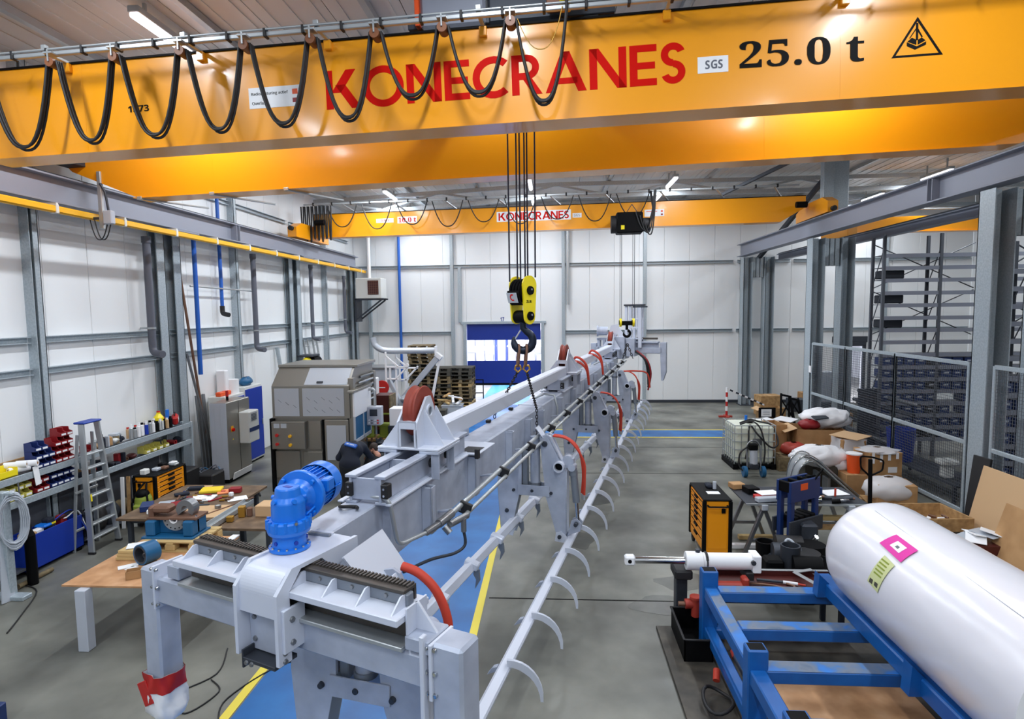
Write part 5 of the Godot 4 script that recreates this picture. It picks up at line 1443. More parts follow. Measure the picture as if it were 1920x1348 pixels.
func left_side():
	var rng := RandomNumberGenerator.new()
	rng.seed = 11
	# long shelf unit with two boards
	var XF := -8.1
	var s := thing("tool_shelf", "long grey steel shelf unit full of bins and spray cans along the left wall", "shelf", Vector3(XF, 0, -10.0))
	for y in [1.58, 1.21]:
		obj("shelf_board", MB.new().bx(-0.25, -0.01, y - 0.05, y - 0.03, -2.75, 3.2, 0), M.shelf_grey, s)
		obj("shelf_lip", MB.new().bx(-0.02, 0.005, y - 0.1, y + 0.005, -2.75, 3.2), M.galv, s)
	obj("shelf_board", MB.new().bx(-0.25, 0, 0.1, 0.13, -2.75, 3.2, 0), M.shelf_grey, s)
	for z in [-2.75, 0.15, 2.0]:
		for x in [-0.22, -0.01]: obj("upright", MB.new().bx(x - 0.03, x + 0.03, 0, 1.6, z - 0.03, z + 0.03), M.galv, s)
	obj("back_rail", MB.new().bx(-0.43, -0.4, 1.57, 1.74, 0.9, 3.1), M.wood, s)
	# spray cans and bottles on the top board
	var kinds := [["white", M.white], ["dark", M.black], ["cream", M.card_light], ["blue", M.cab_blue], ["silver", M.aluminium]]
	var pick := [4, 2, 4, 0, 0, 4, 0, 0, 3, 0, 4, 1, 0, 0, 1, 1, 4, 2, 1, 1, 2, 1, 1]
	for i in pick.size():
		var k: Array = kinds[pick[i]]
		var hh := 0.2 + 0.07 * rng.randf()
		var c := thing("spray_can", "%s spray can, %s from the ladder end in the top shelf row" % [k[0], ORD[i]], "can", Vector3(XF - 0.1 - 0.11 * (i % 2) - 0.02 * rng.randf(), 1.585, -10.98 - i * 0.055), 0, "spray cans on the top shelf")
		obj("can", MB.new().lathe(Vector3.ZERO, Vector3.UP, [Vector2(0, 0), Vector2(0.036, 0), Vector2(0.036, hh * 0.8), Vector2(0.018, hh * 0.88)], 12), k[1], c)
		obj("cap", MB.new().lathe(Vector3(0, hh * 0.84, 0), Vector3.UP, [Vector2(0.026, 0), Vector2(0.024, hh * 0.16), Vector2(0, hh * 0.16)], 12), [M.white, M.red, M.black, M.white][i % 4], c)
	var hm := thing("yellow_jug", "yellow jug behind the spray cans on the top shelf", "jug", Vector3(XF - 0.2, 1.585, -11.95))
	obj("jug", MB.new().lathe(Vector3.ZERO, Vector3.UP, [Vector2(0, 0), Vector2(0.1, 0), Vector2(0.1, 0.25), Vector2(0.04, 0.33), Vector2(0.04, 0.36), Vector2(0, 0.36)], 14), M.yellow, hm)
	obj("spout_cap", MB.new().cyl(Vector3(0, 0.36, 0), Vector3(0, 0.39, 0), 0.035), M.red, hm)
	var rc := thing("fuel_can", "red and white canister at the far end of the top shelf", "canister", Vector3(XF - 0.14, 1.585, -12.4), 0.5)
	obj("body", MB.new().box(Vector3(0, 0.13, 0), Vector3(0.13, 0.2, 0.24), 0.04, Basis(Vector3.RIGHT, 0.3)), M.red, rc)
	obj("label_patch", MB.new().box(Vector3(0.067, 0.13, 0), Vector3(0.004, 0.09, 0.13), 0, Basis(Vector3.RIGHT, 0.3)), M.white, rc)
	obj("handle", MB.new().tube([Vector3(0, 0.2, -0.09), Vector3(0, 0.28, -0.06), Vector3(0, 0.28, 0.04), Vector3(0, 0.22, 0.08)], 0.014), M.rubber, rc)
	one("blue_board", MB.new().bx(XF - 0.24, XF - 0.21, 1.585, 1.95, -12.32, -12.22), M.motor_blue, "bright blue strip standing at the far end of the top shelf", "board")
	# tins, pots and rags between the cans and the ladder
	for i in 5:
		var c := thing("tin", ["silver paint tin on the top shelf behind the ladder", "dark glue tin on the top shelf next to the spray cans", "brown tin on the top shelf next to the spray cans", "small pale tin on the top shelf near the ladder", "grey pot on the top shelf near the middle upright"][i], "tin", Vector3(XF - 0.15 - 0.06 * (i % 2), 1.585, [-10.05, -10.75, -10.62, -10.2, -10.45][i]))
		obj("tin_body", MB.new().cyl(Vector3.ZERO, Vector3(0, 0.14, 0), 0.06, -1, 16), [M.aluminium, M.dark_steel, M.pallet, M.offwhite, M.shelf_grey][i], c)
		obj("lid", MB.new().cyl(Vector3(0, 0.14, 0), Vector3(0, 0.15, 0), 0.062, -1, 16), M.aluminium, c)
	one("upright_plate", MB.new().bx(XF - 0.13, XF - 0.05, 1.585, 1.78, -10.34, -10.31), M.film, "small upright grey plate on the top shelf right of the ladder", "plate")
	# stacked bins
	var br := parts_bin(M.bin_red)
	var bb := parts_bin(M.bin_blue)
	var by := parts_bin(M.bin_yellow)
	for i in 3:
		for k in 3:
			if i + k > 3: continue
			place_bin(bb, Vector3(XF - 0.15, 1.585 + k * 0.137, -8.82 - i * 0.125), "dark blue parts bin on the top shelf, %s column from the camera, %s row up" % [ORD[i], ORD[k]], "blue bins on the top shelf")
	for i in 3:
		for k in 3 + (1 if i > 0 else 0):
			place_bin(br, Vector3(XF - 0.15, 1.585 + k * 0.137, -9.2 - i * 0.125), "red parts bin behind the ladder on the top shelf, %s column, %s row up" % [ORD[i], ORD[k]], "red bins on the top shelf")
	place_bin(br, Vector3(XF - 0.1, 1.585, -9.85), "single red parts bin on the top shelf right of the ladder", "")
	for i in 3:
		for k in 2: place_bin(by, Vector3(XF - 0.14, 1.215 + k * 0.137, -8.3 - i * 0.14), "yellow parts bin on the lower shelf near end, %s column, %s row up" % [ORD[i], ORD[k]], "yellow bins on the lower shelf")
	for i in 2:
		for k in 2: place_bin(br, Vector3(XF - 0.14, 1.215 + k * 0.137, -8.78 - i * 0.125), "red parts bin on the lower shelf, %s column from the camera, %s row up" % [ORD[i], ORD[k]], "red bins on the lower shelf")
	for i in 4:
		for k in 2: place_bin(bb, Vector3(XF - 0.14, 1.215 + k * 0.137, -9.06 - i * 0.125), "dark blue parts bin on the lower shelf, %s column from the camera, %s row up" % [ORD[i], ORD[k]], "blue bins on the lower shelf")
	for i in 4: place_bin(by, Vector3(XF - 0.14, 1.215, -11.35 - i * 0.2), "yellow parts bin in the far lower shelf row, %s from the camera" % ORD[i], "yellow bins at the far end")
	br.free(); bb.free(); by.free()
	# yellow crate and paper rolls at the near end
	var yc := thing("crate", "yellow crate with paper in it at the near end of the top shelf", "crate", Vector3(XF - 0.15, 1.585, -8.28))
	obj("tray", MB.new().bx(-0.1, 0.1, 0, 0.01, -0.14, 0.14, 0).bx(0.09, 0.1, 0, 0.1, -0.14, 0.14).bx(-0.1, -0.09, 0, 0.16, -0.14, 0.14).bx(-0.1, 0.1, 0, 0.13, -0.15, -0.14).bx(-0.1, 0.1, 0, 0.13, 0.14, 0.15), M.yellow, yc)
	for i in 3:
		var r := thing("paper_roll", ["white paper roll lying uppermost on the top shelf", "white paper roll pointing at the camera on the top shelf", "white paper roll in front of the dark blue bins"][i], "roll", Vector3(XF - 0.15 + 0.03 * i, 1.65 + [0.07, 0.0, 0.06][i], [-8.5, -8.52, -8.64][i]), [0.5, 1.2, 0.35][i])
		obj("roll", MB.new().pipe(Vector3(-0.14, 0, 0), Vector3(0.14, 0, 0), 0.05, 0.02), M.paper, r)
		obj("core", MB.new().pipe(Vector3(-0.141, 0, 0), Vector3(0.141, 0, 0), 0.022, 0.017), M.card, r)
	one("paper_strip", MB.new().bar(Vector3(XF + 0.02, 1.66, -8.66), Vector3(XF + 0.03, 1.36, -8.69), 0.1, 0.006, Vector3.RIGHT, 0), M.paper, "loose white paper strip hanging over the shelf lip", "paper")
	var cn := thing("jerrycan", "pale canister with dark contents at the near end of the top shelf", "canister", Vector3(XF - 0.15, 1.585, -8.02))
	obj("canister_top", MB.new().bx(-0.1, 0.1, 0.12, 0.26, -0.1, 0.1, 0.04), M.offwhite, cn)
	obj("canister_base", MB.new().bx(-0.102, 0.102, 0, 0.14, -0.102, 0.102, 0.02), M.navy, cn)
	# odds and ends on the lower board
	for i in 16:
		var z := -9.75 - i * 0.115 if i < 12 else -11.9 - (i - 12) * 0.2
		var w := 0.08 + rng.randf() * 0.08
		var h := 0.06 + rng.randf() * 0.14
		var kind := i % 4
		var nm: String = ["small_box", "tin", "fitting", "pouch"][kind]
		var mm: Material = [M.card, M.dark_steel, M.rust, M.navy, M.bin_red, M.oxide][int(rng.randf() * 6)]
		var st := MB.new()
		if kind == 0: st.box(Vector3(0, h / 2, 0), Vector3(w, h, w), -1, Basis(Vector3.UP, rng.randf()))
		elif kind == 1: st.cyl(Vector3.ZERO, Vector3(0, h, 0), w * 0.45, -1, 12)
		elif kind == 2: st.pipe(Vector3(-w, w * 0.4, 0), Vector3(w, w * 0.4, 0.02), w * 0.4, w * 0.25, 12)
		else: st.ball(Vector3(0, h * 0.4, 0), Vector3(w * 0.7, h * 0.4, w * 0.6))
		var o := one(nm, st, mm, "%s among the oddments on the lower shelf, %s of its kind from the ladder" % [["small box", "small tin", "pipe fitting", "cloth pouch"][kind], ORD[i / 4]], nm.replace("_", " "), "oddments on the lower shelf")
		o.position = Vector3(XF - 0.14 - 0.1 * rng.randf(), 1.185, z)
	for i in 14:
		var w := 0.05 + rng.randf() * 0.05
		var kind := i % 3
		var st := MB.new()
		if kind == 0: st.box(Vector3(0, w, 0), Vector3(w * 1.6, w * 2, w * 1.8), -1, Basis(Vector3.UP, rng.randf()))
		elif kind == 1: st.lathe(Vector3.ZERO, Vector3.UP, [Vector2(0, 0), Vector2(w * 0.7, 0), Vector2(w * 0.7, w * 1.8), Vector2(w * 0.3, w * 2.3), Vector2(w * 0.3, w * 2.7), Vector2(0, w * 2.7)], 12)
		else: st = crumple(Vector3(0, w * 0.8, 0), Vector3(w * 1.3, w * 0.8, w * 1.2), 60 + i, 12, 0.3)
		one(["small_box", "bottle", "rag"][kind], st, [M.offwhite, M.pallet, M.dark_steel, M.film, M.navy, M.card][int(rng.randf() * 6)], "%s at the back of the top shelf, %s of its kind from the ladder" % [["small box", "bottle", "crumpled rag"][kind], ORD[i / 3]], ["box", "bottle", "rag"][kind], "things at the back of the top shelf").position = Vector3(XF - 0.16 - 0.04 * (i % 2), 1.585, -9.98 - i * (0.075 if i < 12 else 0.16))
	# below the shelf
	var cb := thing("blue_crate", "large dark blue crate of bottles and cables under the shelf", "crate", Vector3(-8.22, 0, -8.95))
	obj("crate_wall", MB.new().bx(-0.2, 0.15, 0.05, 0.6, -0.55, -0.53).bx(-0.2, 0.15, 0.05, 0.6, 0.53, 0.55).bx(0.13, 0.15, 0.05, 0.6, -0.55, 0.55).bx(-0.2, -0.18, 0.05, 0.6, -0.55, 0.55).bx(-0.2, 0.15, 0.05, 0.07, -0.55, 0.55), M.cab_blue, cb)
	obj("runner", MB.new().bx(-0.2, 0.15, 0, 0.05, -0.5, -0.4).bx(-0.2, 0.15, 0, 0.05, 0.4, 0.5), M.black, cb)
	var ct := [["cardboard_box", M.card], ["tin", M.navy], ["cloth", M.motor_blue], ["red_box", M.bin_red], ["paper_roll", M.paper]]
	for i in 5:
		var o := one(ct[i][0], MB.new().box(Vector3.ZERO, [Vector3(0.2, 0.16, 0.18), Vector3(0.14, 0.22, 0.14), Vector3(0.2, 0.05, 0.16), Vector3(0.14, 0.18, 0.12), Vector3(0.1, 0.1, 0.24)][i], 0.02), ct[i][1], ["small torn cardboard box in the blue crate", "dark tin with yellow band standing in the blue crate", "bright blue cloth lying on top in the blue crate", "dark red box standing in the blue crate", "white roll lying in the blue crate"][i], String(ct[i][0]).replace("_", " "))
		o.position = Vector3(-8.2, 0.5 + [0.05, 0.12, 0.14, 0.1, 0.08][i], [-8.55, -8.95, -8.85, -9.2, -8.7][i])
		if i == 1: obj("band", MB.new().bx(-0.072, 0.072, 0.0, 0.04, -0.072, 0.072), M.yellow, o)
	for i in 3: one("cable_bundle", MB.new().tube(smooth([Vector3(-8.2, 0.62, -9.0 - i * 0.1), Vector3(-8.1, 0.75 - i * 0.05, -9.2), Vector3(-8.15, 0.66, -9.42 - i * 0.04), Vector3(-8.0, 0.3, -9.5), Vector3(-8.05, 0.02, -9.55 - i * 0.06)], 4), 0.012, 6), [M.cab_blue, M.rubber, M.white][i], "%s cable spilling over the end of the blue crate" % ["blue", "black", "white"][i], "cable")
	for i in 4: one("dark_sack", crumple(Vector3.ZERO, Vector3(0.16, 0.3 - 0.04 * i, 0.2), 40 + i, 14), [M.navy, M.rubber, M.dark_steel, M.pallet][i], ["navy sack under the shelf behind the ladder", "black sack under the shelf behind the ladder", "dark grey sack under the middle of the shelf", "brown sack under the shelf near the tool chest"][i], "sack").position = Vector3(-8.28, 0.3, -9.75 - i * 0.32)
	for i in 3:
		one("plank", MB.new().bar(Vector3(-8.05 + i * 0.08, 0, -10.42 - i * 0.05), Vector3(-8.12 + i * 0.08, 0.95, -10.55 - i * 0.05), 0.07, 0.025, Vector3.BACK), [M.white, M.wood, M.offwhite][i], "%s board leaning under the shelf beside the orange chest" % ["white", "brown", "pale grey"][i], "board")
	var bk := MB.new().bx(-8.5, -8.45, 0.13, 1.1, -12.1, -6.9, 0)
	one("shelf_back", bk, M.shelf_grey, "plain grey sheet behind the lower part of the tool shelves", "panel")
	# cable coil and stand at the left edge
	var cl := MB.new()
	for i in 30:
		var pts := []
		var a0 := rng.randf() * 0.3
		for j in 17:
			var a := TAU * j / 16.0
			pts.append(Vector3(cos(a) * (0.09 + 0.02 * (i % 5)), sin(a) * (0.42 - 0.02 * (i % 6)), 0.012 * (i % 10 - 5) + a0 * 0.05 * sin(a)))
		cl.tube(pts, 0.011, 6, false)
	var co := one("cable_coil", cl, M.film, "large coil of grey cable hung at the left edge of the picture", "cable")
	co.position = Vector3(-7.62, 1.12, -7.75)
	co.rotation.y = 0.9
	var sd := thing("steel_stand", "grey steel stand carrying the cable coil at the left edge", "stand", Vector3(-7.75, 0, -7.7))
	obj("post", MB.new().bx(-0.02, 0.1, 0, 1.55, -0.06, 0.06), M.galv, sd)
	obj("foot", MB.new().bx(-0.25, 0.3, 0, 0.06, -0.08, 0.08), M.galv, sd)
	obj("hook_arm", MB.new().bx(0.0, 0.2, 1.5, 1.54, -0.03, 0.03), M.galv, sd)
	obj("side_plate", MB.new().bar(Vector3(0.1, 0.0, 0.1), Vector3(0.02, 0.85, -0.02), 0.2, 0.02), M.film, sd)
	one("gas_bottle", MB.new().lathe(Vector3(-7.78, 0, -8.15), Vector3.UP, [Vector2(0, 0), Vector2(0.07, 0), Vector2(0.07, 0.75), Vector2(0.03, 0.85), Vector2(0.03, 0.92), Vector2(0, 0.92)], 16), M.black, "slim black bottle on the floor beside the steel stand", "bottle")
	one("broom_stick", MB.new().cyl(Vector3(-8.04, 0.0, -8.4), Vector3(-8.06, 1.5, -8.32), 0.012, -1, 8), M.steel, "thin stick leaning in front of the blue crate", "stick")
	one("floor_tube", MB.new().cyl(Vector3(-7.85, 0.04, -7.97), Vector3(-7.85, 0.04, -8.57), 0.035, -1, 10), M.pallet, "dark brown tube lying on the floor in front of the shelf", "tube")
	one("floor_cable", MB.new().tube(smooth([Vector3(-7.9, 0.01, -8.1), Vector3(-7.5, 0.01, -7.9), Vector3(-7.1, 0.01, -7.2), Vector3(-6.9, 0.01, -6.8)], 5), 0.01, 6), M.rubber, "black cable running along the floor at the left edge", "cable")
	step_ladder()
	tool_chest("orange tool chest with a green bag hung on it, under the tool shelves", Vector3(-7.63, 0, -10.93), 0.0, true)
	work_tables()
	cabinets()
	# leaning bars at the column
	for i in 2: one("leaning_pole", MB.new().cyl(Vector3(-8.2 + i * 0.1, 0, -13.65 - i * 0.1), Vector3(-8.4, 5.0 - i * 1.9, -13.1 - i * 0.1), 0.03, -1, 10), [M.rust, M.steel][i], ["tall brown pole leaning against the wall by the column", "shorter steel pole leaning by the column"][i], "pole")
	for i in 3: one("leaning_strip", MB.new().bar(Vector3(-8.1, 0, -13.2 - i * 0.13), Vector3(-8.32, 2.1, -13.35 - i * 0.14), 0.1, 0.03, Vector3.RIGHT), M.steel, "%s steel strip leaning on the wall left of the grey cabinet" % ["first", "second", "third"][i], "strip", "leaning steel strips")
	one("leaning_tube", MB.new().cyl(Vector3(-8.2, 0, -18.1), Vector3(-8.45, 2.95, -17.85), 0.06, -1, 12), M.galv, "grey tube leaning on the wall behind the stainless machine", "tube")
	var lad := thing("leaning_ladder", "two aluminium ladders leaning on the wall in the far left corner", "ladder", Vector3(-8.1, 0, -20.6), 0)
	for q in [0.0, 0.3]:
		for w in [-0.17, 0.17]: obj("stile", MB.new().bar(Vector3(0.1, 0, q * 2.6 + w), Vector3(-0.35, 3.1, q * 2.6 + w - 0.15), 0.03, 0.07), M.aluminium, lad)
		for k in 10: obj("rung", MB.new().cyl(Vector3(0.1 - k * 0.043, 0.25 + k * 0.29, q * 2.6 - 0.17 - k * 0.014), Vector3(0.1 - k * 0.043, 0.25 + k * 0.29, q * 2.6 + 0.17 - k * 0.014), 0.015, -1, 6), M.aluminium, lad)
	var hp := thing("wall_hoist", "yellow and black cable hoist fixed to the left wall column", "hoist", Vector3(-8.05, 2.25, -19.2))
	obj("yellow_cover", MB.new().ball(Vector3(0, 0.13, 0.1), Vector3(0.15, 0.17, 0.18)), M.yellow, hp)
	obj("motor", MB.new().cyl(Vector3(0.05, 0.14, -0.1), Vector3(0.1, 0.12, -0.55), 0.17), M.black, hp)
	obj("bracket", MB.new().bx(-0.3, 0.2, 0.3, 0.36, -0.5, 0.2), M.dark_steel, hp)

func step_ladder():
	var t := thing("step_ladder", "aluminium step ladder with a blue top platform standing by the shelves", "ladder", Vector3(-7.78, 0, -9.55))
	var top := Vector3(-0.14, 2.2, 0)
	for s in [-1, 1]:
		var a := Vector3(0.05, 0.0, s * 0.31)
		var b := Vector3(top.x + 0.04, 2.18, s * 0.17)
		obj("stile", MB.new().bar(a, b, 0.035, 0.1, Vector3.RIGHT), M.aluminium, t)
		obj("rear_stile", MB.new().bar(Vector3(-0.3, 0, s * 0.27), Vector3(top.x - 0.05, 2.0, s * 0.16), 0.025, 0.05, Vector3.RIGHT), M.aluminium, t)
		obj("foot", MB.new().box(a + Vector3(0, 0.02, 0), Vector3(0.12, 0.04, 0.05)), M.rubber, t)
	obj("top_platform", MB.new().box(top + Vector3(0.02, 0, 0), Vector3(0.2, 0.035, 0.4), 0.012), M.ladder_blue, t)
	for i in 7:
		var y := 0.25 + i * 0.235
		var q := y / 2.18
		var x := lerpf(0.05, -0.1, q)
		var w := lerpf(0.31, 0.17, q)
		obj("tread", MB.new().box(Vector3(x - 0.02, y, 0), Vector3(0.12, 0.03, w * 2.0), 0.006), M.aluminium, t)
	for y in [0.35, 1.0]: obj("cross_brace", MB.new().bx(-0.29 + y * 0.05, -0.265 + y * 0.05, y, y + 0.04, -0.25, 0.25), M.aluminium, t)
	obj("sticker", MB.new().box(Vector3(0.055, 0.95, 0.245), Vector3(0.004, 0.12, 0.03), 0, Basis(Vector3.BACK, 0.06)), M.yellow, t)

# a roller tool chest, drawers facing +x
func tool_chest(label: String, at: Vector3, turn: float, bag: bool):
	var t := thing("tool_chest", label, "tool chest", at, turn)
	obj("cabinet", MB.new().bx(-0.21, 0.205, 0.13, 0.97, -0.46, 0.46, 0.012), M.chest, t)
	obj("top_tray", MB.new().bx(-0.225, 0.225, 0.97, 1.0, -0.48, 0.48, 0.012), M.black, t)
	for x in [-0.2, 0.2]:
		for z in [-0.45, 0.45]:
			obj("corner_guard", MB.new().bx(x - 0.03, x + 0.03, 0.13, 0.97, z - 0.03, z + 0.03), M.black, t)
			obj("castor", MB.new().cyl(Vector3(x * 0.85 - 0.02, 0.06, z * 0.85), Vector3(x * 0.85 + 0.02, 0.06, z * 0.85), 0.06, -1, 14).bx(x * 0.85 - 0.03, x * 0.85 + 0.03, 0.06, 0.135, z * 0.85 - 0.03, z * 0.85 + 0.03), M.rubber, t)
	var hs := [0.09, 0.09, 0.09, 0.09, 0.11, 0.14, 0.16]
	var y := 0.94
	for h in hs:
		var d := obj("drawer", MB.new().bx(0.2, 0.215, y - h + 0.012, y, -0.4, 0.4, 0.004), M.chest, t)
		obj("drawer_gap", MB.new().bx(0.2, 0.218, y - 0.022, y - 0.004, -0.34, 0.34, 0), M.black, d)
		obj("handle", MB.new().bx(0.215, 0.24, y - 0.05, y - 0.015, -0.09, 0.09, 0.006), M.black, d)
		y -= h
	for s in [-1, 1]:
		obj("end_panel", MB.new().bx(-0.15, 0.15, 0.2, 0.86, s * 0.46 - 0.006, s * 0.46 + 0.012), M.chest, t)
		obj("push_handle", MB.new().tube(routed([Vector3(-0.15, 0.9, s * 0.46), Vector3(-0.15, 0.9, s * 0.54), Vector3(0.15, 0.9, s * 0.54), Vector3(0.15, 0.9, s * 0.46)], 0.03), 0.014), M.black, t)
		obj("lock", MB.new().bx(-0.12, -0.06, 0.78, 0.86, s * 0.472, s * 0.484), M.black, t)
	if bag:
		var b := thing("backpack", "olive green and black backpack hung on the orange chest", "bag", at + Vector3(0.08, 0.35, 0.62))
		obj("bag_body", MB.new().lathe(Vector3(0, 0, 0), Vector3.UP, [Vector2(0, 0), Vector2(0.14, 0.01), Vector2(0.16, 0.1), Vector2(0.14, 0.28), Vector2(0.09, 0.4), Vector2(0, 0.44)], 16), M.olive, b)
		obj("pocket", MB.new().bx(-0.1, 0.1, 0.04, 0.2, 0.1, 0.18, 0.03), M.olive, b)
		for s in [-1, 1]: obj("strap", MB.new().tube(smooth([Vector3(s * 0.12, 0.02, 0.1), Vector3(s * 0.15, 0.2, 0.1), Vector3(s * 0.08, 0.42, 0.02), Vector3(s * 0.02, 0.54, -0.08)], 4), 0.018), M.black, b)
		obj("flap", MB.new().ball(Vector3(0, 0.36, 0.02), Vector3(0.12, 0.09, 0.12)), M.black, b)
		for i in 6:
			var k: Array = [["glass jar", 0.06, M.film], ["white tray", 0.1, M.offwhite], ["brown cup", 0.06, M.rust], ["black tool case", 0.09, M.black], ["silver tin", 0.05, M.aluminium], ["white box", 0.06, M.white]][i]
			one(String(k[0]).replace(" ", "_"), MB.new().bx(-0.06, 0.06, 0, k[1], -0.07, 0.07, 0.015), k[2], "%s on top of the orange chest under the shelves" % k[0], String(k[0]).split(" ")[-1]).position = at + Vector3([0.0, -0.05, 0.08, -0.05, 0.1, 0.02][i], 1.0, [0.1, 0.36, -0.02, -0.15, -0.3, -0.38][i])
	else:
		one("safety_glasses_case", MB.new().bx(-0.05, 0.05, 0, 0.06, -0.1, 0.1, 0.02), M.navy, "dark pouch on the black top of the right orange tool chest", "pouch").position = at + Vector3(0.03, 1.0, -0.2)
		one("clear_bottle", MB.new().cyl(Vector3.ZERO, Vector3(0, 0.12, 0), 0.03), M.film, "small clear bottle on the black top of the right orange tool chest", "bottle").position = at + Vector3(0.1, 1.0, -0.1)
		one("note_sheet", MB.new().bx(-0.1, 0.1, 0, 0.004, -0.07, 0.07, 0), M.paper, "white sheet of paper on the right orange tool chest", "paper").position = at + Vector3(0.02, 1.0, 0.12)

func work_tables():
	var H := 0.78
	# dark plywood bench in the middle
	var t := thing("work_bench", "dark plywood work bench covered in papers and tools", "table", Vector3(-6.15, 0, -9.65))
	obj("bench_top", MB.new().bx(-0.78, 0.8, H - 0.04, H, -1.0, 0.85, 0.004), M.darkply, t)
	four_legs(t, -0.65, 0.65, -0.85, 0.7, H - 0.04, 0.07, M.dark_steel)
	obj("apron", MB.new().bx(-0.65, 0.65, H - 0.12, H - 0.04, 0.66, 0.72).bx(-0.65, 0.65, H - 0.12, H - 0.04, -0.88, -0.82), M.dark_steel, t)
	var t2 := thing("side_bench", "small brown work bench with brass blocks behind the blue motor", "table", Vector3(-4.8, 0, -8.85))
	obj("bench_top", MB.new().bx(-0.45, 0.6, H - 0.04, H, -0.6, 0.4, 0.004), M.darkply, t2)
	four_legs(t2, -0.35, 0.5, -0.5, 0.3, H - 0.04, 0.08, M.dark_steel)
	one("fibre_board", MB.new().box(Vector3(-5.7, H + 0.008, -9.15), Vector3(0.75, 0.014, 0.62), 0.002, Basis(Vector3.UP, 0.12)), M.card_light, "bare tan board lying on the dark work bench", "board")
	var items := [
		["yellow_folder", Vector3(-6.2, H + 0.03, -10.25), Vector3(0.36, 0.05, 0.28), M.paper_yellow, 0.3, "yellow folder on the stack of papers on the work bench", "folder"],
		["orange_sheet", Vector3(-5.95, H + 0.012, -10.2), Vector3(0.2, 0.02, 0.25), M.paper_orange, 0.5, "orange sheet beside the yellow folder on the work bench", "paper"],
		["white_form", Vector3(-6.1, H + 0.02, -9.8), Vector3(0.4, 0.03, 0.3), M.paper, 0.15, "white printed form in front of the yellow folder", "paper"],
		["white_form", Vector3(-5.5, H + 0.005, -9.85), Vector3(0.32, 0.006, 0.24), M.paper, 0.6, "white sheet near the right edge of the work bench", "paper"],
		["red_case", Vector3(-5.72, H + 0.05, -10.2), Vector3(0.2, 0.09, 0.14), M.bin_red, 0.2, "red case right of the papers on the work bench", "case"],
		["white_cup", Vector3(-5.68, H + 0.04, -9.98), Vector3(0.07, 0.07, 0.07), M.white, 0.0, "small white cup beside the red case on the work bench", "cup"],
		["white_form", Vector3(-6.6, H + 0.005, -9.55), Vector3(0.24, 0.006, 0.3), M.film, 0.4, "pale sheet at the left end of the work bench", "paper"],
		["red_rag", Vector3(-6.35, H + 0.02, -9.5), Vector3(0.16, 0.035, 0.24), M.bin_red, 0.9, "dark red rag in the middle of the work bench", "rag"],
		["paper_box", Vector3(-6.5, H + 0.04, -9.1), Vector3(0.16, 0.07, 0.2), M.paper, 0.3, "white box at the front left of the work bench", "box"],
		["dark_glove", Vector3(-6.55, H + 0.03, -10.35), Vector3(0.25, 0.05, 0.14), M.navy, 0.3, "navy glove at the back of the work bench near the chest", "glove"],
		["dark_glove", Vector3(-6.6, H + 0.03, -10.0), Vector3(0.24, 0.04, 0.12), M.navy, 0.7, "second navy glove left of the white form", "glove"],
		["card_piece", Vector3(-6.45, H + 0.01, -10.5), Vector3(0.2, 0.012, 0.14), M.card_light, 0.2, "piece of cardboard at the back of the work bench", "cardboard"],
		["green_case", Vector3(-6.72, H + 0.05, -9.25), Vector3(0.18, 0.1, 0.3), M.press_blue, 0.5, "dark green blue case at the left front corner of the work bench", "case"],
		["hand_file", Vector3(-5.95, H + 0.02, -9.42), Vector3(0.36, 0.03, 0.05), M.dark_steel, 0.25, "dark file lying at the back edge of the tan board", "tool"],
		["card_box", Vector3(-4.55, H + 0.09, -9.1), Vector3(0.34, 0.18, 0.3), M.card_light, 0.0, "plain cardboard box on the small brown bench behind the blue motor", "box"],
		["brass_block", Vector3(-4.93, H + 0.09, -8.95), Vector3(0.1, 0.18, 0.1), M.gold, 0.2, "taller brass block on the small brown bench", "block"],
		["brass_block", Vector3(-5.0, H + 0.05, -8.72), Vector3(0.1, 0.09, 0.08), M.gold, 0.1, "low brass block at the front of the small brown bench", "block"],
		["brass_block", Vector3(-4.83, H + 0.07, -9.0), Vector3(0.08, 0.14, 0.09), M.rust, 0.4, "dull brass block between the taller block and the cardboard box", "block"]]
	for i in items:
		var o := one(i[0], MB.new().box(Vector3.ZERO, i[2], minf(0.01, i[2].y * 0.3)), i[3], i[5], i[6])
		o.position = i[1]
		o.rotation.y = i[4]
	# printed marks on the white form
	for k in 2: obj("printed_mark", MB.new().bx(0.06 - k * 0.02, 0.13 - k * 0.02, 0.0152, 0.016, -0.08 + k * 0.18, -0.05 + k * 0.18, 0), M.black, get_node("white_form"))
	var tp := thing("tape_measure", "round grey tape measure on the tan board", "tool", Vector3(-5.53, H + 0.015, -9.3))
	obj("case", MB.new().cyl(Vector3.ZERO, Vector3(0, 0.05, 0), 0.05, -1, 16), M.steel, tp)
	obj("label_disc", MB.new().cyl(Vector3(0, 0.05, 0), Vector3(0, 0.052, 0), 0.03, -1, 12), M.offwhite, tp)
	one("steel_rod", MB.new().cyl(Vector3(-5.55, H + 0.02, -9.0), Vector3(-5.2, H + 0.03, -9.85), 0.01, -1, 8), M.rust, "thin rod lying across the right edge of the work bench", "rod")
	var ch := MB.new()
	ch.bar(Vector3(-5.15, H + 0.02, -8.15), Vector3(-5.15, H + 0.02, -9.6), 0.16, 0.012)
	ch.bar(Vector3(-5.225, H + 0.05, -8.15), Vector3(-5.225, H + 0.05, -9.6), 0.012, 0.07)
	ch.bar(Vector3(-5.075, H + 0.05, -8.15), Vector3(-5.075, H + 0.05, -9.6), 0.012, 0.07)
	one("metal_channel", ch, M.aluminium, "long pale metal channel resting between the two work benches", "channel")
	var rng := RandomNumberGenerator.new()
	rng.seed = 3
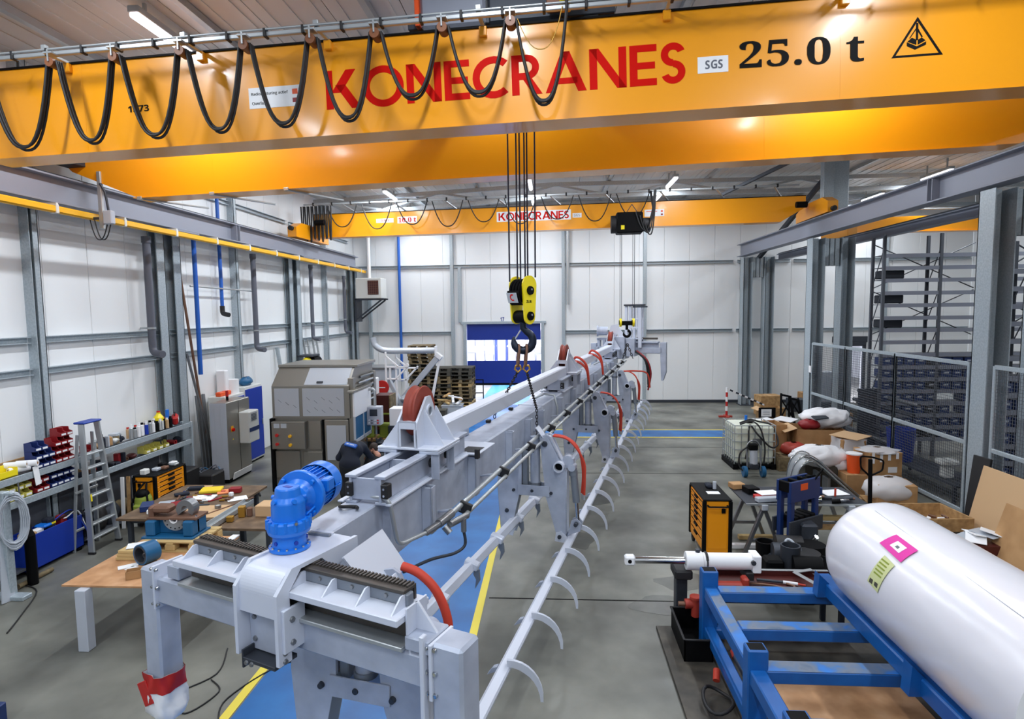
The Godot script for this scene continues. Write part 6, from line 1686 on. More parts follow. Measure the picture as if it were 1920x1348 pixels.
	for i in 14:
		var p := Vector3(-6.4 + rng.randf() * 0.75, H, -10.0 + rng.randf() * 0.55)
		var w := 0.02 + rng.randf() * 0.02
		var o := one("small_part", MB.new().cyl(Vector3.ZERO, Vector3(0.06 + rng.randf() * 0.1, 0.01, 0.05 * rng.randf()), w * 0.6, -1, 8), [M.steel, M.rust, M.bin_red, M.gold][i % 4], "small %s part scattered on the middle of the work bench" % ["steel", "brown", "red", "brass"][i % 4], "part", "small parts on the work bench")
		o.position = p + Vector3(0, w * 0.6, 0)
	for i in 10:
		var o := one("bench_tool", MB.new().bar(Vector3(-0.1, 0.012, 0), Vector3(0.1, 0.012, 0.02), 0.02 + 0.02 * rng.randf(), 0.022).cyl(Vector3(0.06, 0.014, 0.015), Vector3(0.14, 0.014, 0.02), 0.02, -1, 8), [M.dark_steel, M.bin_red, M.press_blue, M.rust, M.steel][i % 5], "%s handled tool in the scatter on the work bench" % ["dark", "red", "blue", "brown", "bright"][i % 5], "tool", "tools scattered on the work bench")
		o.position = Vector3(-6.75 + rng.randf() * 1.0, H, -10.3 + rng.randf() * 0.9)
		o.rotation.y = rng.randf() * 3.0
	# extinguisher under the bench
	var ex := thing("fire_extinguisher", "dark red extinguisher standing under the small brown bench", "extinguisher", Vector3(-4.95, 0, -8.55))
	obj("cylinder", MB.new().lathe(Vector3.ZERO, Vector3.UP, [Vector2(0, 0), Vector2(0.09, 0), Vector2(0.09, 0.42), Vector2(0.03, 0.5), Vector2(0.03, 0.54), Vector2(0, 0.54)], 16), M.glass_red, ex)
	obj("hose", MB.new().tube(smooth([Vector3(0.02, 0.53, 0), Vector3(-0.15, 0.55, 0), Vector3(-0.2, 0.35, 0), Vector3(-0.12, 0.12, 0)], 4), 0.012), M.rubber, ex)
	# front table with the blue pump
	var f := thing("plywood_table", "plywood table on grey legs beside the near left leg of the machine", "table", Vector3(-5.2, 0, -7.3))
	obj("table_top", MB.new().bx(-0.7, 0.65, 0.755, 0.78, -0.85, 0.75, 0.003), M.ply, f)
	four_legs(f, -0.4, 0.5, -0.7, 0.78, 0.755, 0.13, M.cab_grey)
	obj("edge_strip", MB.new().bx(0.55, 0.65, 0.782, 0.8, -0.86, -0.4), M.white, f)
	var pa := thing("pallet", "light wooden pallet on the plywood table under the blue pump", "pallet", Vector3(-5.2, 0.78, -7.85))
	pallet_parts(pa, 0.8, 0.62, M.pallet_light)
	var pb := thing("wood_blocks", "stack of tan wood blocks with a paper on top on the plywood table", "block", Vector3(-5.6, 0.78, -7.4))
	for k in 3: obj("wood_block", MB.new().bx(-0.16 + k * 0.02, 0.18, k * 0.045, k * 0.045 + 0.043, -0.14, 0.14), M.pallet_light, pb)
	one("paper_sheet", MB.new().box(Vector3(-5.52, 0.925, -7.45), Vector3(0.34, 0.006, 0.2), 0, Basis(Vector3.UP, 0.5)), M.paper, "white sheet on the wood blocks beside the blue ring", "paper")
	for i in 2: one("paper_sheet", MB.new().box(Vector3([-5.45, -5.3][i], 0.786, [-7.08, -7.0][i]), Vector3(0.22, 0.006, 0.12), 0, Basis(Vector3.UP, [0.7, -0.3][i])), M.paper, ["white paper scrap left of the small open carton", "white paper scrap right of the small open carton"][i], "paper")
	var p := thing("blue_pump", "blue pump casing with an open half bearing on the plywood table", "pump", Vector3(-5.28, 0.92, -7.85))
	obj("base_plate", MB.new().bx(-0.38, 0.36, 0, 0.03, -0.22, 0.22), M.mach_blue, p)
	for x in [-0.28, 0.26]: obj("pedestal", MB.new().bx(x - 0.07, x + 0.07, 0.03, 0.24, -0.18, 0.18, 0.015), M.mach_blue, p)
	obj("front_web", MB.new().bx(-0.35, 0.33, 0.03, 0.24, 0.0, 0.05), M.mach_blue, p)
	obj("half_flange", MB.new().arc(Vector2(0.03, 0.25), 0.055, 0.17, 180, 360, 0.05, 0.09, Transform3D(), 18), M.steel, p)
	for k in 7:
		var a := PI + PI * (k + 0.5) / 7.0
		obj("bolt_hole", MB.new().cyl(Vector3(0.03 + cos(a) * 0.14, 0.25 + sin(a) * 0.14, 0.09), Vector3(0.03 + cos(a) * 0.14, 0.25 + sin(a) * 0.14, 0.093), 0.01, -1, 8), M.black, p)
	obj("bearing_shell", MB.new().arc(Vector2(0.03, 0.25), 0.045, 0.058, 180, 360, -0.1, 0.12, Transform3D(), 14), M.paper, p)
	obj("upper_casing", MB.new().bx(-0.36, 0.36, 0.24, 0.275, -0.18, 0.12), M.rust, p)
	obj("upper_ring", MB.new().arc(Vector2(0.14, 0.36), 0.05, 0.13, -40, 220, -0.12, 0.02, Transform3D(), 18), M.steel, p)
	obj("upper_lug", MB.new().bx(-0.36, -0.28, 0.16, 0.42, -0.1, 0.1, 0.03).bx(-0.3, -0.05, 0.32, 0.42, -0.1, 0.1, 0.03), M.rust, p)
	for x in [-0.32, 0.32]: obj("bolt", MB.new().bolt(Vector3(x, 0.275, 0.05), Vector3.UP, 0.018), M.chrome, p)
	var rg := thing("blue_ring", "blue steel drum ring lying on its side on the plywood table", "ring", Vector3(-5.28, 0.78 + 0.135, -7.22), -0.35)
	obj("ring", MB.new().pipe(Vector3(0, 0, -0.1), Vector3(0, 0, 0.1), 0.135, 0.115, 32), M.mach_blue, rg)
	obj("ring_lining", MB.new().pipe(Vector3(0, 0, -0.09), Vector3(0, 0, 0.102), 0.116, 0.095, 32), M.dark_steel, rg)
	obj("hub", MB.new().pipe(Vector3(0, -0.03, -0.08), Vector3(0, -0.03, 0.04), 0.04, 0.025, 20), M.steel, rg)
	for k in 3: obj("spoke", MB.new().bar(Vector3(0, -0.03, -0.05), Vector3(cos(k * 2.1) * 0.1, sin(k * 2.1) * 0.1, -0.05), 0.04, 0.02), M.dark_steel, rg)
	var cx := thing("small_carton", "small open cardboard carton near the front of the plywood table", "box", Vector3(-5.15, 0.78, -6.78), 0.5)
	obj("carton", MB.new().bx(-0.08, 0.08, 0, 0.006, -0.06, 0.06, 0).bx(-0.08, 0.08, 0, 0.1, 0.055, 0.06, 0).bx(-0.08, 0.08, 0, 0.1, -0.06, -0.055, 0).bx(-0.08, -0.075, 0, 0.1, -0.06, 0.06, 0).bx(0.075, 0.08, 0, 0.1, -0.06, 0.06, 0), M.card, cx)
	# loose cables on the floor round the machine
	one("floor_cable", MB.new().tube(smooth([Vector3(-3.9, 0.008, -6.6), Vector3(-3.75, 0.008, -6.1), Vector3(-4.0, 0.008, -5.7), Vector3(-3.7, 0.008, -5.45), Vector3(-3.55, 0.008, -5.8), Vector3(-3.75, 0.008, -6.0)], 6), 0.008, 6), M.rubber, "thin black cable curled on the floor by the wrapped foot", "cable")
	one("floor_cable", MB.new().tube(smooth([Vector3(-3.3, 0.008, -5.35), Vector3(-3.4, 0.008, -5.7), Vector3(-3.1, 0.008, -6.3), Vector3(-2.6, 0.008, -6.5)], 6), 0.008, 6), M.rubber, "thin black cable curled across the yellow floor line", "cable")
	var bl := thing("blue_box_corner", "corner of a dark blue steel box at the lower left edge of the picture", "box", Vector3(-5.75, 0, -4.95))
	obj("box_base", MB.new().bx(-0.3, 0.36, 0.0, 0.22, -0.3, 0.3, 0.01), M.press_blue, bl)
	obj("box_lid", MB.new().bx(-0.3, 0.32, 0.5, 0.62, -0.25, 0.2, 0.02), M.motor_blue, bl)
	obj("box_post", MB.new().bx(-0.25, -0.15, 0.2, 0.52, -0.2, -0.1), M.press_blue, bl)

func pallet_parts(t: Node3D, w: float, d: float, m: Material):
	for k in 5:
		var z := -d / 2 + d * (k + 0.5) / 5.0
		obj("deck_board", MB.new().bx(-w / 2, w / 2, 0.122, 0.144, z - d * 0.085, z + d * 0.085), m, t)
	for x in [-1, 0, 1]:
		obj("stringer", MB.new().bx(x * (w / 2 - 0.07) - 0.05, x * (w / 2 - 0.07) + 0.05, 0.1, 0.122, -d / 2, d / 2, 0), m, t)
		for z in [-1, 0, 1]: obj("pallet_block", MB.new().bx(x * (w / 2 - 0.07) - 0.07, x * (w / 2 - 0.07) + 0.07, 0.022, 0.1, z * (d / 2 - 0.06) - 0.06, z * (d / 2 - 0.06) + 0.06), m, t)
	for z in [-1, 0, 1]: obj("base_board", MB.new().bx(-w / 2, w / 2, 0, 0.022, z * (d / 2 - 0.06) - 0.06, z * (d / 2 - 0.06) + 0.06, 0), m, t)

func cabinets():
	# control cabinet with its cooling unit
	var c := thing("control_cabinet", "stainless control cabinet with a white cooling unit on its side", "cabinet", Vector3(-7.8, 0, -13.85))
	obj("body", MB.new().bx(-0.2, 0.2, 0.1, 1.92, -0.55, 0.52, 0.012), M.stainless, c)
	obj("side_skin", MB.new().bx(-0.2, 0.2, 0.1, 1.91, 0.52, 0.535, 0.003), M.cab_grey, c)
	obj("plinth", MB.new().bx(-0.18, 0.18, 0, 0.1, -0.53, 0.5), M.black, c)
	for k in 2: obj("skin_fold", MB.new().bx(-0.09 + k * 0.14, -0.085 + k * 0.14, 0.12, 1.9, 0.535, 0.538, 0), M.film, c)
	obj("door_seam", MB.new().bx(0.2, 0.203, 0.12, 1.9, -0.03, -0.02, 0), M.black, c)
	obj("sill_film", MB.new().box(Vector3(0.22, 0.14, -0.05), Vector3(0.02, 0.16, 0.85), 0.003, Basis(Vector3.BACK, -0.2)), M.white, c)
	var ac := obj("cooling_unit", MB.new().bx(0.2, 0.46, 0.85, 1.62, -0.5, 0.0, 0.02), M.offwhite, c)
	obj("vent", MB.new().bx(0.46, 0.465, 1.38, 1.58, -0.38, -0.1, 0), M.film, ac)
	for k in 5: obj("vent_slat", MB.new().bx(0.465, 0.472, 1.4 + k * 0.035, 1.41 + k * 0.035, -0.37, -0.11, 0), M.dark_steel, ac)
	obj("blue_stripe", MB.new().bx(0.46, 0.464, 1.12, 1.22, -0.5, -0.01, 0), M.press_blue, ac)
	obj("rotary_switch", MB.new().cyl(Vector3(0.2, 1.25, 0.3), Vector3(0.25, 1.25, 0.3), 0.04, -1, 14), M.letter_red, c)
	obj("switch_plate", MB.new().bx(0.2, 0.206, 1.2, 1.34, 0.25, 0.35, 0), M.cond_yellow, c)
	obj("warning_mark", MB.new().prism([Vector2(-0.3, 1.0), Vector2(-0.26, 1.0), Vector2(-0.28, 1.04)], 0.2, 0.204, Transform3D(Basis(Vector3.UP, PI / 2), Vector3.ZERO)), M.yellow, c)
	var bc := obj("beacon", MB.new().cyl(Vector3(0, 1.92, 0.1), Vector3(0, 2.02, 0.1), 0.03), M.black, c)
	obj("beacon_red", MB.new().cyl(Vector3(0, 2.02, 0.1), Vector3(0, 2.16, 0.1), 0.033), M.red, bc)
	# blue cabinets behind it
	for i in 2:
		var b := thing("blue_cabinet", ["blue fronted cupboard behind the control cabinet", "blue fronted cupboard against the wall, farther of the two"][i], "cabinet", Vector3(-8.27, 0, -14.55 - i * 0.95), 0, "blue cupboards")
		obj("carcass", MB.new().bx(-0.22, 0.22, 0.05, 1.95 + 0.12 * i, -0.46, 0.46), M.offwhite, b)
		obj("door", MB.new().bx(0.22, 0.24, 0.1, 1.88 + 0.12 * i, -0.44, 0.44), M.cab_blue, b)
		obj("plinth", MB.new().bx(-0.2, 0.2, 0, 0.05, -0.45, 0.45), M.black, b)
		obj("handle", MB.new().bx(0.24, 0.27, 0.95, 1.1, -0.38, -0.36), M.aluminium, b)
	for i in 2: one("red_box", MB.new().bx(-0.07, 0.07, 0, 0.11, -0.12, 0.12, 0.02), M.orange_red, "%s orange red box on the cupboards by the leaning pole" % ["nearer", "farther"][i], "box").position = Vector3(-8.25, 1.95, -14.25 - i * 0.27)
	one("white_drum", MB.new().cyl(Vector3.ZERO, Vector3(0, 0.36, 0), 0.16, -1, 18), M.white, "white round container on the blue cupboards", "container").position = Vector3(-8.27, 1.95, -14.85)
	one("white_box", MB.new().bx(-0.12, 0.12, 0, 0.62, -0.09, 0.09, 0.02), M.white, "tall white box standing on the blue cupboards against the wall", "box").position = Vector3(-8.38, 1.95, -14.6)
	one("teal_bag", crumple(Vector3(0, 0.1, 0), Vector3(0.14, 0.13, 0.26), 17, 14), M.mach_blue, "dark teal bag on the farther blue cupboard", "bag").position = Vector3(-8.25, 2.07, -15.5)
	# hoses in a heap left of the cabinet
	var rng := RandomNumberGenerator.new()
	rng.seed = 8
	for i in 4:
		var pts := []
		for j in 26:
			var a := j * 0.62 + i
			pts.append(Vector3(cos(a) * (0.24 + 0.06 * rng.randf()), 0.06 + 0.05 * (j % 4) + 0.12 * rng.randf() + 0.08 * i, sin(a) * 0.24))
		one("hose_coil", MB.new().tube(smooth(pts, 2), 0.014, 6), [M.pvc, M.rubber, M.mach_blue, M.pvc][i], ["grey hose coil topmost in the heap left of the control cabinet", "black hose coil in the heap left of the control cabinet", "blue grey hose coil in the heap left of the control cabinet", "pale grey hose coil lowest in the heap by the control cabinet"][i], "hose").position = Vector3(-7.85 + 0.04 * i, 0, -12.95 + 0.06 * i)
	for i in 3: one("floor_hose", MB.new().tube(smooth([Vector3(-7.9, 0.02, -13.0 + i * 0.1), Vector3(-7.3, 0.02, -12.7 + i * 0.15), Vector3(-6.8, 0.02, -12.9), Vector3(-6.4, 0.02, -12.4 + i * 0.2)], 6), 0.02, 6), M.rubber, "%s black hose running over the floor in front of the control cabinet" % ["first", "second", "third"][i], "hose", "floor hoses")
	for i in 2: one("black_case", MB.new().bx(-0.2, 0.2, 0, 0.7 - i * 0.2, -0.25, 0.25, 0.03), M.rubber, ["black case on the floor behind the orange chest", "lower black case on the floor behind the orange chest"][i], "case").position = Vector3(-7.9 + i * 0.3, 0, -12.1 - i * 0.45)

# ---------------------------------------------------------------- back of the hall on the left
func back_area():
	var rng := RandomNumberGenerator.new()
	rng.seed = 21
	# stainless process machine with protective film on its panels
	var m := thing("stainless_machine", "large stainless steel machine with film covered front panels", "machine", Vector3(-5.35, 0, -12.8))
	obj("hood", MB.new(Transform3D(Basis(Vector3(0, 0, -1), Vector3.UP, Vector3(1, 0, 0)), Vector3.ZERO)).prism([Vector2(0, 1.66), Vector2(1.75, 1.66), Vector2(1.75, 2.78), Vector2(0.45, 2.78), Vector2(0.0, 2.38)], -0.88, 0.88), M.stainless, m)
	obj("hood_roof", MB.new().bx(-0.9, 0.95, 2.76, 2.82, -1.8, -0.4), M.stainless, m)
	obj("film_panel", MB.new().bx(-0.82, -0.26, 1.71, 2.33, 0.0, 0.012), M.film, m)
	obj("film_panel", MB.new().bx(-0.18, 0.76, 1.71, 2.33, 0.0, 0.012), M.film, m)
	var sl := Basis(Vector3.RIGHT, -0.844)
	obj("film_panel", MB.new().box(Vector3(0.34, 2.575, -0.215), Vector3(0.98, 0.52, 0.012), 0.003, sl), M.film, m)
	obj("panel_handle", MB.new().box(Vector3(0.2, 2.46, -0.06), Vector3(0.14, 0.05, 0.03), 0.005, sl), M.dark_steel, m)
	for i in 5: obj("film_print", MB.new().box(Vector3(-0.05 + i * 0.17, 2.1 - 0.07 * (i % 2), 0.0128), Vector3(0.1, 0.008, 0.001), 0, Basis(Vector3.BACK, -0.7)), M.pvc, m)
	for i in 5: obj("film_print", MB.new().box(Vector3(-0.05 + i * 0.17, 1.82 + 0.05 * (i % 2), 0.0128), Vector3(0.1, 0.008, 0.001), 0, Basis(Vector3.BACK, -0.7)), M.pvc, m)
	for i in 3: obj("film_print", MB.new().box(Vector3(-0.7 + i * 0.17, 2.05 - i * 0.06, 0.0128), Vector3(0.1, 0.008, 0.001), 0, Basis(Vector3.BACK, -0.7)), M.pvc, m)
	obj("lower_body", MB.new().bx(-0.86, 0.8, 0.25, 1.66, -1.7, -0.06), M.stainless, m)
	var cp := obj("control_box", MB.new().bx(-0.88, -0.12, 0.98, 1.6, -0.06, 0.1, 0.012), M.stainless, m)
	for q in [[-0.75, 1.3, "red"], [-0.75, 1.1, "red"], [-0.45, 1.28, "cond_yellow"], [-0.45, 1.08, "cond_yellow"]]: obj("switch", MB.new().cyl(Vector3(q[0], q[1], 0.1), Vector3(q[0], q[1], 0.14), 0.035), M[q[2]], cp)
	for x in [-0.82, -0.66]: obj("name_plate", MB.new().bx(x, x + 0.13, 1.46, 1.56, 0.1, 0.105, 0), M.film, cp)
	obj("panel_door", MB.new().bx(-0.08, 0.2, 0.95, 1.6, -0.06, -0.02), M.stainless, m)
	obj("panel_door", MB.new().bx(-0.86, -0.3, 0.3, 0.92, -0.06, -0.01), M.stainless, m)
	obj("panel_door", MB.new().bx(-0.22, 0.22, 0.3, 0.9, -0.06, -0.01), M.stainless, m)
	obj("gap_strip", MB.new().bx(0.23, 0.27, 0.1, 1.62, -0.06, -0.005, 0), M.black, m)
	obj("door_frame", MB.new().bx(0.29, 0.84, 0.5, 1.62, -0.06, 0.0), M.stainless, m)
	obj("film_panel", MB.new().bx(0.34, 0.78, 0.72, 1.5, 0.0, 0.012), M.film, m)
	for z in [-0.2, -1.75]: obj("corner_post", MB.new().bx(0.84, 0.96, 0.0, 2.55, z, z + 0.16), M.stainless, m)
	for x in [-0.84, 0.8]:
		for z in [-0.1, -1.6]: obj("machine_leg", MB.new().bx(x - 0.06, x + 0.06, 0, 0.3, z - 0.06, z + 0.06), M.stainless, m)
	obj("left_post", MB.new().bx(-0.94, -0.87, 0, 1.66, -0.1, 0.05), M.black, m)
	for i in 6: obj("inner_pipe", MB.new().cyl(Vector3(0.9, 1.9 + 0.12 * i, -0.4 - 0.15 * (i % 3)), Vector3(0.98, 1.92 + 0.12 * i, -1.4), 0.03, -1, 8), [M.chrome, M.steel][i % 2], m)
	# swung side door with a white upper and glazed lower half
	obj("door_leaf_frame", MB.new().bx(1.0, 1.04, 1.7, 2.24, -1.05, 0.15), M.white, m)
	obj("door_leaf_frame", MB.new().bx(1.0, 1.04, 1.12, 1.2, -1.05, 0.15).bx(1.0, 1.04, 1.12, 1.72, 0.1, 0.15).bx(1.0, 1.04, 1.12, 1.72, -1.05, -1.0).bx(1.0, 1.04, 1.12, 1.72, -0.5, -0.45), M.film, m)
	obj("door_window", MB.new().bx(1.015, 1.022, 1.2, 1.7, -1.0, -0.5, 0), M.mach_blue, m)
	obj("door_window", MB.new().bx(1.015, 1.022, 1.2, 1.7, -0.45, 0.1, 0), M.mach_blue, m)
	obj("door_rail", MB.new().bx(0.9, 1.05, 2.24, 2.3, -1.15, 0.2), M.stainless, m)
	# operator panel on a bent arm
	obj("panel_arm", MB.new().tube(routed([Vector3(1.0, 2.18, -0.9), Vector3(1.2, 2.2, -0.85), Vector3(1.2, 1.8, -0.82)], 0.08), 0.03, 10), M.aluminium, m)
	var hm := obj("operator_panel", MB.new().bx(1.02, 1.36, 1.36, 1.8, -0.95, -0.72, 0.015), M.cab_grey, m)
	obj("screen", MB.new().bx(1.1, 1.28, 1.58, 1.74, -0.72, -0.715, 0), M.dark_steel, hm)
	for i in 8: obj("button", MB.new().cyl(Vector3(1.08 + 0.07 * (i % 4), 1.42 + 0.06 * (i / 4), -0.72), Vector3(1.08 + 0.07 * (i % 4), 1.42 + 0.06 * (i / 4), -0.705), 0.02, -1, 8), [M.white, M.pvc, M.white, M.letter_red][i % 4], hm)
	# things standing on the ground behind and to the right of it
	var hp := thing("hopper", "grey sheet metal hopper behind the stainless machine", "hopper", Vector3(-5.45, 0, -18.0))
	obj("bin", MB.new().prism([Vector2(-0.6, 2.3), Vector2(0.65, 2.3), Vector2(0.62, 1.95), Vector2(0.2, 1.5), Vector2(-0.5, 1.5)], -0.5, 0.4), M.film, hp)
	obj("rim", MB.new().bx(-0.65, 0.7, 2.28, 2.34, -0.55, 0.45), M.steel, hp)
	four_legs(hp, -0.45, 0.2, -0.4, 0.3, 1.55, 0.06, M.steel)
	var sd := thing("red_warning_disc", "red disc shaped machine guard right of the grey hopper", "guard", Vector3(-4.78, 0, -16.4))
	obj("disc", MB.new().cyl(Vector3(0, 1.88, -0.03), Vector3(0, 1.88, 0.03), 0.2, -1, 24), M.red, sd)
	obj("stand", MB.new().bx(-0.5, 0.1, 0, 1.75, -0.3, -0.05, 0.02), M.stainless, sd)
	for i in 3: obj("button", MB.new().cyl(Vector3(-0.4 + i * 0.12, 1.6, -0.05), Vector3(-0.4 + i * 0.12, 1.6, 0.0), 0.03), M.dark_steel, sd)
	obj("print_line", MB.new().bx(-0.1, 0.1, 1.87, 1.89, 0.03, 0.033, 0), M.white, sd)
	var bb := thing("brown_cabinet", "red brown steel cabinet with a white box on top, right of the machine", "cabinet", Vector3(-4.45, 0, -15.2))
	obj("body", MB.new().bx(-0.3, 0.26, 0.95, 1.86, -0.3, 0.2, 0.01), M.oxide, bb)
	obj("flange", MB.new().bx(0.26, 0.3, 0.95, 1.86, -0.3, 0.24), M.pallet, bb)
	obj("ledge", MB.new().bx(-0.3, 0.28, 1.36, 1.4, 0.2, 0.26), M.olive, bb)
	obj("stand", MB.new().bx(-0.28, 0.24, 0, 0.95, -0.25, 0.15), M.dark_steel, bb)
	one("white_box", MB.new().bx(-4.75, -4.53, 1.86, 2.3, -15.3, -15.05, 0.02), M.white, "upright white box on the red brown cabinet", "box")
	var bt := thing("assembly_bench", "wooden topped bench with green parts right of the two workers", "table", Vector3(-4.35, 0, -14.35))
	obj("bench_top", MB.new().bx(-0.4, 0.4, 0.86, 0.92, -0.3, 0.3), M.wood, bt)
	four_legs(bt, -0.32, 0.34, -0.24, 0.24, 0.86, 0.08, M.film)
	for i in 2: one("green_casting", MB.new().bx(-0.12, 0.12, 0, 0.3, -0.12, 0.12, 0.03).bx(-0.16, 0.16, 0, 0.05, -0.15, 0.15).bx(-0.15, 0.15, 0.28, 0.34, -0.14, 0.14), M.olive, ["green casting at the left on the assembly bench", "green casting at the right on the assembly bench"][i], "casting").position = Vector3(-4.55 + i * 0.42, 0.92, -14.35)
	for i in 5: one("hand_tool", MB.new().cyl(Vector3.ZERO, Vector3(0, -0.3 - 0.05 * (i % 3), 0), 0.012, -1, 6).bx(-0.025, 0.025, -0.04, 0, -0.01, 0.01, 0), [M.rust, M.steel][i % 2], "%s tool hanging on the front edge of the assembly bench" % ["first", "second", "third", "fourth", "fifth"][i], "tool", "tools on the assembly bench").position = Vector3(-4.62 + i * 0.12, 0.95, -14.03)
	var wb := thing("white_carton", "white carton on a stack of boxes behind the first sheave housing", "box", Vector3(-3.75, 0, -14.3))
	obj("carton", MB.new().bx(-0.2, 0.2, 1.24, 1.66, -0.2, 0.2), M.white, wb)
	obj("stack", MB.new().bx(-0.24, 0.24, 0.0, 1.24, -0.25, 0.2), M.dark_steel, wb)
	for i in 5: one("paper_stack", MB.new().box(Vector3.ZERO, Vector3(0.3, 0.05, 0.22), 0.005), [M.paper, M.card_light, M.paper, M.offwhite, M.paper][i], "%s stack of sheets on the low shelf right of the assembly bench" % ["white", "tan", "second white", "grey white", "lowest white"][i], "papers").position = Vector3(-3.82, 0.95 - i * 0.14, -13.75)
	var ls := thing("parts_rack", "low open rack of papers right of the assembly bench", "rack", Vector3(-3.82, 0, -13.75))
	for i in 6: obj("shelf", MB.new().bx(-0.3, 0.3, 0.22 + i * 0.14, 0.235 + i * 0.14, -0.2, 0.2, 0), M.dark_steel, ls)
	for x in [-0.3, 0.3]: obj("side", MB.new().bx(x - 0.012, x + 0.012, 0, 1.0, -0.2, 0.2), M.dark_steel, ls)
	# white welded frame and the grey bent rail
	var wf := thing("welded_stand", "white welded tube frame standing in front of the pallet stacks", "frame", Vector3(-4.55, 0, -17.0))
	for q in [[[-0.27, 2.84], [-0.27, 0.0]], [[0.03, 2.3], [0.03, 0]], [[-0.27, 2.4], [0.4, 2.4]], [[-0.27, 2.05], [0.1, 2.05]], [[-0.27, 2.72], [0.1, 2.4]], [[0.05, 2.08], [0.4, 2.45]], [[-0.15, 2.4], [-0.15, 2.05]]]:
		obj("tube", MB.new().bar(Vector3(q[0][0], q[0][1], 0), Vector3(q[1][0], q[1][1], 0), 0.05, 0.05), M.white, wf)
		obj("tube", MB.new().bar(Vector3(q[0][0] + 0.16, q[0][1] - 0.08, -0.5), Vector3(q[1][0] + 0.16, maxf(0, q[1][1] - 0.08), -0.5), 0.05, 0.05), M.white, wf)
	for y in [2.4, 2.05, 0.6]: obj("tube", MB.new().bar(Vector3(-0.27, y, 0), Vector3(-0.11, y - 0.06, -0.5), 0.05, 0.05), M.white, wf)
	obj("end_disc", MB.new().cyl(Vector3(0.36, 2.45, 0.0), Vector3(0.36, 2.45, 0.06), 0.06), M.white, wf)
	var rl := thing("bent_rail", "grey bent rail of flat section reaching over to the pallet stacks", "rail", Vector3(-4.55, 0, -17.3))
	obj("rail", horn(MB.new(), smooth([Vector3(-0.72, 3.25, 0), Vector3(-0.68, 3.05, 0), Vector3(-0.5, 2.9, 0), Vector3(-0.2, 2.85, 0), Vector3(0.4, 2.85, 0), Vector3(1.15, 2.85, 0)], 5), [0.09, 0.09, 0.09, 0.09, 0.09, 0.09, 0.09, 0.09, 0.09, 0.09, 0.09, 0.09, 0.09, 0.09, 0.09, 0.09, 0.09, 0.09, 0.09, 0.09, 0.09, 0.09, 0.09, 0.09, 0.09, 0.09], 4), M.film, rl)
	obj("end_plate", MB.new().bx(1.13, 1.17, 2.72, 2.98, -0.12, 0.12), M.white, rl)
	obj("strut", MB.new().bar(Vector3(1.2, 2.65, 0), Vector3(0.1, 1.4, 0), 0.13, 0.16), M.film, rl)
	obj("strut_end", MB.new().bar(Vector3(1.27, 2.74, 0), Vector3(1.19, 2.64, 0), 0.2, 0.22), M.white, rl)
	for k in 2: obj("rod", MB.new().cyl(Vector3(1.24 + k * 0.03, 2.6, 0.0), Vector3(0.95 + k * 0.05, 1.2, 0.1), 0.022, -1, 8), M.white, rl)
	obj("foot_strut", MB.new().bar(Vector3(-0.25, 2.0, 0.1), Vector3(0.3, 1.05, 0.3), 0.1, 0.12), M.film, rl)
	obj("base", MB.new().bx(-0.6, 0.6, 0.0, 0.9, -0.4, 0.3, 0.05), M.dark_steel, rl)
	one("plastic_bag", crumple(Vector3.ZERO, Vector3(0.22, 0.12, 0.18), 25, 16, 0.3), M.film, "crumpled clear plastic in the middle of the white frame", "plastic").position = Vector3(-4.2, 1.45, -17.0)
	one("purple_tarp", crumple(Vector3.ZERO, Vector3(0.25, 0.08, 0.2), 26, 14), M.press_blue, "dark blue purple cloth on the base of the bent rail", "cloth").position = Vector3(-4.35, 0.95, -17.1)
	# stacks of wooden pallets
	var deck := MB.new()
	for k in 5:
		var z := -0.5 + (k + 0.5) * 0.2
		deck.bx(-0.44, 0.44, 0.118, 0.142, z - 0.075, z + 0.075, 0)
	for x in [-0.38, 0.0, 0.38]: deck.bx(x - 0.05, x + 0.05, 0.1, 0.12, -0.5, 0.5, 0)
	var low := MB.new()
	for x in [-0.38, 0.0, 0.38]:
		for z in [-0.44, 0.0, 0.44]: low.bx(x - 0.06, x + 0.06, 0.018, 0.102, z - 0.06, z + 0.06, 0)
	for z in [-0.44, 0.0, 0.44]: low.bx(-0.44, 0.44, 0.0, 0.022, z - 0.06, z + 0.06, 0)
	var dm := deck.mesh()
	var lm := low.mesh()
	var piles := [[-4.98, -22.6, 18, "left, tallest"], [-4.22, -22.4, 13, "middle"], [-3.45, -22.55, 13, "right"]]
	for p in piles:
		for i in p[2]:
			var t := thing("pallet", "wooden pallet, %s from the floor in the %s stack before the back wall" % [ORD[i], p[3]], "pallet", Vector3(p[0] + rng.randf_range(-0.03, 0.03), i * 0.1445 + (0.12 if i == 17 else 0.0), p[1] + rng.randf_range(-0.03, 0.03)), rng.randf_range(-0.03, 0.03), "stacked pallets before the back wall")
			var mm: Material = M.pallet_light if i % 5 == 3 and p[0] > -4 else ([M.pallet, M.pallet_grey, M.pallet][int(rng.randf() * 3)])
			obj("deck_boards", dm, mm, t).set_meta("kind", "stuff")
			obj("blocks", lm, mm, t).set_meta("kind", "stuff")
			if i == 17: obj("spacer", MB.new().bx(-0.4, 0.4, -0.12, 0.0, -0.05, 0.05), M.pallet, t)
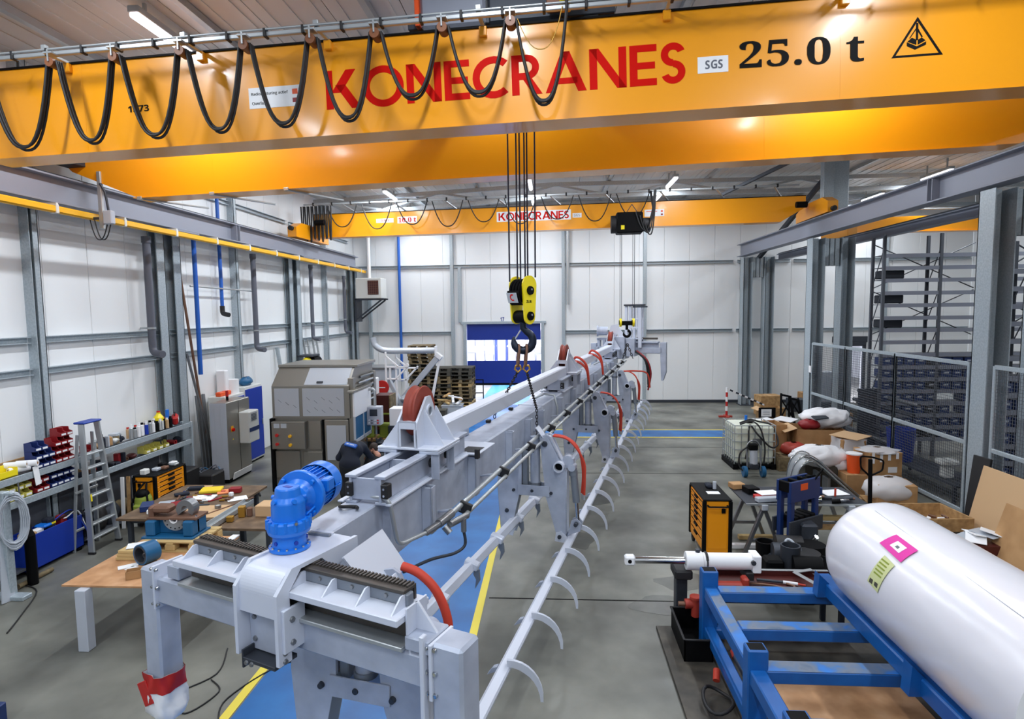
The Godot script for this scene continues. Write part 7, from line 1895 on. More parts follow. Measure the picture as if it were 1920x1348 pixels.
	# low things in front of the pallets
	for i in 4:
		var o := one("low_crate", MB.new().bx(-0.35, 0.35, 0, 0.5 + 0.1 * i, -0.3, 0.3).bx(-0.37, 0.37, 0.5 + 0.1 * i, 0.54 + 0.1 * i, -0.32, 0.32), [M.pallet_grey, M.film, M.pallet, M.dark_steel][i], ["dark crate in front of the middle pallet stack", "pale crate in front of the right pallet stack", "brown crate in front of the left pallet stack", "black crate behind the bent rail base"][i], "crate")
		o.position = Vector3([-4.1, -3.6, -4.7, -5.2][i], 0, [-20.8, -21.2, -20.6, -19.8][i])
	for i in 9: one("wood_offcut", MB.new().box(Vector3.ZERO, Vector3(0.5, 0.05, 0.09), 0.006), [M.pallet_light, M.white, M.wood][i % 3], "pale offcut of wood heaped on the crates before the pallet stacks", "wood", "wood offcuts before the pallets").transform = Transform3D(Basis.from_euler(Vector3(rng.randf_range(-0.3, 0.3), rng.randf() * 3.0, rng.randf_range(-0.4, 0.4))), Vector3(-3.62 + rng.randf_range(-0.3, 0.3), 0.72 + i * 0.03, -21.2 + rng.randf_range(-0.2, 0.2)))
	var tk := thing("hand_truck", "dark hand truck with wheels beside the open roll-up door", "hand truck", Vector3(-3.1, 0, -25.0))
	obj("frame", MB.new().bx(-0.2, -0.16, 0, 1.1, -0.02, 0.02).bx(0.16, 0.2, 0, 1.1, -0.02, 0.02).bx(-0.2, 0.2, 1.06, 1.1, -0.02, 0.02).bx(-0.2, 0.2, 0.5, 0.54, -0.02, 0.02), M.black, tk)
	for x in [-0.26, 0.26]: obj("wheel", MB.new().cyl(Vector3(x - 0.04, 0.14, 0), Vector3(x + 0.04, 0.14, 0), 0.14, -1, 16), M.rubber, tk)

# ---------------------------------------------------------------- people
# one skin over tapered limbs: a distance field of capsules joined by a smooth minimum, meshed with surface nets
func skin_over(bones: Array, cell: float, k: float, mb: MB) -> MB:
	var lo := Vector3.ONE * 1e9
	var hi := Vector3.ONE * -1e9
	for b in bones:
		var r: float = maxf(b[2], b[3])
		lo = lo.min(b[0] - Vector3.ONE * r).min(b[1] - Vector3.ONE * r)
		hi = hi.max(b[0] + Vector3.ONE * r).max(b[1] + Vector3.ONE * r)
	lo -= Vector3.ONE * cell * 3
	hi += Vector3.ONE * cell * 3
	var nx := int((hi.x - lo.x) / cell) + 2
	var ny := int((hi.y - lo.y) / cell) + 2
	var nz := int((hi.z - lo.z) / cell) + 2
	var f := PackedFloat32Array()
	f.resize(nx * ny * nz)
	f.fill(9.0)
	for b in bones:
		var a: Vector3 = b[0]
		var c: Vector3 = b[1]
		var r0: float = b[2]
		var r1: float = b[3]
		var d := c - a
		var dd := maxf(d.length_squared(), 1e-9)
		var m := maxf(r0, r1) + k * 2.0 + cell * 2
		var p0 := (a.min(c) - Vector3.ONE * m - lo) / cell
		var p1 := (a.max(c) + Vector3.ONE * m - lo) / cell
		for z in range(maxi(0, int(p0.z)), mini(nz, int(p1.z) + 2)):
			for y in range(maxi(0, int(p0.y)), mini(ny, int(p1.y) + 2)):
				var row := (z * ny + y) * nx
				for x in range(maxi(0, int(p0.x)), mini(nx, int(p1.x) + 2)):
					var p := lo + Vector3(x, y, z) * cell
					var t := clampf((p - a).dot(d) / dd, 0.0, 1.0)
					var v := p.distance_to(a + d * t) - lerpf(r0, r1, t)
					var o := f[row + x]
					var h := maxf(k - absf(v - o), 0.0) / k
					f[row + x] = minf(v, o) - h * h * k * 0.25
	var idx := {}
	var st := [1, nx, nx * ny]
	var corner := [0, 1, nx, nx + 1, nx * ny, nx * ny + 1, nx * ny + nx, nx * ny + nx + 1]
	var off := [Vector3(0, 0, 0), Vector3(1, 0, 0), Vector3(0, 1, 0), Vector3(1, 1, 0), Vector3(0, 0, 1), Vector3(1, 0, 1), Vector3(0, 1, 1), Vector3(1, 1, 1)]
	var edges := [[0, 1], [2, 3], [4, 5], [6, 7], [0, 2], [1, 3], [4, 6], [5, 7], [0, 4], [1, 5], [2, 6], [3, 7]]
	for z in nz - 1:
		for y in ny - 1:
			for x in nx - 1:
				var i := (z * ny + y) * nx + x
				var neg := 0
				for q in 8:
					if f[i + corner[q]] < 0.0: neg += 1
				if neg == 0 or neg == 8: continue
				var s := Vector3.ZERO
				var cnt := 0
				for e in edges:
					var v0 := f[i + corner[e[0]]]
					var v1 := f[i + corner[e[1]]]
					if (v0 < 0.0) != (v1 < 0.0):
						var o0: Vector3 = off[e[0]]
						s += o0.lerp(off[e[1]], v0 / (v0 - v1))
						cnt += 1
				var g := Vector3(f[i + corner[1]] + f[i + corner[3]] + f[i + corner[5]] + f[i + corner[7]] - f[i] - f[i + corner[2]] - f[i + corner[4]] - f[i + corner[6]],
					f[i + corner[2]] + f[i + corner[3]] + f[i + corner[6]] + f[i + corner[7]] - f[i] - f[i + corner[1]] - f[i + corner[4]] - f[i + corner[5]],
					f[i + corner[4]] + f[i + corner[5]] + f[i + corner[6]] + f[i + corner[7]] - f[i] - f[i + corner[1]] - f[i + corner[2]] - f[i + corner[3]])
				idx[i] = [lo + (Vector3(x, y, z) + s / cnt) * cell, g.normalized()]
	for i in idx:
		for ax in 3:
			var u: int = st[(ax + 1) % 3]
			var w: int = st[(ax + 2) % 3]
			if (f[i] < 0.0) == (f[i + st[ax]] < 0.0): continue
			if not (idx.has(i - u) and idx.has(i - w) and idx.has(i - u - w)): continue
			var A: Array = idx[i]
			var B: Array = idx[i - u]
			var C: Array = idx[i - u - w]
			var D: Array = idx[i - w]
			mb.tri(A[0], B[0], C[0], A[1], B[1], C[1])
			mb.tri(A[0], C[0], D[0], A[1], C[1], D[1])
	return mb

func V(x: float, y: float, z: float) -> Vector3:
	return Vector3(x, y, z)

# a head looking along -z of basis b, centred at c
func head_on(t: Node3D, c: Vector3, b: Basis, beard: bool):
	var q := func(x, y, z): return c + b * Vector3(x, y, z)
	var bones := [[q.call(0, 0.03, 0.015), q.call(0, 0.03, -0.015), 0.088, 0.084], [q.call(0, -0.04, -0.035), q.call(0, -0.075, -0.05), 0.06, 0.042],
		[q.call(0, -0.005, -0.095), q.call(0, -0.03, -0.108), 0.013, 0.017], [q.call(-0.03, 0.02, -0.08), q.call(0.03, 0.02, -0.08), 0.016, 0.016],
		[q.call(0.08, -0.005, 0.01), q.call(0.086, -0.03, 0.006), 0.018, 0.012], [q.call(-0.08, -0.005, 0.01), q.call(-0.086, -0.03, 0.006), 0.018, 0.012],
		[q.call(-0.018, -0.062, -0.088), q.call(0.018, -0.062, -0.088), 0.011, 0.011], [q.call(0, -0.05, 0.02), q.call(0, -0.16, 0.05), 0.055, 0.06]]
	obj("head", skin_over(bones, 0.006, 0.018, MB.new()), M.skin, t)
	var eyes := MB.new()
	for s in [-1, 1]: eyes.ball(q.call(s * 0.031, 0.003, -0.088), Vector3.ONE * 0.009, 8)
	obj("eyes", eyes, M.hair, t)
	var hb := [[q.call(0, 0.055, 0.03), q.call(0, 0.05, 0.015), 0.088, 0.088], [q.call(0, 0.0, 0.06), q.call(0, -0.04, 0.055), 0.055, 0.04], [q.call(0.06, 0.01, 0.02), q.call(0.065, 0.04, 0.0), 0.03, 0.03], [q.call(-0.06, 0.01, 0.02), q.call(-0.065, 0.04, 0.0), 0.03, 0.03]]
	obj("hair", skin_over(hb, 0.009, 0.02, MB.new()), M.hair, t)
	if beard: obj("beard", skin_over([[q.call(-0.045, -0.07, -0.03), q.call(0, -0.1, -0.072), 0.022, 0.02], [q.call(0.045, -0.07, -0.03), q.call(0, -0.1, -0.072), 0.022, 0.02]], 0.008, 0.015, MB.new()), M.hair, t)

# a hand at wrist w, fingers along d, palm facing n
func hand_on(t: Node3D, w: Vector3, d: Vector3, n: Vector3, thumb_side: float):
	d = d.normalized()
	var s := d.cross(n).normalized() * thumb_side
	n = s.cross(d).normalized() * thumb_side
	var bones := [[w, w + d * 0.03, 0.026, 0.028]]
	for i in 4: bones.append([w + d * 0.03 + s * 0.01 * (1.5 - i), w + d * 0.085 + s * 0.019 * (1.5 - i), 0.017, 0.0125])
	for i in 4:
		var a := w + d * 0.085 + s * 0.019 * (1.5 - i)
		var l: float = [0.038, 0.043, 0.04, 0.032][i]
		var k1 := a + (d * 0.9 + n * 0.4).normalized() * l
		bones.append([a, k1, 0.0095, 0.009])
		bones.append([k1, k1 + (d * 0.55 + n * 0.85).normalized() * l * 0.85, 0.009, 0.0078])
	var th := w + d * 0.03 + s * 0.026
	bones.append([th, th + (d * 0.6 + s * 0.7 + n * 0.3).normalized() * 0.04, 0.014, 0.011])
	bones.append([th + (d * 0.6 + s * 0.7 + n * 0.3).normalized() * 0.04, th + (d * 0.6 + s * 0.7 + n * 0.3).normalized() * 0.04 + (d + n * 0.4).normalized() * 0.03, 0.0105, 0.009])
	obj("hand", skin_over(bones, 0.0045, 0.008, MB.new()), M.skin, t)

func people():
	# the standing worker bent over the side of the stainless machine, seen from behind
	var t := thing("person", "worker in navy jacket and black trousers bending over, back to the camera", "person", Vector3(-4.15, 0, -11.8))
	var legs := []
	for s in [-1, 1]:
		legs.append([V(s * 0.1, 0.86, 0.02), V(s * 0.14, 0.48, -0.03), 0.115, 0.078])
		legs.append([V(s * 0.14, 0.48, -0.03), V(s * 0.15, 0.08, 0.04), 0.078, 0.062])
		legs.append([V(s * 0.15, 0.46, 0.0), V(s * 0.15, 0.3, 0.035), 0.07, 0.066])
	legs.append([V(-0.07, 0.88, 0.04), V(0.07, 0.88, 0.04), 0.135, 0.135])
	obj("trousers", skin_over(legs, 0.02, 0.05, MB.new()), M.trousers, t)
	for s in [-1, 1]:
		obj("boot", skin_over([[V(s * 0.15, 0.055, 0.06), V(s * 0.17, 0.045, -0.15), 0.055, 0.045], [V(s * 0.15, 0.1, 0.045), V(s * 0.15, 0.06, 0.05), 0.055, 0.06]], 0.012, 0.03, MB.new()), M.black, t)
	var jk := [[V(-0.08, 0.9, 0.03), V(0.08, 0.9, 0.03), 0.14, 0.14], [V(0, 0.95, 0.02), V(0, 1.17, -0.12), 0.165, 0.17], [V(-0.09, 1.14, -0.13), V(-0.1, 1.2, -0.3), 0.145, 0.1], [V(0.09, 1.14, -0.13), V(0.1, 1.2, -0.3), 0.145, 0.1], [V(-0.16, 1.18, -0.28), V(0.16, 1.18, -0.28), 0.085, 0.085], [V(0, 1.2, -0.28), V(0.02, 1.2, -0.38), 0.075, 0.06],
		[V(-0.2, 1.17, -0.27), V(-0.34, 0.95, -0.3), 0.08, 0.062], [V(-0.34, 0.95, -0.3), V(-0.2, 0.86, -0.5), 0.06, 0.045],
		[V(0.2, 1.17, -0.28), V(0.3, 0.93, -0.42), 0.08, 0.062], [V(0.3, 0.93, -0.42), V(0.16, 0.88, -0.62), 0.06, 0.045]]
	obj("jacket", skin_over(jk, 0.02, 0.06, MB.new()), M.navy, t)
	var bb := Basis(Vector3(1, 0, 0), -0.95) * Basis(Vector3(0, 0, 1), -0.3)
	obj("back_badge", MB.new().box(V(0.03, 1.29, 0.01), Vector3(0.27, 0.09, 0.05), 0.01, bb), M.blue_pipe, t)
	obj("badge_text", MB.new().box(V(0.03, 1.29, 0.01) + bb * Vector3(-0.07, 0.0, 0.026), Vector3(0.05, 0.03, 0.003), 0, bb).box(V(0.03, 1.29, 0.01) + bb * Vector3(0.03, 0, 0.026), Vector3(0.11, 0.02, 0.003), 0, bb), M.film, t)
	head_on(t, V(0.05, 1.12, -0.5), Basis(Vector3.RIGHT, -1.1), false)
	hand_on(t, V(-0.19, 0.85, -0.51), V(0.5, -0.3, -0.8), V(0, -1, 0), 1.0)
	hand_on(t, V(0.15, 0.88, -0.63), V(-0.5, -0.3, -0.8), V(0, -1, 0), -1.0)
	# the kneeling worker beside him, head turned to the left
	var u := thing("person", "kneeling worker in a black shirt looking down towards the bending worker", "person", Vector3(-3.7, 0, -12.3))
	u.rotation.y = 0.95
	var lg := [[V(-0.07, 0.46, 0.05), V(0.07, 0.46, 0.05), 0.13, 0.13], [V(-0.1, 0.44, 0.02), V(-0.13, 0.42, -0.38), 0.11, 0.078], [V(-0.13, 0.42, -0.38), V(-0.13, 0.09, -0.3), 0.075, 0.058], [V(0.1, 0.44, 0.02), V(0.13, 0.1, -0.22), 0.11, 0.08], [V(0.13, 0.08, -0.22), V(0.13, 0.08, 0.2), 0.07, 0.055]]
	obj("trousers", skin_over(lg, 0.02, 0.05, MB.new()), M.trousers, u)
	obj("boot", skin_over([[V(-0.13, 0.055, -0.28), V(-0.14, 0.045, -0.48), 0.055, 0.042], [V(-0.13, 0.09, -0.29), V(-0.13, 0.06, -0.28), 0.052, 0.058]], 0.012, 0.03, MB.new()), M.black, u)
	obj("boot", skin_over([[V(0.13, 0.1, 0.2), V(0.13, 0.05, 0.33), 0.055, 0.042]], 0.012, 0.03, MB.new()), M.black, u)
	var tr := [[V(-0.07, 0.5, 0.05), V(0.07, 0.5, 0.05), 0.13, 0.13], [V(0, 0.56, 0.03), V(0, 0.8, -0.06), 0.15, 0.155], [V(-0.16, 0.87, -0.09), V(0.16, 0.87, -0.09), 0.085, 0.085], [V(0, 0.88, -0.09), V(0, 0.95, -0.11), 0.08, 0.06],
		[V(-0.19, 0.86, -0.09), V(-0.26, 0.62, -0.2), 0.075, 0.06], [V(0.19, 0.86, -0.09), V(0.27, 0.63, -0.18), 0.075, 0.06]]
	obj("shirt", skin_over(tr, 0.02, 0.06, MB.new()), M.tee, u)
	obj("chest_print", MB.new().box(V(-0.08, 0.8, -0.215), Vector3(0.07, 0.02, 0.01), 0, Basis(Vector3.RIGHT, -0.3)), M.film, u)
	for s in [-1, 1]:
		var e := V(s * 0.265, 0.63, -0.19)
		var w := V(s * 0.12, 0.58, -0.42)
		obj("forearm", skin_over([[e, w, 0.048, 0.03]], 0.01, 0.02, MB.new()), M.skin, u)
		hand_on(u, w, V(-s * 0.4, -0.2, -0.9), V(0, -1, 0), -1.0 * s)
	head_on(u, V(0, 1.06, -0.15), Basis(Vector3.RIGHT, -0.55), true)

# ---------------------------------------------------------------- right side
func crumple(c: Vector3, r: Vector3, sd: int, k := 18, amp := 0.16) -> MB:
	var nz := FastNoiseLite.new()
	nz.seed = sd
	nz.frequency = 2.2
	nz.fractal_octaves = 3
	var rows := []
	for i in k / 2 + 1:
		var ring := []
		for j in k:
			var th := PI * i / (k / 2)
			var ph := TAU * j / k
			var d := Vector3(sin(th) * cos(ph), cos(th), sin(th) * sin(ph))
			ring.append(c + d * r * (1.0 + amp * 2.0 * nz.get_noise_3dv(d * 1.3)))
		rows.append(ring)
	return MB.new().grid(rows, 0.0, true)

func carton(called: String, label: String, at: Vector3, s: Vector3, turn := 0.0, open := false, m: Material = null) -> Node3D:
	var t := thing(called, label, "box", at, turn)
	if m == null: m = M.card
	if open:
		obj("carton", MB.new().bx(-s.x / 2, s.x / 2, 0, 0.01, -s.z / 2, s.z / 2, 0).bx(-s.x / 2, s.x / 2, 0, s.y, s.z / 2 - 0.01, s.z / 2, 0).bx(-s.x / 2, s.x / 2, 0, s.y, -s.z / 2, -s.z / 2 + 0.01, 0).bx(-s.x / 2, -s.x / 2 + 0.01, 0, s.y, -s.z / 2, s.z / 2, 0).bx(s.x / 2 - 0.01, s.x / 2, 0, s.y, -s.z / 2, s.z / 2, 0), m, t)
		obj("flap", MB.new().box(Vector3(-s.x / 2 - s.x * 0.12, s.y - 0.03, 0), Vector3(s.x * 0.28, 0.008, s.z * 0.96), 0, Basis(Vector3.BACK, 0.35)), M.card_light, t)
	else:
		obj("carton", MB.new().bx(-s.x / 2, s.x / 2, 0, s.y, -s.z / 2, s.z / 2, 0.008), m, t)
		obj("tape", MB.new().bx(-0.03, 0.03, s.y, s.y + 0.002, -s.z / 2, s.z / 2, 0), M.card_light, t)
	return t

func right_side():
	var rng := RandomNumberGenerator.new()
	rng.seed = 31
	blue_trestle()
	foam_roll()
	machine_shop_corner()
	tool_chest("orange tool chest standing alone on the floor right of the rake machine", Vector3(2.58, 0, -9.82), PI, false)
	storage_cage(rng)
	goods(rng)

func blue_trestle():
	var t := thing("steel_trestle", "blue painted steel trestle with worn cross beams carrying the white roll", "trestle", Vector3(1.8, 0, -5.22))
	# near corner post, rear post and the long side rails
	var post := func(x: float, z: float, h: float):
		obj("post", MB.new().bx(x - 0.09, x + 0.09, 0, h, z - 0.075, z + 0.075, 0.012), M.trestle, t)
		obj("post_mouth", MB.new().bx(x - 0.07, x + 0.07, h, h + 0.002, z - 0.055, z + 0.055, 0), M.black, t)
	for x in [0.0, 2.55]:
		post.call(x, -0.02, 0.98)
		post.call(x, -1.62, 0.98)
		obj("side_rail", MB.new().bx(x - 0.07, x + 0.07, 0.66, 0.8, -1.62, 0.9, 0.012), M.trestle, t)
		obj("side_rail_top", MB.new().bx(x - 0.06, x + 0.06, 0.8, 0.803, -1.5, -0.12, 0), M.trestle_worn, t)
		obj("lower_rail", MB.new().bx(x - 0.06, x + 0.06, 0.2, 0.32, -1.62, 0.9, 0.012), M.trestle, t)
		post.call(x, 0.9, 0.98)
	for z in [-1.5, -0.72, -0.02, 0.75]:
		obj("cross_beam", MB.new().bx(0.07, 2.48, 0.68, 0.8, z - 0.085, z + 0.085, 0.01), M.trestle, t)
		obj("worn_face", MB.new().bx(0.08, 2.47, 0.8, 0.803, z - 0.08, z + 0.08, 0), M.trestle_worn, t)
	for z in [-1.55, 0.75]: obj("lower_beam", MB.new().bx(0.06, 2.49, 0.2, 0.32, z - 0.06, z + 0.06, 0.01), M.trestle, t)
	# cradle beams the roll lies in
	for x in [1.27, 1.92]:
		obj("cradle_rail", MB.new().bx(x - 0.08, x + 0.08, 0.8, 0.955, -1.62, 1.2, 0.012), M.trestle, t)
	for z in [-1.4, 0.3]:
		obj("cradle_wedge", MB.new(Transform3D(Basis(), Vector3(0, 0, z))).prism([Vector2(1.1, 0.8), Vector2(1.36, 0.8), Vector2(1.36, 0.83), Vector2(1.12, 1.06)], -0.06, 0.06), M.trestle, t)
		obj("cradle_wedge", MB.new(Transform3D(Basis(), Vector3(0, 0, z))).prism([Vector2(2.1, 0.8), Vector2(1.84, 0.8), Vector2(1.84, 0.83), Vector2(2.08, 1.06)], -0.06, 0.06), M.trestle, t)
	# what lies under it
	one("brown_sheet", MB.new().bx(2.0, 4.2, 0.04, 0.07, -5.6, -3.6), M.ply, "brown sheet lying under the near part of the blue trestle", "sheet")
	one("brown_sheet", MB.new().bx(2.02, 3.6, 0.075, 0.1, -6.2, -5.55), M.ply, "narrower brown sheet lying under the middle of the blue trestle", "sheet")
	one("floor_mat", MB.new().bx(1.28, 4.5, 0.0, 0.035, -7.3, -3.4, 0.004), M.dirty, "worn dark mat covering the floor under the blue trestle", "mat")
	var bc := thing("black_tray", "open black plastic tray on the mat left of the blue trestle", "tray", Vector3(1.62, 0.035, -6.9))
	obj("tray", MB.new().bx(-0.15, 0.15, 0, 0.01, -0.36, 0.36, 0).bx(-0.16, -0.145, 0, 0.26, -0.37, 0.37).bx(0.145, 0.16, 0, 0.26, -0.37, 0.37).bx(-0.16, 0.16, 0, 0.26, 0.355, 0.37).bx(-0.16, 0.16, 0, 0.26, -0.37, -0.355), M.black, bc)
	obj("tray_rim", MB.new().bx(-0.175, -0.15, 0.25, 0.265, -0.385, 0.385).bx(0.15, 0.175, 0.25, 0.265, -0.385, 0.385).bx(-0.175, 0.175, 0.25, 0.265, 0.36, 0.385).bx(-0.175, 0.175, 0.25, 0.265, -0.385, -0.36), M.rubber, bc)
	var tb := thing("steel_tube", "thick grey tube with a white taped end standing under the blue trestle", "tube", Vector3(1.98, 0.04, -5.9))
	obj("tube", MB.new().cyl(Vector3(0.06, 0.1, 1.0), Vector3(-0.02, 0.3, -0.3), 0.08, -1, 20), M.steel, tb)
	obj("taped_end", MB.new().pipe(Vector3(-0.02, 0.3, -0.3), Vector3(-0.03, 0.42, -0.34), 0.07, 0.045), M.white, tb)
	obj("red_band", MB.new().cyl(Vector3(-0.018, 0.28, -0.27), Vector3(-0.022, 0.32, -0.33), 0.085, -1, 20), M.hose, tb)
	var hs := thing("hose_loop", "black hose loop on the mat beside the trestle post", "hose", Vector3(1.62, 0.06, -5.75))
	var pts := []
	for j in 19:
		var a := TAU * j / 18.0
		pts.append(Vector3(cos(a) * 0.14, 0.03 * sin(a * 2.0) + 0.06, sin(a) * 0.2))
	obj("hose", MB.new().tube(pts, 0.018, 8, false), M.rubber, hs)
	obj("orange_coupling", MB.new().cyl(Vector3(0.05, 0.1, -0.25), Vector3(0.08, 0.16, -0.35), 0.035), M.hose, hs)

func foam_roll():
	var c := Vector3(3.43, 1.40, -3.72)
	var t := thing("foam_roll", "huge white film wrapped roll with a pink label resting on the blue trestle", "roll", c)
	var nz := FastNoiseLite.new()
	nz.seed = 4
	nz.frequency = 1.1
	var rows := []
	var L := 2.8
	var n := 96
	for i in 61:
		var u := i / 60.0
		var z := -L * u
		var ring := []
		for j in n:
			var a := TAU * j / n
			var r := 0.566
			if u > 0.9: r *= sqrt(maxf(0.0, 1.0 - pow((u - 0.9) / 0.1, 2.0) * 0.42))
			var far := smoothstep(0.45, 1.0, u)
			# loose film: slanting creases towards the far end
			var w := sin(a * 5.0 + z * 7.0 + 2.5 * nz.get_noise_2d(cos(a) * 2.0, z * 2.0))
			w = 1.0 - 2.0 * pow(absf(w), 0.45)
			r += far * 0.014 * w * smoothstep(-0.5, 0.7, -sin(a - 0.9)) + 0.004 * nz.get_noise_3d(cos(a) * 3.0, sin(a) * 3.0, z * 2.0)
			ring.append(Vector3(cos(a) * r, sin(a) * r, z))
		rows.append(ring)
	obj("wrapped_roll", MB.new().grid(rows, 0.0, true), M.roll_white, t)
	var e := MB.new()
	for j in n:
		e.tri(Vector3(0, 0, 0.004), rows[0][j] + Vector3(0, 0, 0.0), rows[0][(j + 1) % n], Vector3.BACK, Vector3.BACK, Vector3.BACK)
		e.tri(Vector3(0, 0, -L - 0.02), rows[60][j], rows[60][(j + 1) % n], Vector3.FORWARD, Vector3.FORWARD, Vector3.FORWARD)
	obj("end_face", e, M.soft_white, t)
	obj("film_seam", MB.new().bar(Vector3(cos(2.1) * 0.568, sin(2.1) * 0.568, -0.1), Vector3(cos(1.9) * 0.567, sin(1.9) * 0.567, -2.4), 0.004, 0.004), M.film, t)
	# curved labels
	var patch := func(q: Array, r: float) -> MB:
		# q: four corners as (angle in degrees, z), filled as a curved grid
		var g := []
		for i in 9:
			var line := []
			for j in 9:
				var a: Vector2 = q[0].lerp(q[1], i / 8.0)
				var b: Vector2 = q[3].lerp(q[2], i / 8.0)
				var p := a.lerp(b, j / 8.0)
				line.append(Vector3(cos(deg_to_rad(p.x)) * r, sin(deg_to_rad(p.x)) * r, p.y))
			g.append(line)
		return MB.new().grid(g, 0.0015)
	var o := -c.z
	obj("pink_label", patch.call([Vector2(135.3, -5.6 + o), Vector2(119.3, -5.56 + o), Vector2(120.8, -5.21 + o), Vector2(138.4, -5.22 + o)], 0.576), M.pink, t)
	obj("white_label", patch.call([Vector2(131.5, -5.48 + o), Vector2(124.0, -5.46 + o), Vector2(124.8, -5.31 + o), Vector2(132.8, -5.32 + o)], 0.578), M.paper, t)
	obj("label_print", patch.call([Vector2(130.0, -5.42 + o), Vector2(127.6, -5.41 + o), Vector2(127.8, -5.37 + o), Vector2(130.4, -5.37 + o)], 0.5795), M.pvc, t)
	obj("green_label", patch.call([Vector2(170.5, -5.48 + o), Vector2(141.5, -5.43 + o), Vector2(143.5, -5.25 + o), Vector2(173.3, -5.3 + o)], 0.5745), M.lime, t)
	for i in 5: obj("label_print", patch.call([Vector2(160 - i * 3.4, -5.43 + o), Vector2(158.6 - i * 3.4, -5.43 + o), Vector2(158.8 - i * 3.4, -5.31 + o), Vector2(160.2 - i * 3.4, -5.31 + o)], 0.5765), M.olive, t)
	for i in 2: obj("label_symbol", patch.call([Vector2(170 - i * 0.6, -5.45 + o + i * 0.08), Vector2(166, -5.45 + o + i * 0.08), Vector2(166, -5.4 + o + i * 0.08), Vector2(170, -5.4 + o + i * 0.08)], 0.5765), M.pallet_grey, t)

func machine_shop_corner():
	# low steel channel table with tools, and the chrome rod cylinder lying across it
	var b := thing("channel_table", "low red brown steel channel on legs holding tools, behind the blue trestle", "table", Vector3(2.65, 0, -7.35))
	obj("channel_bed", MB.new().bx(-0.72, 0.85, 0.52, 0.56, -0.28, 0.28).bx(-0.72, 0.85, 0.52, 0.63, -0.3, -0.27).bx(-0.72, 0.85, 0.52, 0.63, 0.27, 0.3), M.oxide, b)
	obj("bright_edge", MB.new().bx(-0.72, 0.85, 0.625, 0.635, 0.265, 0.31).bx(-0.72, 0.85, 0.625, 0.635, -0.31, -0.265), M.aluminium, b)
	obj("end_sheet", MB.new().bx(-0.76, -0.73, 0.2, 0.68, -0.32, 0.32), M.steel, b)
	four_legs(b, -0.65, 0.78, -0.24, 0.24, 0.52, 0.06, M.dark_steel)
	var cy := thing("hydraulic_cylinder", "white hydraulic cylinder with a bright extended rod lying across the low table", "cylinder", Vector3(0.96, 0.83, -7.42))
	obj("rod", MB.new().cyl(Vector3(0.05, 0, 0), Vector3(0.75, 0, 0), 0.045, -1, 20), M.chrome, cy)
	obj("rod_eye", MB.new().bx(-0.06, 0.07, -0.06, 0.06, -0.06, 0.06, 0.02), M.white, cy)
	obj("eye_hole", MB.new().cyl(Vector3(0.0, 0, 0.06), Vector3(0.0, 0, 0.062), 0.025), M.black, cy)
	obj("barrel", MB.new().lathe(Vector3(0.7, 0, 0), Vector3.RIGHT, [Vector2(0.05, 0), Vector2(0.11, 0), Vector2(0.115, 0.01), Vector2(0.115, 0.2), Vector2(0.102, 0.21), Vector2(0.102, 0.85), Vector2(0.05, 0.86)], 28), M.white, cy)
	obj("end_block", MB.new().bx(1.5, 1.6, -0.11, 0.11, -0.11, 0.11, 0.01), M.white, cy)
	obj("port", MB.new().cyl(Vector3(0.85, 0.1, 0), Vector3(0.85, 0.15, 0), 0.03, -1, 8).cyl(Vector3(1.5, 0.03, 0.1), Vector3(1.5, 0.03, 0.13), 0.03, -1, 8), M.dark_steel, cy)
	for i in 16:
		var a := TAU * i / 16.0
		obj("strap_link", MB.new().bar(Vector3(0.95, cos(a) * 0.11, sin(a) * 0.11), Vector3(0.95, cos(a + 0.39) * 0.11, sin(a + 0.39) * 0.11), 0.03, 0.014), M.rubber, cy)
	var sp := thing("cylinder_support", "dark steel stand under the rod end of the white cylinder", "stand", Vector3(1.62, 0, -7.55))
	obj("block", MB.new().bx(-0.1, 0.12, 0.6, 0.72, -0.12, 0.2, 0.02), M.rubber, sp)
	obj("post", MB.new().bx(-0.06, 0.08, 0, 0.6, -0.08, 0.08), M.dark_steel, sp)
	obj("second_support", MB.new().bx(0.75, 0.85, 0.63, 0.73, 0.0, 0.25), M.rubber, sp)
	var vl := thing("red_valve", "red cast valve fitting at the left end of the low channel table", "valve", Vector3(1.72, 0.38, -7.15))
	obj("body", MB.new().cyl(Vector3(-0.12, 0.02, 0), Vector3(0.15, 0.04, 0), 0.06, -1, 14).cyl(Vector3(0, -0.12, 0.02), Vector3(0, 0.12, 0.02), 0.05, -1, 14), M.red_cast, vl)
	obj("nut", MB.new().cyl(Vector3(-0.2, 0.02, 0), Vector3(-0.12, 0.02, 0), 0.03, -1, 6), M.rust, vl)
	obj("flange", MB.new().cyl(Vector3(0, 0.1, 0.02), Vector3(0, 0.13, 0.02), 0.07, -1, 14), M.red_cast, vl)
	var rv := thing("red_clamp", "red cast clamp under the white cylinder on the channel table", "clamp", Vector3(2.1, 0.56, -7.25))
	obj("jaw", MB.new().bx(-0.15, 0.25, 0, 0.08, -0.05, 0.05, 0.02), M.red_cast, rv)
	for x in [-0.18, 0.2]: obj("jaw_end", MB.new().bx(x, x + 0.08, 0, 0.15, -0.07, 0.07, 0.02), M.red_cast, rv)
	one("curved_bar", MB.new().tube(smooth([Vector3(2.44, 0.58, -7.36), Vector3(2.7, 0.58, -7.3), Vector3(2.85, 0.58, -7.22), Vector3(2.95, 0.58, -7.28), Vector3(2.88, 0.58, -7.36)], 5), 0.014, 7), M.rust, "rusty bent bar lying in the channel table", "tool")
	var hm := thing("scraper_tool", "tool with a cream handle lying in the channel table", "tool", Vector3(2.85, 0.585, -7.42))
	obj("shaft", MB.new().cyl(Vector3(-0.3, 0, -0.03), Vector3(0, 0, 0.03), 0.018, -1, 8), M.dark_steel, hm)
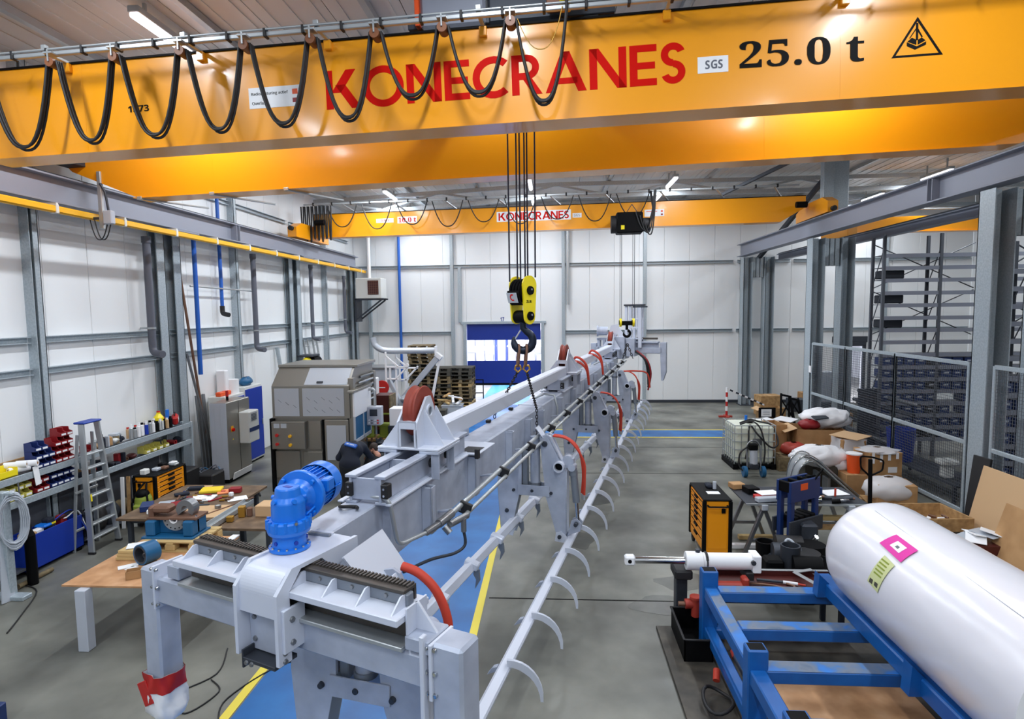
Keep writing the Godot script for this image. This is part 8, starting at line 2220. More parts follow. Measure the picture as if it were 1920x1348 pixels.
	obj("grip", MB.new().cyl(Vector3(0, 0, 0.03), Vector3(0.16, 0, 0.08), 0.02, -1, 10), M.paper, hm)
	obj("tip", MB.new().cyl(Vector3(0.16, 0, 0.08), Vector3(0.24, 0, 0.11), 0.012, -1, 8), M.hose, hm)
	var sq := thing("steel_square", "bright steel square lying across the edge of the channel table", "tool", Vector3(3.15, 0.645, -7.25))
	obj("long_arm", MB.new().bar(Vector3(-0.1, 0, -0.3), Vector3(0.1, 0.01, 0.28), 0.06, 0.01), M.aluminium, sq)
	obj("short_arm", MB.new().bar(Vector3(-0.1, 0, -0.3), Vector3(0.14, 0.01, -0.36), 0.06, 0.01), M.aluminium, sq)
	for i in 2:
		var w := thing("spanner", ["larger steel spanner right of the steel square", "smaller steel spanner at the end of the channel table"][i], "tool", Vector3(3.26 + i * 0.1, 0.65, -7.3))
		obj("shank", MB.new().bar(Vector3(0, 0, -0.2), Vector3(0.09, 0, 0.16), 0.03, 0.012), M.chrome, w)
		obj("jaw", MB.new().arc(Vector2(0.1, 0.18), 0.02, 0.045, -150, 110, -0.008, 0.008, Transform3D(Basis(Vector3.RIGHT, PI / 2), Vector3(0, 0, 0)), 12), M.chrome, w)
	# black hydraulic oddments by the press
	var kinds := [["black valve block", 0], ["black bucket", 1], ["black pump", 2], ["dark flange", 3]]
	for i in 11:
		var kd := i % 4
		var p := Vector3([2.9, 3.1, 3.3, 3.5, 3.0, 3.25, 3.45, 3.7, 3.85, 3.95, 3.4][i], 0, [-8.5, -8.75, -8.5, -8.3, -8.15, -8.2, -8.8, -8.6, -9.1, -8.7, -8.05][i])
		var st := MB.new()
		var h := 0.42 + 0.16 * (i % 3)
		if kd == 0: st.bx(-0.12, 0.12, 0, h, -0.12, 0.12, 0.03)
		elif kd == 1: st.lathe(Vector3.ZERO, Vector3.UP, [Vector2(0, 0), Vector2(0.1, 0), Vector2(0.13, h), Vector2(0.11, h), Vector2(0.09, 0.03)], 16)
		elif kd == 2: st.cyl(Vector3(-0.18, 0.5, 0), Vector3(0.18, 0.5, 0.05), 0.15, -1, 14).bx(-0.1, 0.1, 0, 0.45, -0.08, 0.08)
		else: st.cyl(Vector3(0, 0.5, 0), Vector3(0, 0.6, 0), 0.19, -1, 16).cyl(Vector3.ZERO, Vector3(0, 0.5, 0), 0.08, -1, 12)
		var o := tag(Node3D.new(), "%s in the clutter by the press, %s of its kind from left" % [kinds[kd][0], ORD[i / 4]], "machine part", "dark clutter by the press")
		o.name = numbered(["valve_block", "black_bucket", "black_pump", "dark_flange"][kd])
		add_child(o)
		o.position = p
		obj("body", st, [M.rubber, M.black, M.dark_steel][i % 3], o)
		obj("stub", MB.new().cyl(Vector3(0, h * 0.6, 0.08), Vector3(0.05, h * 0.8, 0.2), 0.035, -1, 10), [M.steel, M.dark_steel, M.chrome][i % 3], o)
	one("pale_hose", MB.new().tube(smooth([Vector3(3.2, 0.5, -8.3), Vector3(3.25, 0.75, -8.35), Vector3(3.35, 0.7, -8.3), Vector3(3.4, 0.45, -8.2)], 5), 0.02, 7), M.film, "pale bent hose sticking up from the dark clutter by the press", "hose")
	# shop press
	var pr := thing("shop_press", "dark blue two post workshop press with its grey bed", "press", Vector3(3.78, 0, -9.3), 0.55)
	for x in [-0.28, 0.28]:
		for z in [-0.09, 0.09]: obj("post", MB.new().bx(x - 0.045, x + 0.045, 0, 1.25, z - 0.035, z + 0.035), M.press_blue, pr)
		obj("foot", MB.new().bx(x - 0.06, x + 0.06, 0, 0.06, -0.35, 0.35), M.press_blue, pr)
	for z in [-0.11, 0.11]: obj("head_plate", MB.new().bx(-0.34, 0.34, 1.05, 1.37, z - 0.02, z + 0.02), M.press_blue, pr)
	for x in [-0.3, -0.1, 0.12, 0.3]: obj("head_spacer", MB.new().bx(x - 0.03, x + 0.03, 1.2, 1.36, -0.1, 0.1), M.black, pr)
	for z in [-0.15, 0.15]: obj("bed_plate", MB.new().bx(-0.38, 0.38, 0.55, 0.78, z - 0.015, z + 0.015), M.dark_steel, pr)
	for k in 4: obj("bed_block", MB.new().bx(-0.25 + k * 0.13, -0.16 + k * 0.13, 0.72, 0.82, -0.14, 0.14), M.black, pr)
	obj("ram", MB.new().cyl(Vector3(0, 0.95, 0), Vector3(0, 1.2, 0), 0.05), M.steel, pr)
	obj("orange_plate", MB.new().bx(-0.12, 0.04, 1.22, 1.32, 0.13, 0.135, 0), M.orange_red, pr)
	obj("pump_lever", MB.new().cyl(Vector3(0.2, 1.3, 0.1), Vector3(0.3, 1.52, 0.2), 0.014, -1, 8).cyl(Vector3(0.1, 1.36, 0.0), Vector3(0.32, 1.38, 0.05), 0.014, -1, 8), M.black, pr)
	# saw horse table
	var st := thing("sawhorse_table", "steel table top on two saw horses, littered with papers and parts", "table", Vector3(4.0, 0, -10.1))
	obj("table_top", MB.new().bx(-0.9, 1.02, 0.83, 0.855, -0.45, 0.45, 0.003), M.dark_steel, st)
	obj("front_edge", MB.new().bx(-0.9, 1.02, 0.815, 0.85, 0.45, 0.47), M.aluminium, st)
	for x in [-0.6, 0.75]:
		obj("ridge", MB.new().bx(x - 0.05, x + 0.05, 0.74, 0.83, -0.5, 0.5), M.film, st)
		for z in [-0.42, 0.42]:
			for s in [-1, 1]: obj("leg", MB.new().bar(Vector3(x, 0.78, z), Vector3(x + s * 0.3, 0, z * 1.05), 0.06, 0.06), M.steel, st)
			obj("stretcher", MB.new().bx(x - 0.24, x + 0.24, 0.2, 0.25, z - 0.02, z + 0.02), M.steel, st)
	var its := [["card_tray", Vector3(3.2, 0.86, -10.45), Vector3(0.22, 0.09, 0.2), M.card, "small cardboard tray at the left back corner of the saw horse table", "tray"], ["dark_tray", Vector3(3.36, 0.86, -10.2), Vector3(0.2, 0.1, 0.24), M.black, "black tray of small parts at the left end of the saw horse table", "tray"],
		["red_folder", Vector3(3.5, 0.86, -9.85), Vector3(0.36, 0.06, 0.22), M.red, "red folder under the papers on the saw horse table", "folder"], ["white_folder", Vector3(3.48, 0.86, -9.73), Vector3(0.4, 0.07, 0.12), M.film, "white folder in front of the red one on the saw horse table", "folder"], ["white_paper", Vector3(3.55, 0.93, -9.95), Vector3(0.34, 0.01, 0.24), M.paper, "white paper lying on the red folder", "paper"],
		["white_paper", Vector3(4.72, 0.86, -10.2), Vector3(0.4, 0.01, 0.3), M.paper, "large white sheet at the right end of the saw horse table", "paper"], ["purple_roll", Vector3(4.42, 0.86, -10.15), Vector3(0.14, 0.12, 0.14), M.press_blue, "dark blue roll behind the loose parts on the saw horse table", "roll"], ["red_marker", Vector3(4.66, 0.86, -10.0), Vector3(0.03, 0.14, 0.03), M.hose, "red marker standing at the right on the saw horse table", "marker"], ["yellow_tin", Vector3(4.28, 0.86, -9.7), Vector3(0.05, 0.04, 0.05), M.yellow, "small yellow tin at the front of the saw horse table", "tin"]]
	for i in its: one(i[0], MB.new().box(Vector3(0, i[2].y / 2, 0), i[2], minf(0.008, i[2].y * 0.3), Basis(Vector3.UP, 0.2)), i[3], i[4], i[5]).position = i[1]
	var rng := RandomNumberGenerator.new()
	rng.seed = 6
	for i in 16:
		var o := one("loose_part", MB.new().cyl(Vector3.ZERO, Vector3(0.05 + 0.08 * rng.randf(), 0.03 * rng.randf(), 0.05), 0.02 + 0.02 * rng.randf(), -1, 8), [M.dark_steel, M.black, M.chrome, M.rust][i % 4], "loose %s part in the heap at the right of the saw horse table" % ["dark grey", "black", "bright", "rusty"][i % 4], "part", "loose parts on the saw horse table")
		o.position = Vector3(4.1 + rng.randf() * 0.7, 0.885, -9.95 + rng.randf() * 0.3)
	for i in 4: one("timber", MB.new().box(Vector3.ZERO, Vector3(0.9, 0.07, 0.1), 0.006), [M.pallet_light, M.wood, M.pallet_light, M.white][i], ["upper light timber under the saw horse table", "lower brown timber under the saw horse table", "light timber on the floor under the left saw horse", "white batten on the floor under the left saw horse"][i], "timber").position = [Vector3(4.5, 0.5, -10.0), Vector3(4.5, 0.36, -9.95), Vector3(3.65, 0.04, -10.3), Vector3(3.4, 0.04, -9.9)][i]

func wire_panel(y0: float, y1: float, z0: float, z1: float) -> MB:
	var st := MB.new()
	var y := y0
	while y < y1:
		st.bx(-0.003, 0.003, y - 0.003, y + 0.003, z0, z1, 0)
		y += 0.06
	var z := z0
	while z < z1:
		st.bx(-0.003, 0.003, y0, y1, z - 0.003, z + 0.003, 0)
		z += 0.06
	return st

func storage_cage(rng: RandomNumberGenerator):
	var spans := [[-18.3, -16.3], [-16.3, -14.0], [-14.0, -11.6], [-10.95, -8.2], [-8.2, -4.6]]
	var nm := ["farthest, by the far column", "second from the back", "third from the back, ending at the near column", "just nearer than the near column", "nearest, at the right edge of the picture"]
	for i in spans.size():
		var s: Array = spans[i]
		var t := thing("mesh_fence", "grey wire mesh cage panel, %s" % nm[i], "fence", Vector3(7.75, 0, 0))
		for z in s: obj("post", MB.new().bx(-0.03, 0.03, 0, 2.92, z - 0.03, z + 0.03), M.galv, t)
		for y in [0.1, 1.42, 2.9]: obj("rail", MB.new().bx(-0.025, 0.025, y - 0.04, y + 0.04, s[0], s[1]), M.galv, t)
		obj("wire_mesh", wire_panel(0.12, 2.88, s[0] + 0.03, s[1] - 0.03), M.shelf_grey, t).set_meta("kind", "stuff")
	one("wall_tag", MB.new().bx(7.62, 7.64, 2.05, 2.25, -18.25, -18.1), M.white, "white tag hanging on the far cage corner post", "tag")
	# tall open rack facing the hall, its lower levels full of dark bins
	rack("storage_rack", "tall open grey storage rack behind the cage, facing the camera", Vector3(8.66, 0, -16.9), [0.0, 1.42, 2.9, 4.4], 5.85, [0.5, 0.82, 1.14, 1.46, 1.78, 2.1, 2.42, 2.75, 3.08, 3.4, 3.72, 4.05, 4.37, 4.7, 5.02, 5.34])
	rack("storage_rack", "second grey storage rack behind the near cage column", Vector3(9.0, 0, -13.2), [0.0, 0.62, 1.9, 3.2], 5.3, [0.45, 0.8, 1.15, 1.5, 1.85, 2.2, 2.55, 2.95, 3.3, 3.65, 4.0, 4.35, 4.7])
	var bn := Node3D.new()
	obj("bin_body", MB.new().bx(-0.12, 0.12, 0, 0.2, -0.2, 0.2, 0.01), M.press_blue, bn)
	obj("bin_card", MB.new().bx(-0.06, 0.06, 0.1, 0.14, 0.2, 0.204, 0), M.film, bn)
	for lv in 7:
		for i in 10:
			if rng.randf() < 0.12: continue
			var o := bn.duplicate()
			o.name = numbered("storage_bin")
			add_child(o)
			o.position = Vector3(8.84 + i * 0.285 + (0.08 if i > 4 else 0.0), 0.505 + lv * 0.32, -16.55)
			if i == 4 and lv % 2 == 0: o.get_child(0).material_override = M.rubber
			tag(o, "dark storage bin on the tall rack, level %d from below, %s from the left" % [lv + 1, ORD[i]], "bin", "dark bins in the tall rack")
	for lv in 6:
		for i in 8:
			var o := bn.duplicate()
			o.name = numbered("storage_bin")
			add_child(o)
			o.position = Vector3(9.2 + i * 0.29, 0.455 + lv * 0.35, -12.85)
			tag(o, "dark storage bin on the second rack, level %d from below, %s from the left" % [lv + 1, ORD[i]], "bin", "dark bins in the second rack")
	bn.free()
	for i in 3: one("grey_bin", MB.new().bx(-0.28, 0.28, 0, 0.22, -0.2, 0.2, 0.02), M.dark_steel, ["dark grey bin highest on the left of the tall rack", "dark grey bin in the middle left of the tall rack", "dark grey bin lowest on the left of the tall rack"][i], "bin").position = Vector3(9.05, [4.71, 4.06, 3.41][i], -16.8)
	one("grey_cabinet", MB.new().bx(8.55, 9.05, 0.9, 1.9, -20.2, -19.8, 0.02), M.film, "pale grey cabinet inside the cage near the far column", "cabinet")
	one("cabinet_stand", MB.new().bx(8.5, 9.1, 0, 0.9, -20.3, -19.7), M.dark_steel, "dark stand under the pale grey cabinet in the cage", "stand")
	one("blue_tub", MB.new().lathe(Vector3(8.1, 0, -14.3), Vector3.UP, [Vector2(0, 0.4), Vector2(0.25, 0.4), Vector2(0.3, 1.15), Vector2(0.26, 1.15), Vector2(0.22, 0.5), Vector2(0, 0.5)], 20), M.cab_blue, "blue tub inside the cage behind the third mesh panel", "tub")
	var sb := thing("cage_bench", "low steel bench inside the cage with a pale casting on it", "bench", Vector3(8.35, 0, -13.1))
	obj("bench_top", MB.new().bx(-0.35, 0.4, 0.36, 0.4, -1.9, 0.9), M.dark_steel, sb)
	four_legs(sb, -0.3, 0.34, -1.8, 0.8, 0.36, 0.06, M.dark_steel)
	one("pale_casting", MB.new().bx(-0.1, 0.1, 0, 0.3, -0.1, 0.1, 0.03).bx(-0.18, 0.18, 0.28, 0.4, -0.15, 0.15, 0.03), M.offwhite, "pale casting standing on the low bench in the cage", "casting").position = Vector3(8.2, 0.4, -12.8)
	one("red_tarp", MB.new().bx(8.2, 8.9, 1.2, 2.0, -10.4, -9.6, 0.15), M.red, "red covered load behind the mesh at the right edge of the picture", "load")
	for i in 7: one("stored_carton", MB.new().bx(-0.3, 0.3, 0, 0.35 + 0.12 * (i % 3), -0.3, 0.3), [M.dark_steel, M.card, M.pallet_grey, M.film][i % 4], ["dark carton stored in the cage nearest the far column", "brown carton stored in the cage left of the tall rack", "grey brown carton on the cage floor", "pale carton on the cage floor by the small doorway", "dark carton deeper in the cage", "brown carton farthest back in the cage", "grey brown carton by the back wall in the cage"][i], "box").position = Vector3([8.5, 9.6, 10.4, 11.3, 9.4, 10.2, 12.4][i], 0, [-17.8, -20.5, -21.5, -22.5, -23.5, -24.4, -24.2][i])
	for i in 6: one("stored_bar", MB.new().cyl(Vector3(8.3 + i * 0.12, 0.3 + i * 0.25, -17.9), Vector3(8.3 + i * 0.12, 0.32 + i * 0.25, -15.0), 0.05, -1, 10), [M.dark_steel, M.steel][i % 2], "%s of the bars stored lengthwise behind the mesh, counted from the floor" % ["first", "second", "third", "fourth", "fifth", "sixth"][i], "bar", "bars stored in the cage")
	one("bar_stand", MB.new().bx(8.15, 9.1, 0, 1.8, -16.42, -16.38, 0), M.dark_steel, "dark steel stand holding the stored bars in the cage", "stand")

func rack(called: String, label: String, at: Vector3, xs: Array, h: float, lv: Array):
	var t := thing(called, label, "rack", at)
	for x in xs:
		for z in [0.0, 0.55]: obj("upright", MB.new().bx(x - 0.04, x + 0.04, 0, h, z - 0.03, z + 0.03), M.shelf_grey, t)
		for k in 5: obj("side_brace", MB.new().bar(Vector3(x, 0.3 + k * h / 5.6, 0.0), Vector3(x, 0.3 + (k + 1) * h / 5.6, 0.55), 0.02, 0.02), M.shelf_grey, t)
	for y in lv:
		obj("shelf", MB.new().bx(xs[0], xs[-1], y - 0.035, y - 0.02, 0.0, 0.56, 0), M.shelf_grey, t)
		obj("shelf_lip", MB.new().bx(xs[0], xs[-1], y - 0.1, y, 0.54, 0.57, 0), M.beam_grey, t)
	for k in 2:
		var y := 3.2 + k * 1.25
		obj("back_brace", MB.new().bar(Vector3(xs[0], y, -0.03), Vector3(xs[-1] * 0.6, y + 1.2, -0.03), 0.04, 0.02).bar(Vector3(xs[0], y + 1.2, -0.03), Vector3(xs[-1] * 0.6, y, -0.03), 0.04, 0.02), M.shelf_grey, t)

func goods(rng: RandomNumberGenerator):
	# liquid container on its pallet
	var t := thing("liquid_container", "white caged liquid container on a black pallet", "container", Vector3(4.97, 0, -15.35))
	obj("pallet_base", MB.new().bx(-0.52, 0.52, 0.08, 0.14, -0.52, 0.52).bx(-0.52, -0.4, 0, 0.08, -0.52, 0.52).bx(0.4, 0.52, 0, 0.08, -0.52, 0.52).bx(-0.06, 0.06, 0, 0.08, -0.52, 0.52), M.black, t)
	obj("tank", MB.new().bx(-0.47, 0.47, 0.14, 1.08, -0.48, 0.48, 0.06), M.ibc_white, t)
	obj("filler_cap", MB.new().cyl(Vector3(0, 1.08, 0), Vector3(0, 1.13, 0), 0.1), M.black, t)
	for s in [-1, 1]:
		for i in 7:
			var q := -0.49 + i * 0.163
			obj("cage_bar", MB.new().cyl(Vector3(q, 0.14, s * 0.5), Vector3(q, 1.1, s * 0.5), 0.01, -1, 6), M.aluminium, t)
			obj("cage_bar", MB.new().cyl(Vector3(s * 0.49, 0.14, q), Vector3(s * 0.49, 1.1, q), 0.01, -1, 6), M.aluminium, t)
		for k in 5:
			var y := 0.3 + k * 0.2
			obj("cage_bar", MB.new().cyl(Vector3(-0.49, y, s * 0.5), Vector3(0.49, y, s * 0.5), 0.011, -1, 6), M.aluminium, t)
			obj("cage_bar", MB.new().cyl(Vector3(s * 0.49, y, -0.5), Vector3(s * 0.49, y, 0.5), 0.011, -1, 6), M.aluminium, t)
	obj("id_plate", MB.new().bx(-0.06, 0.16, 0.62, 0.78, 0.51, 0.515, 0), M.steel, t)
	one("blue_can", MB.new().cyl(Vector3(4.9, 1.13, -15.35), Vector3(4.9, 1.27, -15.35), 0.035), M.motor_blue, "small turquoise can standing on the liquid container", "can")
	one("black_hose", MB.new().tube(smooth([Vector3(4.7, 1.1, -15.2), Vector3(4.95, 1.18, -15.2), Vector3(5.2, 1.12, -15.3), Vector3(5.45, 1.05, -15.1), Vector3(5.49, 0.7, -14.75), Vector3(5.3, 0.6, -14.7), Vector3(5.0, 0.9, -14.75), Vector3(4.85, 1.1, -14.9), Vector3(4.78, 0.7, -14.75), Vector3(4.7, 0.3, -14.7)], 6), 0.022, 7), M.rubber, "black hose draped over the front of the liquid container", "hose")
	one("black_hose", MB.new().tube(smooth([Vector3(4.65, 1.1, -15.0), Vector3(4.9, 1.2, -14.9), Vector3(5.05, 1.05, -14.72), Vector3(5.15, 0.6, -14.68), Vector3(5.12, 0.2, -14.65)], 6), 0.02, 7), M.rubber, "second black hose hanging down the right of the liquid container", "hose")
	var w := thing("pressure_washer", "wheeled pump unit with blue wheels in front of the liquid container", "pump", Vector3(4.75, 0, -14.3))
	for x in [-0.22, 0.2]: obj("wheel", MB.new().cyl(Vector3(x - 0.04, 0.13, 0.1), Vector3(x + 0.04, 0.13, 0.1), 0.13, -1, 18), M.mach_blue, w)
	obj("frame_tube", MB.new().tube(routed([Vector3(-0.16, 0.15, 0.1), Vector3(-0.16, 0.75, 0.0), Vector3(-0.05, 0.85, 0.0), Vector3(0.05, 0.85, 0), Vector3(0.15, 0.75, 0.0), Vector3(0.15, 0.15, 0.1)], 0.08), 0.018), M.steel, w)
	obj("motor", MB.new().cyl(Vector3(0, 0.3, 0.05), Vector3(0, 0.62, 0.02), 0.09, -1, 16), M.film, w)
	obj("pump_head", MB.new().bx(-0.1, 0.1, 0.18, 0.32, -0.06, 0.14, 0.02), M.dark_steel, w)
	obj("top_block", MB.new().bx(-0.12, 0.1, 0.62, 0.78, -0.08, 0.08, 0.03), M.black, w)
	obj("hose_loop", MB.new().tube(smooth([Vector3(-0.15, 0.7, 0.02), Vector3(-0.32, 0.55, 0.05), Vector3(-0.33, 0.25, 0.05), Vector3(-0.2, 0.1, 0.1)], 5), 0.02), M.rubber, w)
	# barrier tape and post
	var bp := thing("barrier_post", "red and white barrier post near the back wall", "post", Vector3(6.3, 0, -21.9))
	for k in 6: obj("band", MB.new().cyl(Vector3(0, 0.1 + k * 0.17, 0), Vector3(0, 0.27 + k * 0.17, 0), 0.04), [M.red, M.white][k % 2], bp)
	obj("cross_foot", MB.new().bx(-0.28, 0.2, 0.03, 0.1, -0.05, 0.05).bx(-0.05, 0.05, 0.03, 0.1, -0.25, 0.25), M.red_cast, bp)
	var tape := thing("barrier_tape", "striped barrier tape sloping down from its post", "tape", Vector3(6.3, 0, -21.9))
	for k in 14: obj("stripe", MB.new().bar(Vector3(k * 0.115, 1.08 - k * 0.052, -k * 0.03), Vector3((k + 1) * 0.115, 1.08 - (k + 1) * 0.052, -(k + 1) * 0.03), 0.012, 0.06), [M.white, M.dark_steel][k % 2], tape)
	# pallets of goods and dark frames by the far column
	for i in 2: carton("crate_box", ["brown crate at the foot of the far double column", "open brown crate in front of the far double column"][i], Vector3([8.0, 7.75][i], 0.0, [-22.6, -21.6][i]), Vector3(0.8, [0.75, 0.45][i], 0.6), 0.1, i == 1, M.wood)
	for i in 2:
		var fr := thing("steel_trestle", ["taller dark steel frame leaning by the far cage corner", "lower dark steel frame beside the leaning one"][i], "frame", Vector3(7.95 + i * 0.35, 0, -20.8 - i * 0.2), 0.3)
		obj("frame_bar", MB.new().bar(Vector3(-0.25, 0, 0.1), Vector3(-0.1, 1.05 - 0.15 * i, -0.1), 0.07, 0.07).bar(Vector3(0.3, 0, 0.1), Vector3(0.25, 0.95 - 0.15 * i, -0.1), 0.07, 0.07).bar(Vector3(-0.1, 1.0 - 0.15 * i, -0.1), Vector3(0.25, 0.92 - 0.15 * i, -0.1), 0.07, 0.07), M.black, fr)
		obj("cross_bar", MB.new().bar(Vector3(-0.22, 0.2, 0.05), Vector3(0.25, 0.85, -0.08), 0.04, 0.04).bar(Vector3(0.28, 0.2, 0.05), Vector3(-0.12, 0.85, -0.08), 0.04, 0.04), M.black, fr)
	var nt := thing("notice_board", "black stand with a white notice in front of the brown crates", "sign", Vector3(7.25, 0, -20.6))
	obj("board", MB.new().bx(-0.25, 0.3, 0.25, 0.6, -0.03, 0.03), M.black, nt)
	obj("notice", MB.new().bx(-0.18, 0.16, 0.3, 0.55, 0.03, 0.034, 0), M.paper, nt)
	for x in [-0.2, 0.25]: obj("leg", MB.new().bx(x - 0.02, x + 0.02, 0, 0.25, -0.03, 0.03), M.black, nt)
	for i in 3: obj("print_line", MB.new().bx(-0.12, 0.1, 0.36 + i * 0.06, 0.375 + i * 0.06, 0.034, 0.036, 0), M.pvc, nt)
	# cartons
	carton("flat_carton", "flat pile of cartons under white sheets right of the liquid container", Vector3(6.05, 0, -16.7), Vector3(0.95, 0.85, 0.8), 0.05)
	for i in 2: one("white_sheet", MB.new().box(Vector3.ZERO, Vector3(0.5, 0.02, 0.5), 0.004, Basis.from_euler(Vector3(0.05, 0.3 + i * 0.5, 0.04))), M.white, ["white sheet on the flat carton pile, nearer the container", "white sheet on the flat carton pile, farther right"][i], "sheet").position = Vector3(5.85 + i * 0.55, 0.89 + i * 0.03, -16.7)
	carton("big_carton", "large open brown carton under the clear plastic bag", Vector3(6.75, 0, -15.65), Vector3(1.15, 0.92, 0.85), -0.08, true)
	carton("tall_carton", "narrow brown carton left of the large open carton", Vector3(5.8, 0, -15.9), Vector3(0.35, 0.98, 0.7), 0.1, true)
	one("clear_bag", crumple(Vector3(7.0, 1.14, -15.7), Vector3(0.62, 0.26, 0.4), 3, 22), M.soft_white, "big crumpled clear plastic bag lying on the large open carton", "plastic bag")
	one("red_cloth", crumple(Vector3(6.5, 1.02, -15.45), Vector3(0.26, 0.14, 0.2), 5, 14), M.bin_red, "red cloth hanging out of the large open carton", "cloth")
	one("dark_folder", MB.new().box(Vector3(6.72, 1.22, -15.35), Vector3(0.36, 0.03, 0.2), 0.008, Basis.from_euler(Vector3(0.3, 0.2, 0.1))), M.dark_steel, "dark flat case on top of the red cloth", "case")
	carton("low_carton", "low tan carton in front of the large open carton", Vector3(6.95, 0, -15.0), Vector3(0.5, 0.5, 0.35), -0.5, false, M.wood)
	for i in 3: one("wood_frame_piece", MB.new().box(Vector3.ZERO, Vector3(0.34, 0.1, 0.1), 0.01), M.wood, "%s light wooden block between the cartons" % ["left", "middle", "right"][i], "block").position = Vector3(7.25 + i * 0.12, 0.5 + i * 0.09, -15.2 + 0.1 * i)
	one("red_casting", crumple(Vector3(5.95, 0.5, -15.0), Vector3(0.32, 0.16, 0.22), 9, 14), M.red_cast, "rusty red casting in front of the narrow carton", "casting")
	one("casting_pallet", MB.new().bx(5.5, 6.4, 0.0, 0.34, -15.3, -14.7), M.pallet, "wooden block under the rusty red casting", "block")
	# film wrapped stack with a cardboard sheet on top
	var wp := thing("wrapped_stack", "film wrapped stack under a loose cardboard sheet", "stack", Vector3(6.8, 0, -14.05))
	obj("core", MB.new().bx(-0.28, 0.28, 0, 1.0, -0.28, 0.28, 0.03), M.card, wp)
	var rows := []
	for i in 7:
		var ring := []
		var y := i / 6.0
		for j in 24:
			var a := TAU * j / 24.0
			var q := Vector2(cos(a), sin(a))
			q = q / pow(pow(absf(q.x), 4.0) + pow(absf(q.y), 4.0), 0.25)
			var r := lerpf(0.55, 0.31, smoothstep(0.0, 0.8, y)) + 0.02 * sin(j * 2.6 + i)
			ring.append(Vector3(q.x * r, 0.1 + y * 0.9, q.y * r))
		rows.append(ring)
	obj("film", MB.new().grid(rows, 0.0, true), M.wrap, wp)
	one("cardboard_sheet", MB.new().box(Vector3(6.82, 1.04, -14.0), Vector3(0.72, 0.015, 0.62), 0.002, Basis.from_euler(Vector3(0.05, 0.7, 0.0))), M.card_light, "square cardboard sheet lying on the film wrapped stack", "cardboard")
	# carton stack with a bucket
	var st := carton("carton_stack", "stacked brown cartons with a white label behind the pallet truck", Vector3(6.95, 0.0, -13.1), Vector3(0.72, 0.42, 0.6), 0.08)
	obj("upper_carton", MB.new().bx(-0.35, 0.35, 0.425, 0.92, -0.3, 0.3, 0.01), M.card, st)
	obj("paper_label", MB.new().bx(0.05, 0.24, 0.5, 0.62, 0.3, 0.304, 0), M.paper, st)
	obj("film_cap", crumple(Vector3(-0.02, 0.92, 0), Vector3(0.4, 0.06, 0.34), 7, 16, 0.3), M.wrap, st)
	for k in 4: obj("tape_strip", MB.new().bx(-0.3 + k * 0.17, -0.24 + k * 0.17, 0.7 + 0.03 * k, 0.93, 0.3, 0.303, 0), M.soft_white, st)
	var bu := thing("orange_bucket", "orange bucket with a white lid beside the stacked cartons", "bucket", Vector3(6.42, 0.45, -13.0))
	obj("bucket", MB.new().lathe(Vector3.ZERO, Vector3.UP, [Vector2(0, 0), Vector2(0.12, 0), Vector2(0.145, 0.4), Vector2(0, 0.4)], 20), M.orange_red, bu)
	obj("lid", MB.new().lathe(Vector3(0, 0.4, 0), Vector3.UP, [Vector2(0, 0), Vector2(0.16, 0), Vector2(0.16, 0.025), Vector2(0, 0.03)], 20), M.white, bu)
	carton("wrapped_carton", "film wrapped carton under the orange bucket", Vector3(6.4, 0, -13.0), Vector3(0.42, 0.45, 0.4), 0.0)
	carton("wrapped_carton", "low film wrapped carton right of the pallet truck handle", Vector3(6.5, 0.25, -11.7), Vector3(0.68, 0.38, 0.55), -0.15)
	one("carton_film", crumple(Vector3(6.42, 0.5, -11.68), Vector3(0.46, 0.24, 0.36), 12, 18, 0.06), M.wrap, "clear film around the low carton right of the pallet truck", "film")
	var p2 := thing("pallet", "wooden pallet under the low film wrapped carton", "pallet", Vector3(6.5, 0.1, -11.7), -0.15)
	pallet_parts(p2, 0.9, 0.7, M.wood)
	one("pallet_feet", MB.new().bx(6.1, 6.9, 0, 0.1, -12.0, -11.4), M.dark_steel, "dark forks of the pallet truck under the wooden pallet", "fork")
	var pj := thing("pallet_truck", "black pallet truck handle standing upright among the cartons", "pallet truck", Vector3(5.62, 0, -10.75))
	obj("shaft", MB.new().cyl(Vector3(0, 0.1, 0), Vector3(-0.03, 1.3, 0), 0.035, -1, 10), M.black, pj)
	obj("handle_loop", MB.new().tube(routed([Vector3(-0.03, 1.0, 0), Vector3(-0.19, 1.15, 0.0), Vector3(-0.2, 1.36, 0), Vector3(0.0, 1.34, 0), Vector3(0.2, 1.28, 0), Vector3(0.18, 1.1, 0), Vector3(-0.03, 1.0, 0)], 0.05), 0.016), M.black, pj)
	obj("wheel", MB.new().cyl(Vector3(-0.1, 0.1, 0), Vector3(0.1, 0.1, 0), 0.1, -1, 16), M.rubber, pj)
	obj("fork", MB.new().bx(0.1, 0.9, 0.03, 0.1, -0.3, -0.15).bx(0.1, 0.9, 0.03, 0.1, 0.1, 0.25), M.dark_steel, pj)
	# bent stainless chutes with film over them
	for i in 2:
		var z := -12.45 - i * 0.45
		var rows2 := []
		for q in smooth([Vector3(4.95 + i * 0.1, 0.3, z), Vector3(5.02 + i * 0.1, 0.66, z), Vector3(5.2 + i * 0.12, 0.85, z), Vector3(5.42 + i * 0.14, 0.76, z), Vector3(5.8 + i * 0.15, 0.4, z + 0.1), Vector3(6.2 + i * 0.15, 0.03, z + 0.2)], 5): rows2.append([q + Vector3(0, 0, 0.14), q + Vector3(0.02, 0.0, -0.2)])
		var ch := thing("bent_chute", ["nearer bent stainless chute on the floor behind the press", "farther bent stainless chute half covered by plastic film"][i], "chute")
		obj("chute_sheet", MB.new().grid(rows2, 0.012), M.aluminium, ch)
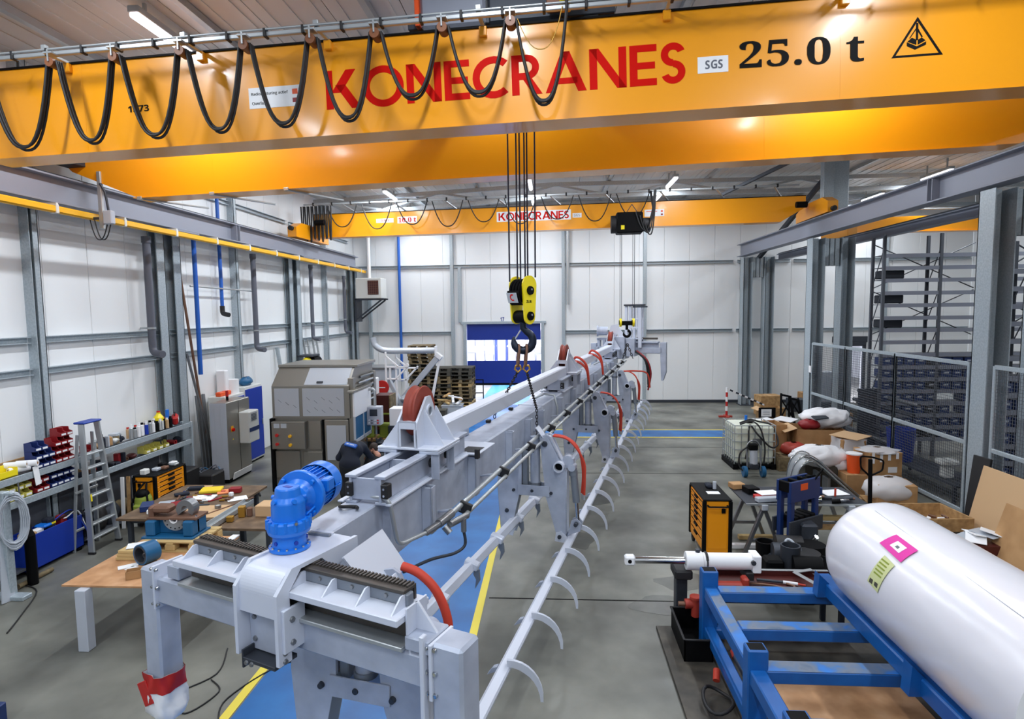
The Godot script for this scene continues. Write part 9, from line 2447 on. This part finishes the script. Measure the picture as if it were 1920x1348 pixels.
		for k in 2:
			var rim := []
			for r in rows2: rim.append(r[k] + Vector3(0, 0.03, 0))
			obj("chute_rim", MB.new().tube(rim, 0.014, 6), M.chrome, ch)
		obj("chute_stand", MB.new().bx(4.93 + i * 0.1, 5.0 + i * 0.1, 0, 0.32, z - 0.18, z + 0.12), M.steel, ch)
		obj("chute_stand", MB.new().bx(5.6, 5.66, 0, 0.5, z - 0.16, z + 0.1), M.steel, ch)
	one("film_heap", crumple(Vector3(5.85, 0.72, -13.35), Vector3(0.62, 0.24, 0.32), 14, 24, 0.14), M.soft_white, "heap of white plastic film draped over the bent chutes", "plastic")
	one("film_heap", crumple(Vector3(6.35, 0.55, -13.4), Vector3(0.36, 0.2, 0.28), 15, 18, 0.14), M.soft_white, "smaller lump of white plastic film right of the draped heap", "plastic")
	one("film_support", MB.new().bx(5.5, 6.2, 0, 0.55, -13.8, -13.2), M.pallet_grey, "dark crate under the heap of white plastic film", "crate")
	# crate, papers and boards at the right edge
	var wc := thing("wood_crate", "shallow wooden crate of scrap behind the white roll", "crate", Vector3(6.43, 0.3, -10.35), 0.05)
	obj("crate_side", MB.new().bx(-0.4, 0.4, 0, 0.22, 0.38, 0.41).bx(-0.4, 0.4, 0, 0.22, -0.41, -0.38).bx(-0.41, -0.38, 0, 0.22, -0.4, 0.4).bx(0.38, 0.41, 0, 0.22, -0.4, 0.4).bx(-0.4, 0.4, 0, 0.02, -0.4, 0.4, 0), M.wood, wc)
	one("crate_stand", MB.new().bx(6.0, 6.85, 0, 0.3, -10.75, -9.95), M.pallet_grey, "dark stand under the shallow wooden crate", "stand")
	for i in 7: one("scrap_piece", MB.new().box(Vector3.ZERO, Vector3(0.12, 0.03, 0.06), 0.006, Basis.from_euler(Vector3(0.4 * i, 0.9 * i, 0.3))), [M.rust, M.paper, M.dark_steel][i % 3], "%s scrap piece in the shallow wooden crate" % ["rusty", "white", "dark"][i % 3], "scrap", "scrap in the wooden crate").position = Vector3(6.25 + 0.07 * i, 0.4, -10.4 + 0.12 * (i % 3))
	var pb := thing("paper_pile", "pile of crumpled white drawings on a dark box behind the white roll", "papers", Vector3(6.45, 0, -9.35))
	obj("box", MB.new().bx(-0.4, 0.4, 0, 0.4, -0.25, 0.25), M.oxide, pb)
	for i in 6: obj("sheet", MB.new().box(Vector3(-0.2 + 0.09 * i, 0.42 + i * 0.022, 0.05 * (i % 3) - 0.05), Vector3(0.36, 0.012, 0.26), 0.003, Basis.from_euler(Vector3(0.12 * (i % 2), 0.5 * i, 0.15 * (i % 3) - 0.1))), [M.paper, M.film, M.paper][i % 3], pb)
	one("leaning_board", MB.new().bar(Vector3(7.45, 0.0, -10.9), Vector3(7.62, 1.3, -10.95), 0.42, 0.05, Vector3.RIGHT), M.rubber, "narrow dark board leaning on the near cage column", "board")
	one("leaning_board", MB.new().box(Vector3(7.05, 0.66, -9.3), Vector3(0.03, 1.35, 2.0), 0.004, Basis(Vector3.BACK, -0.22)), M.card_light, "large tan board leaning against the mesh at the right edge", "board")
	one("leaning_board", MB.new().box(Vector3(6.7, 0.5, -8.5), Vector3(0.03, 1.05, 1.6), 0.004, Basis(Vector3.BACK, -0.3)), M.card, "lower brown board leaning in front of the large tan board", "board")
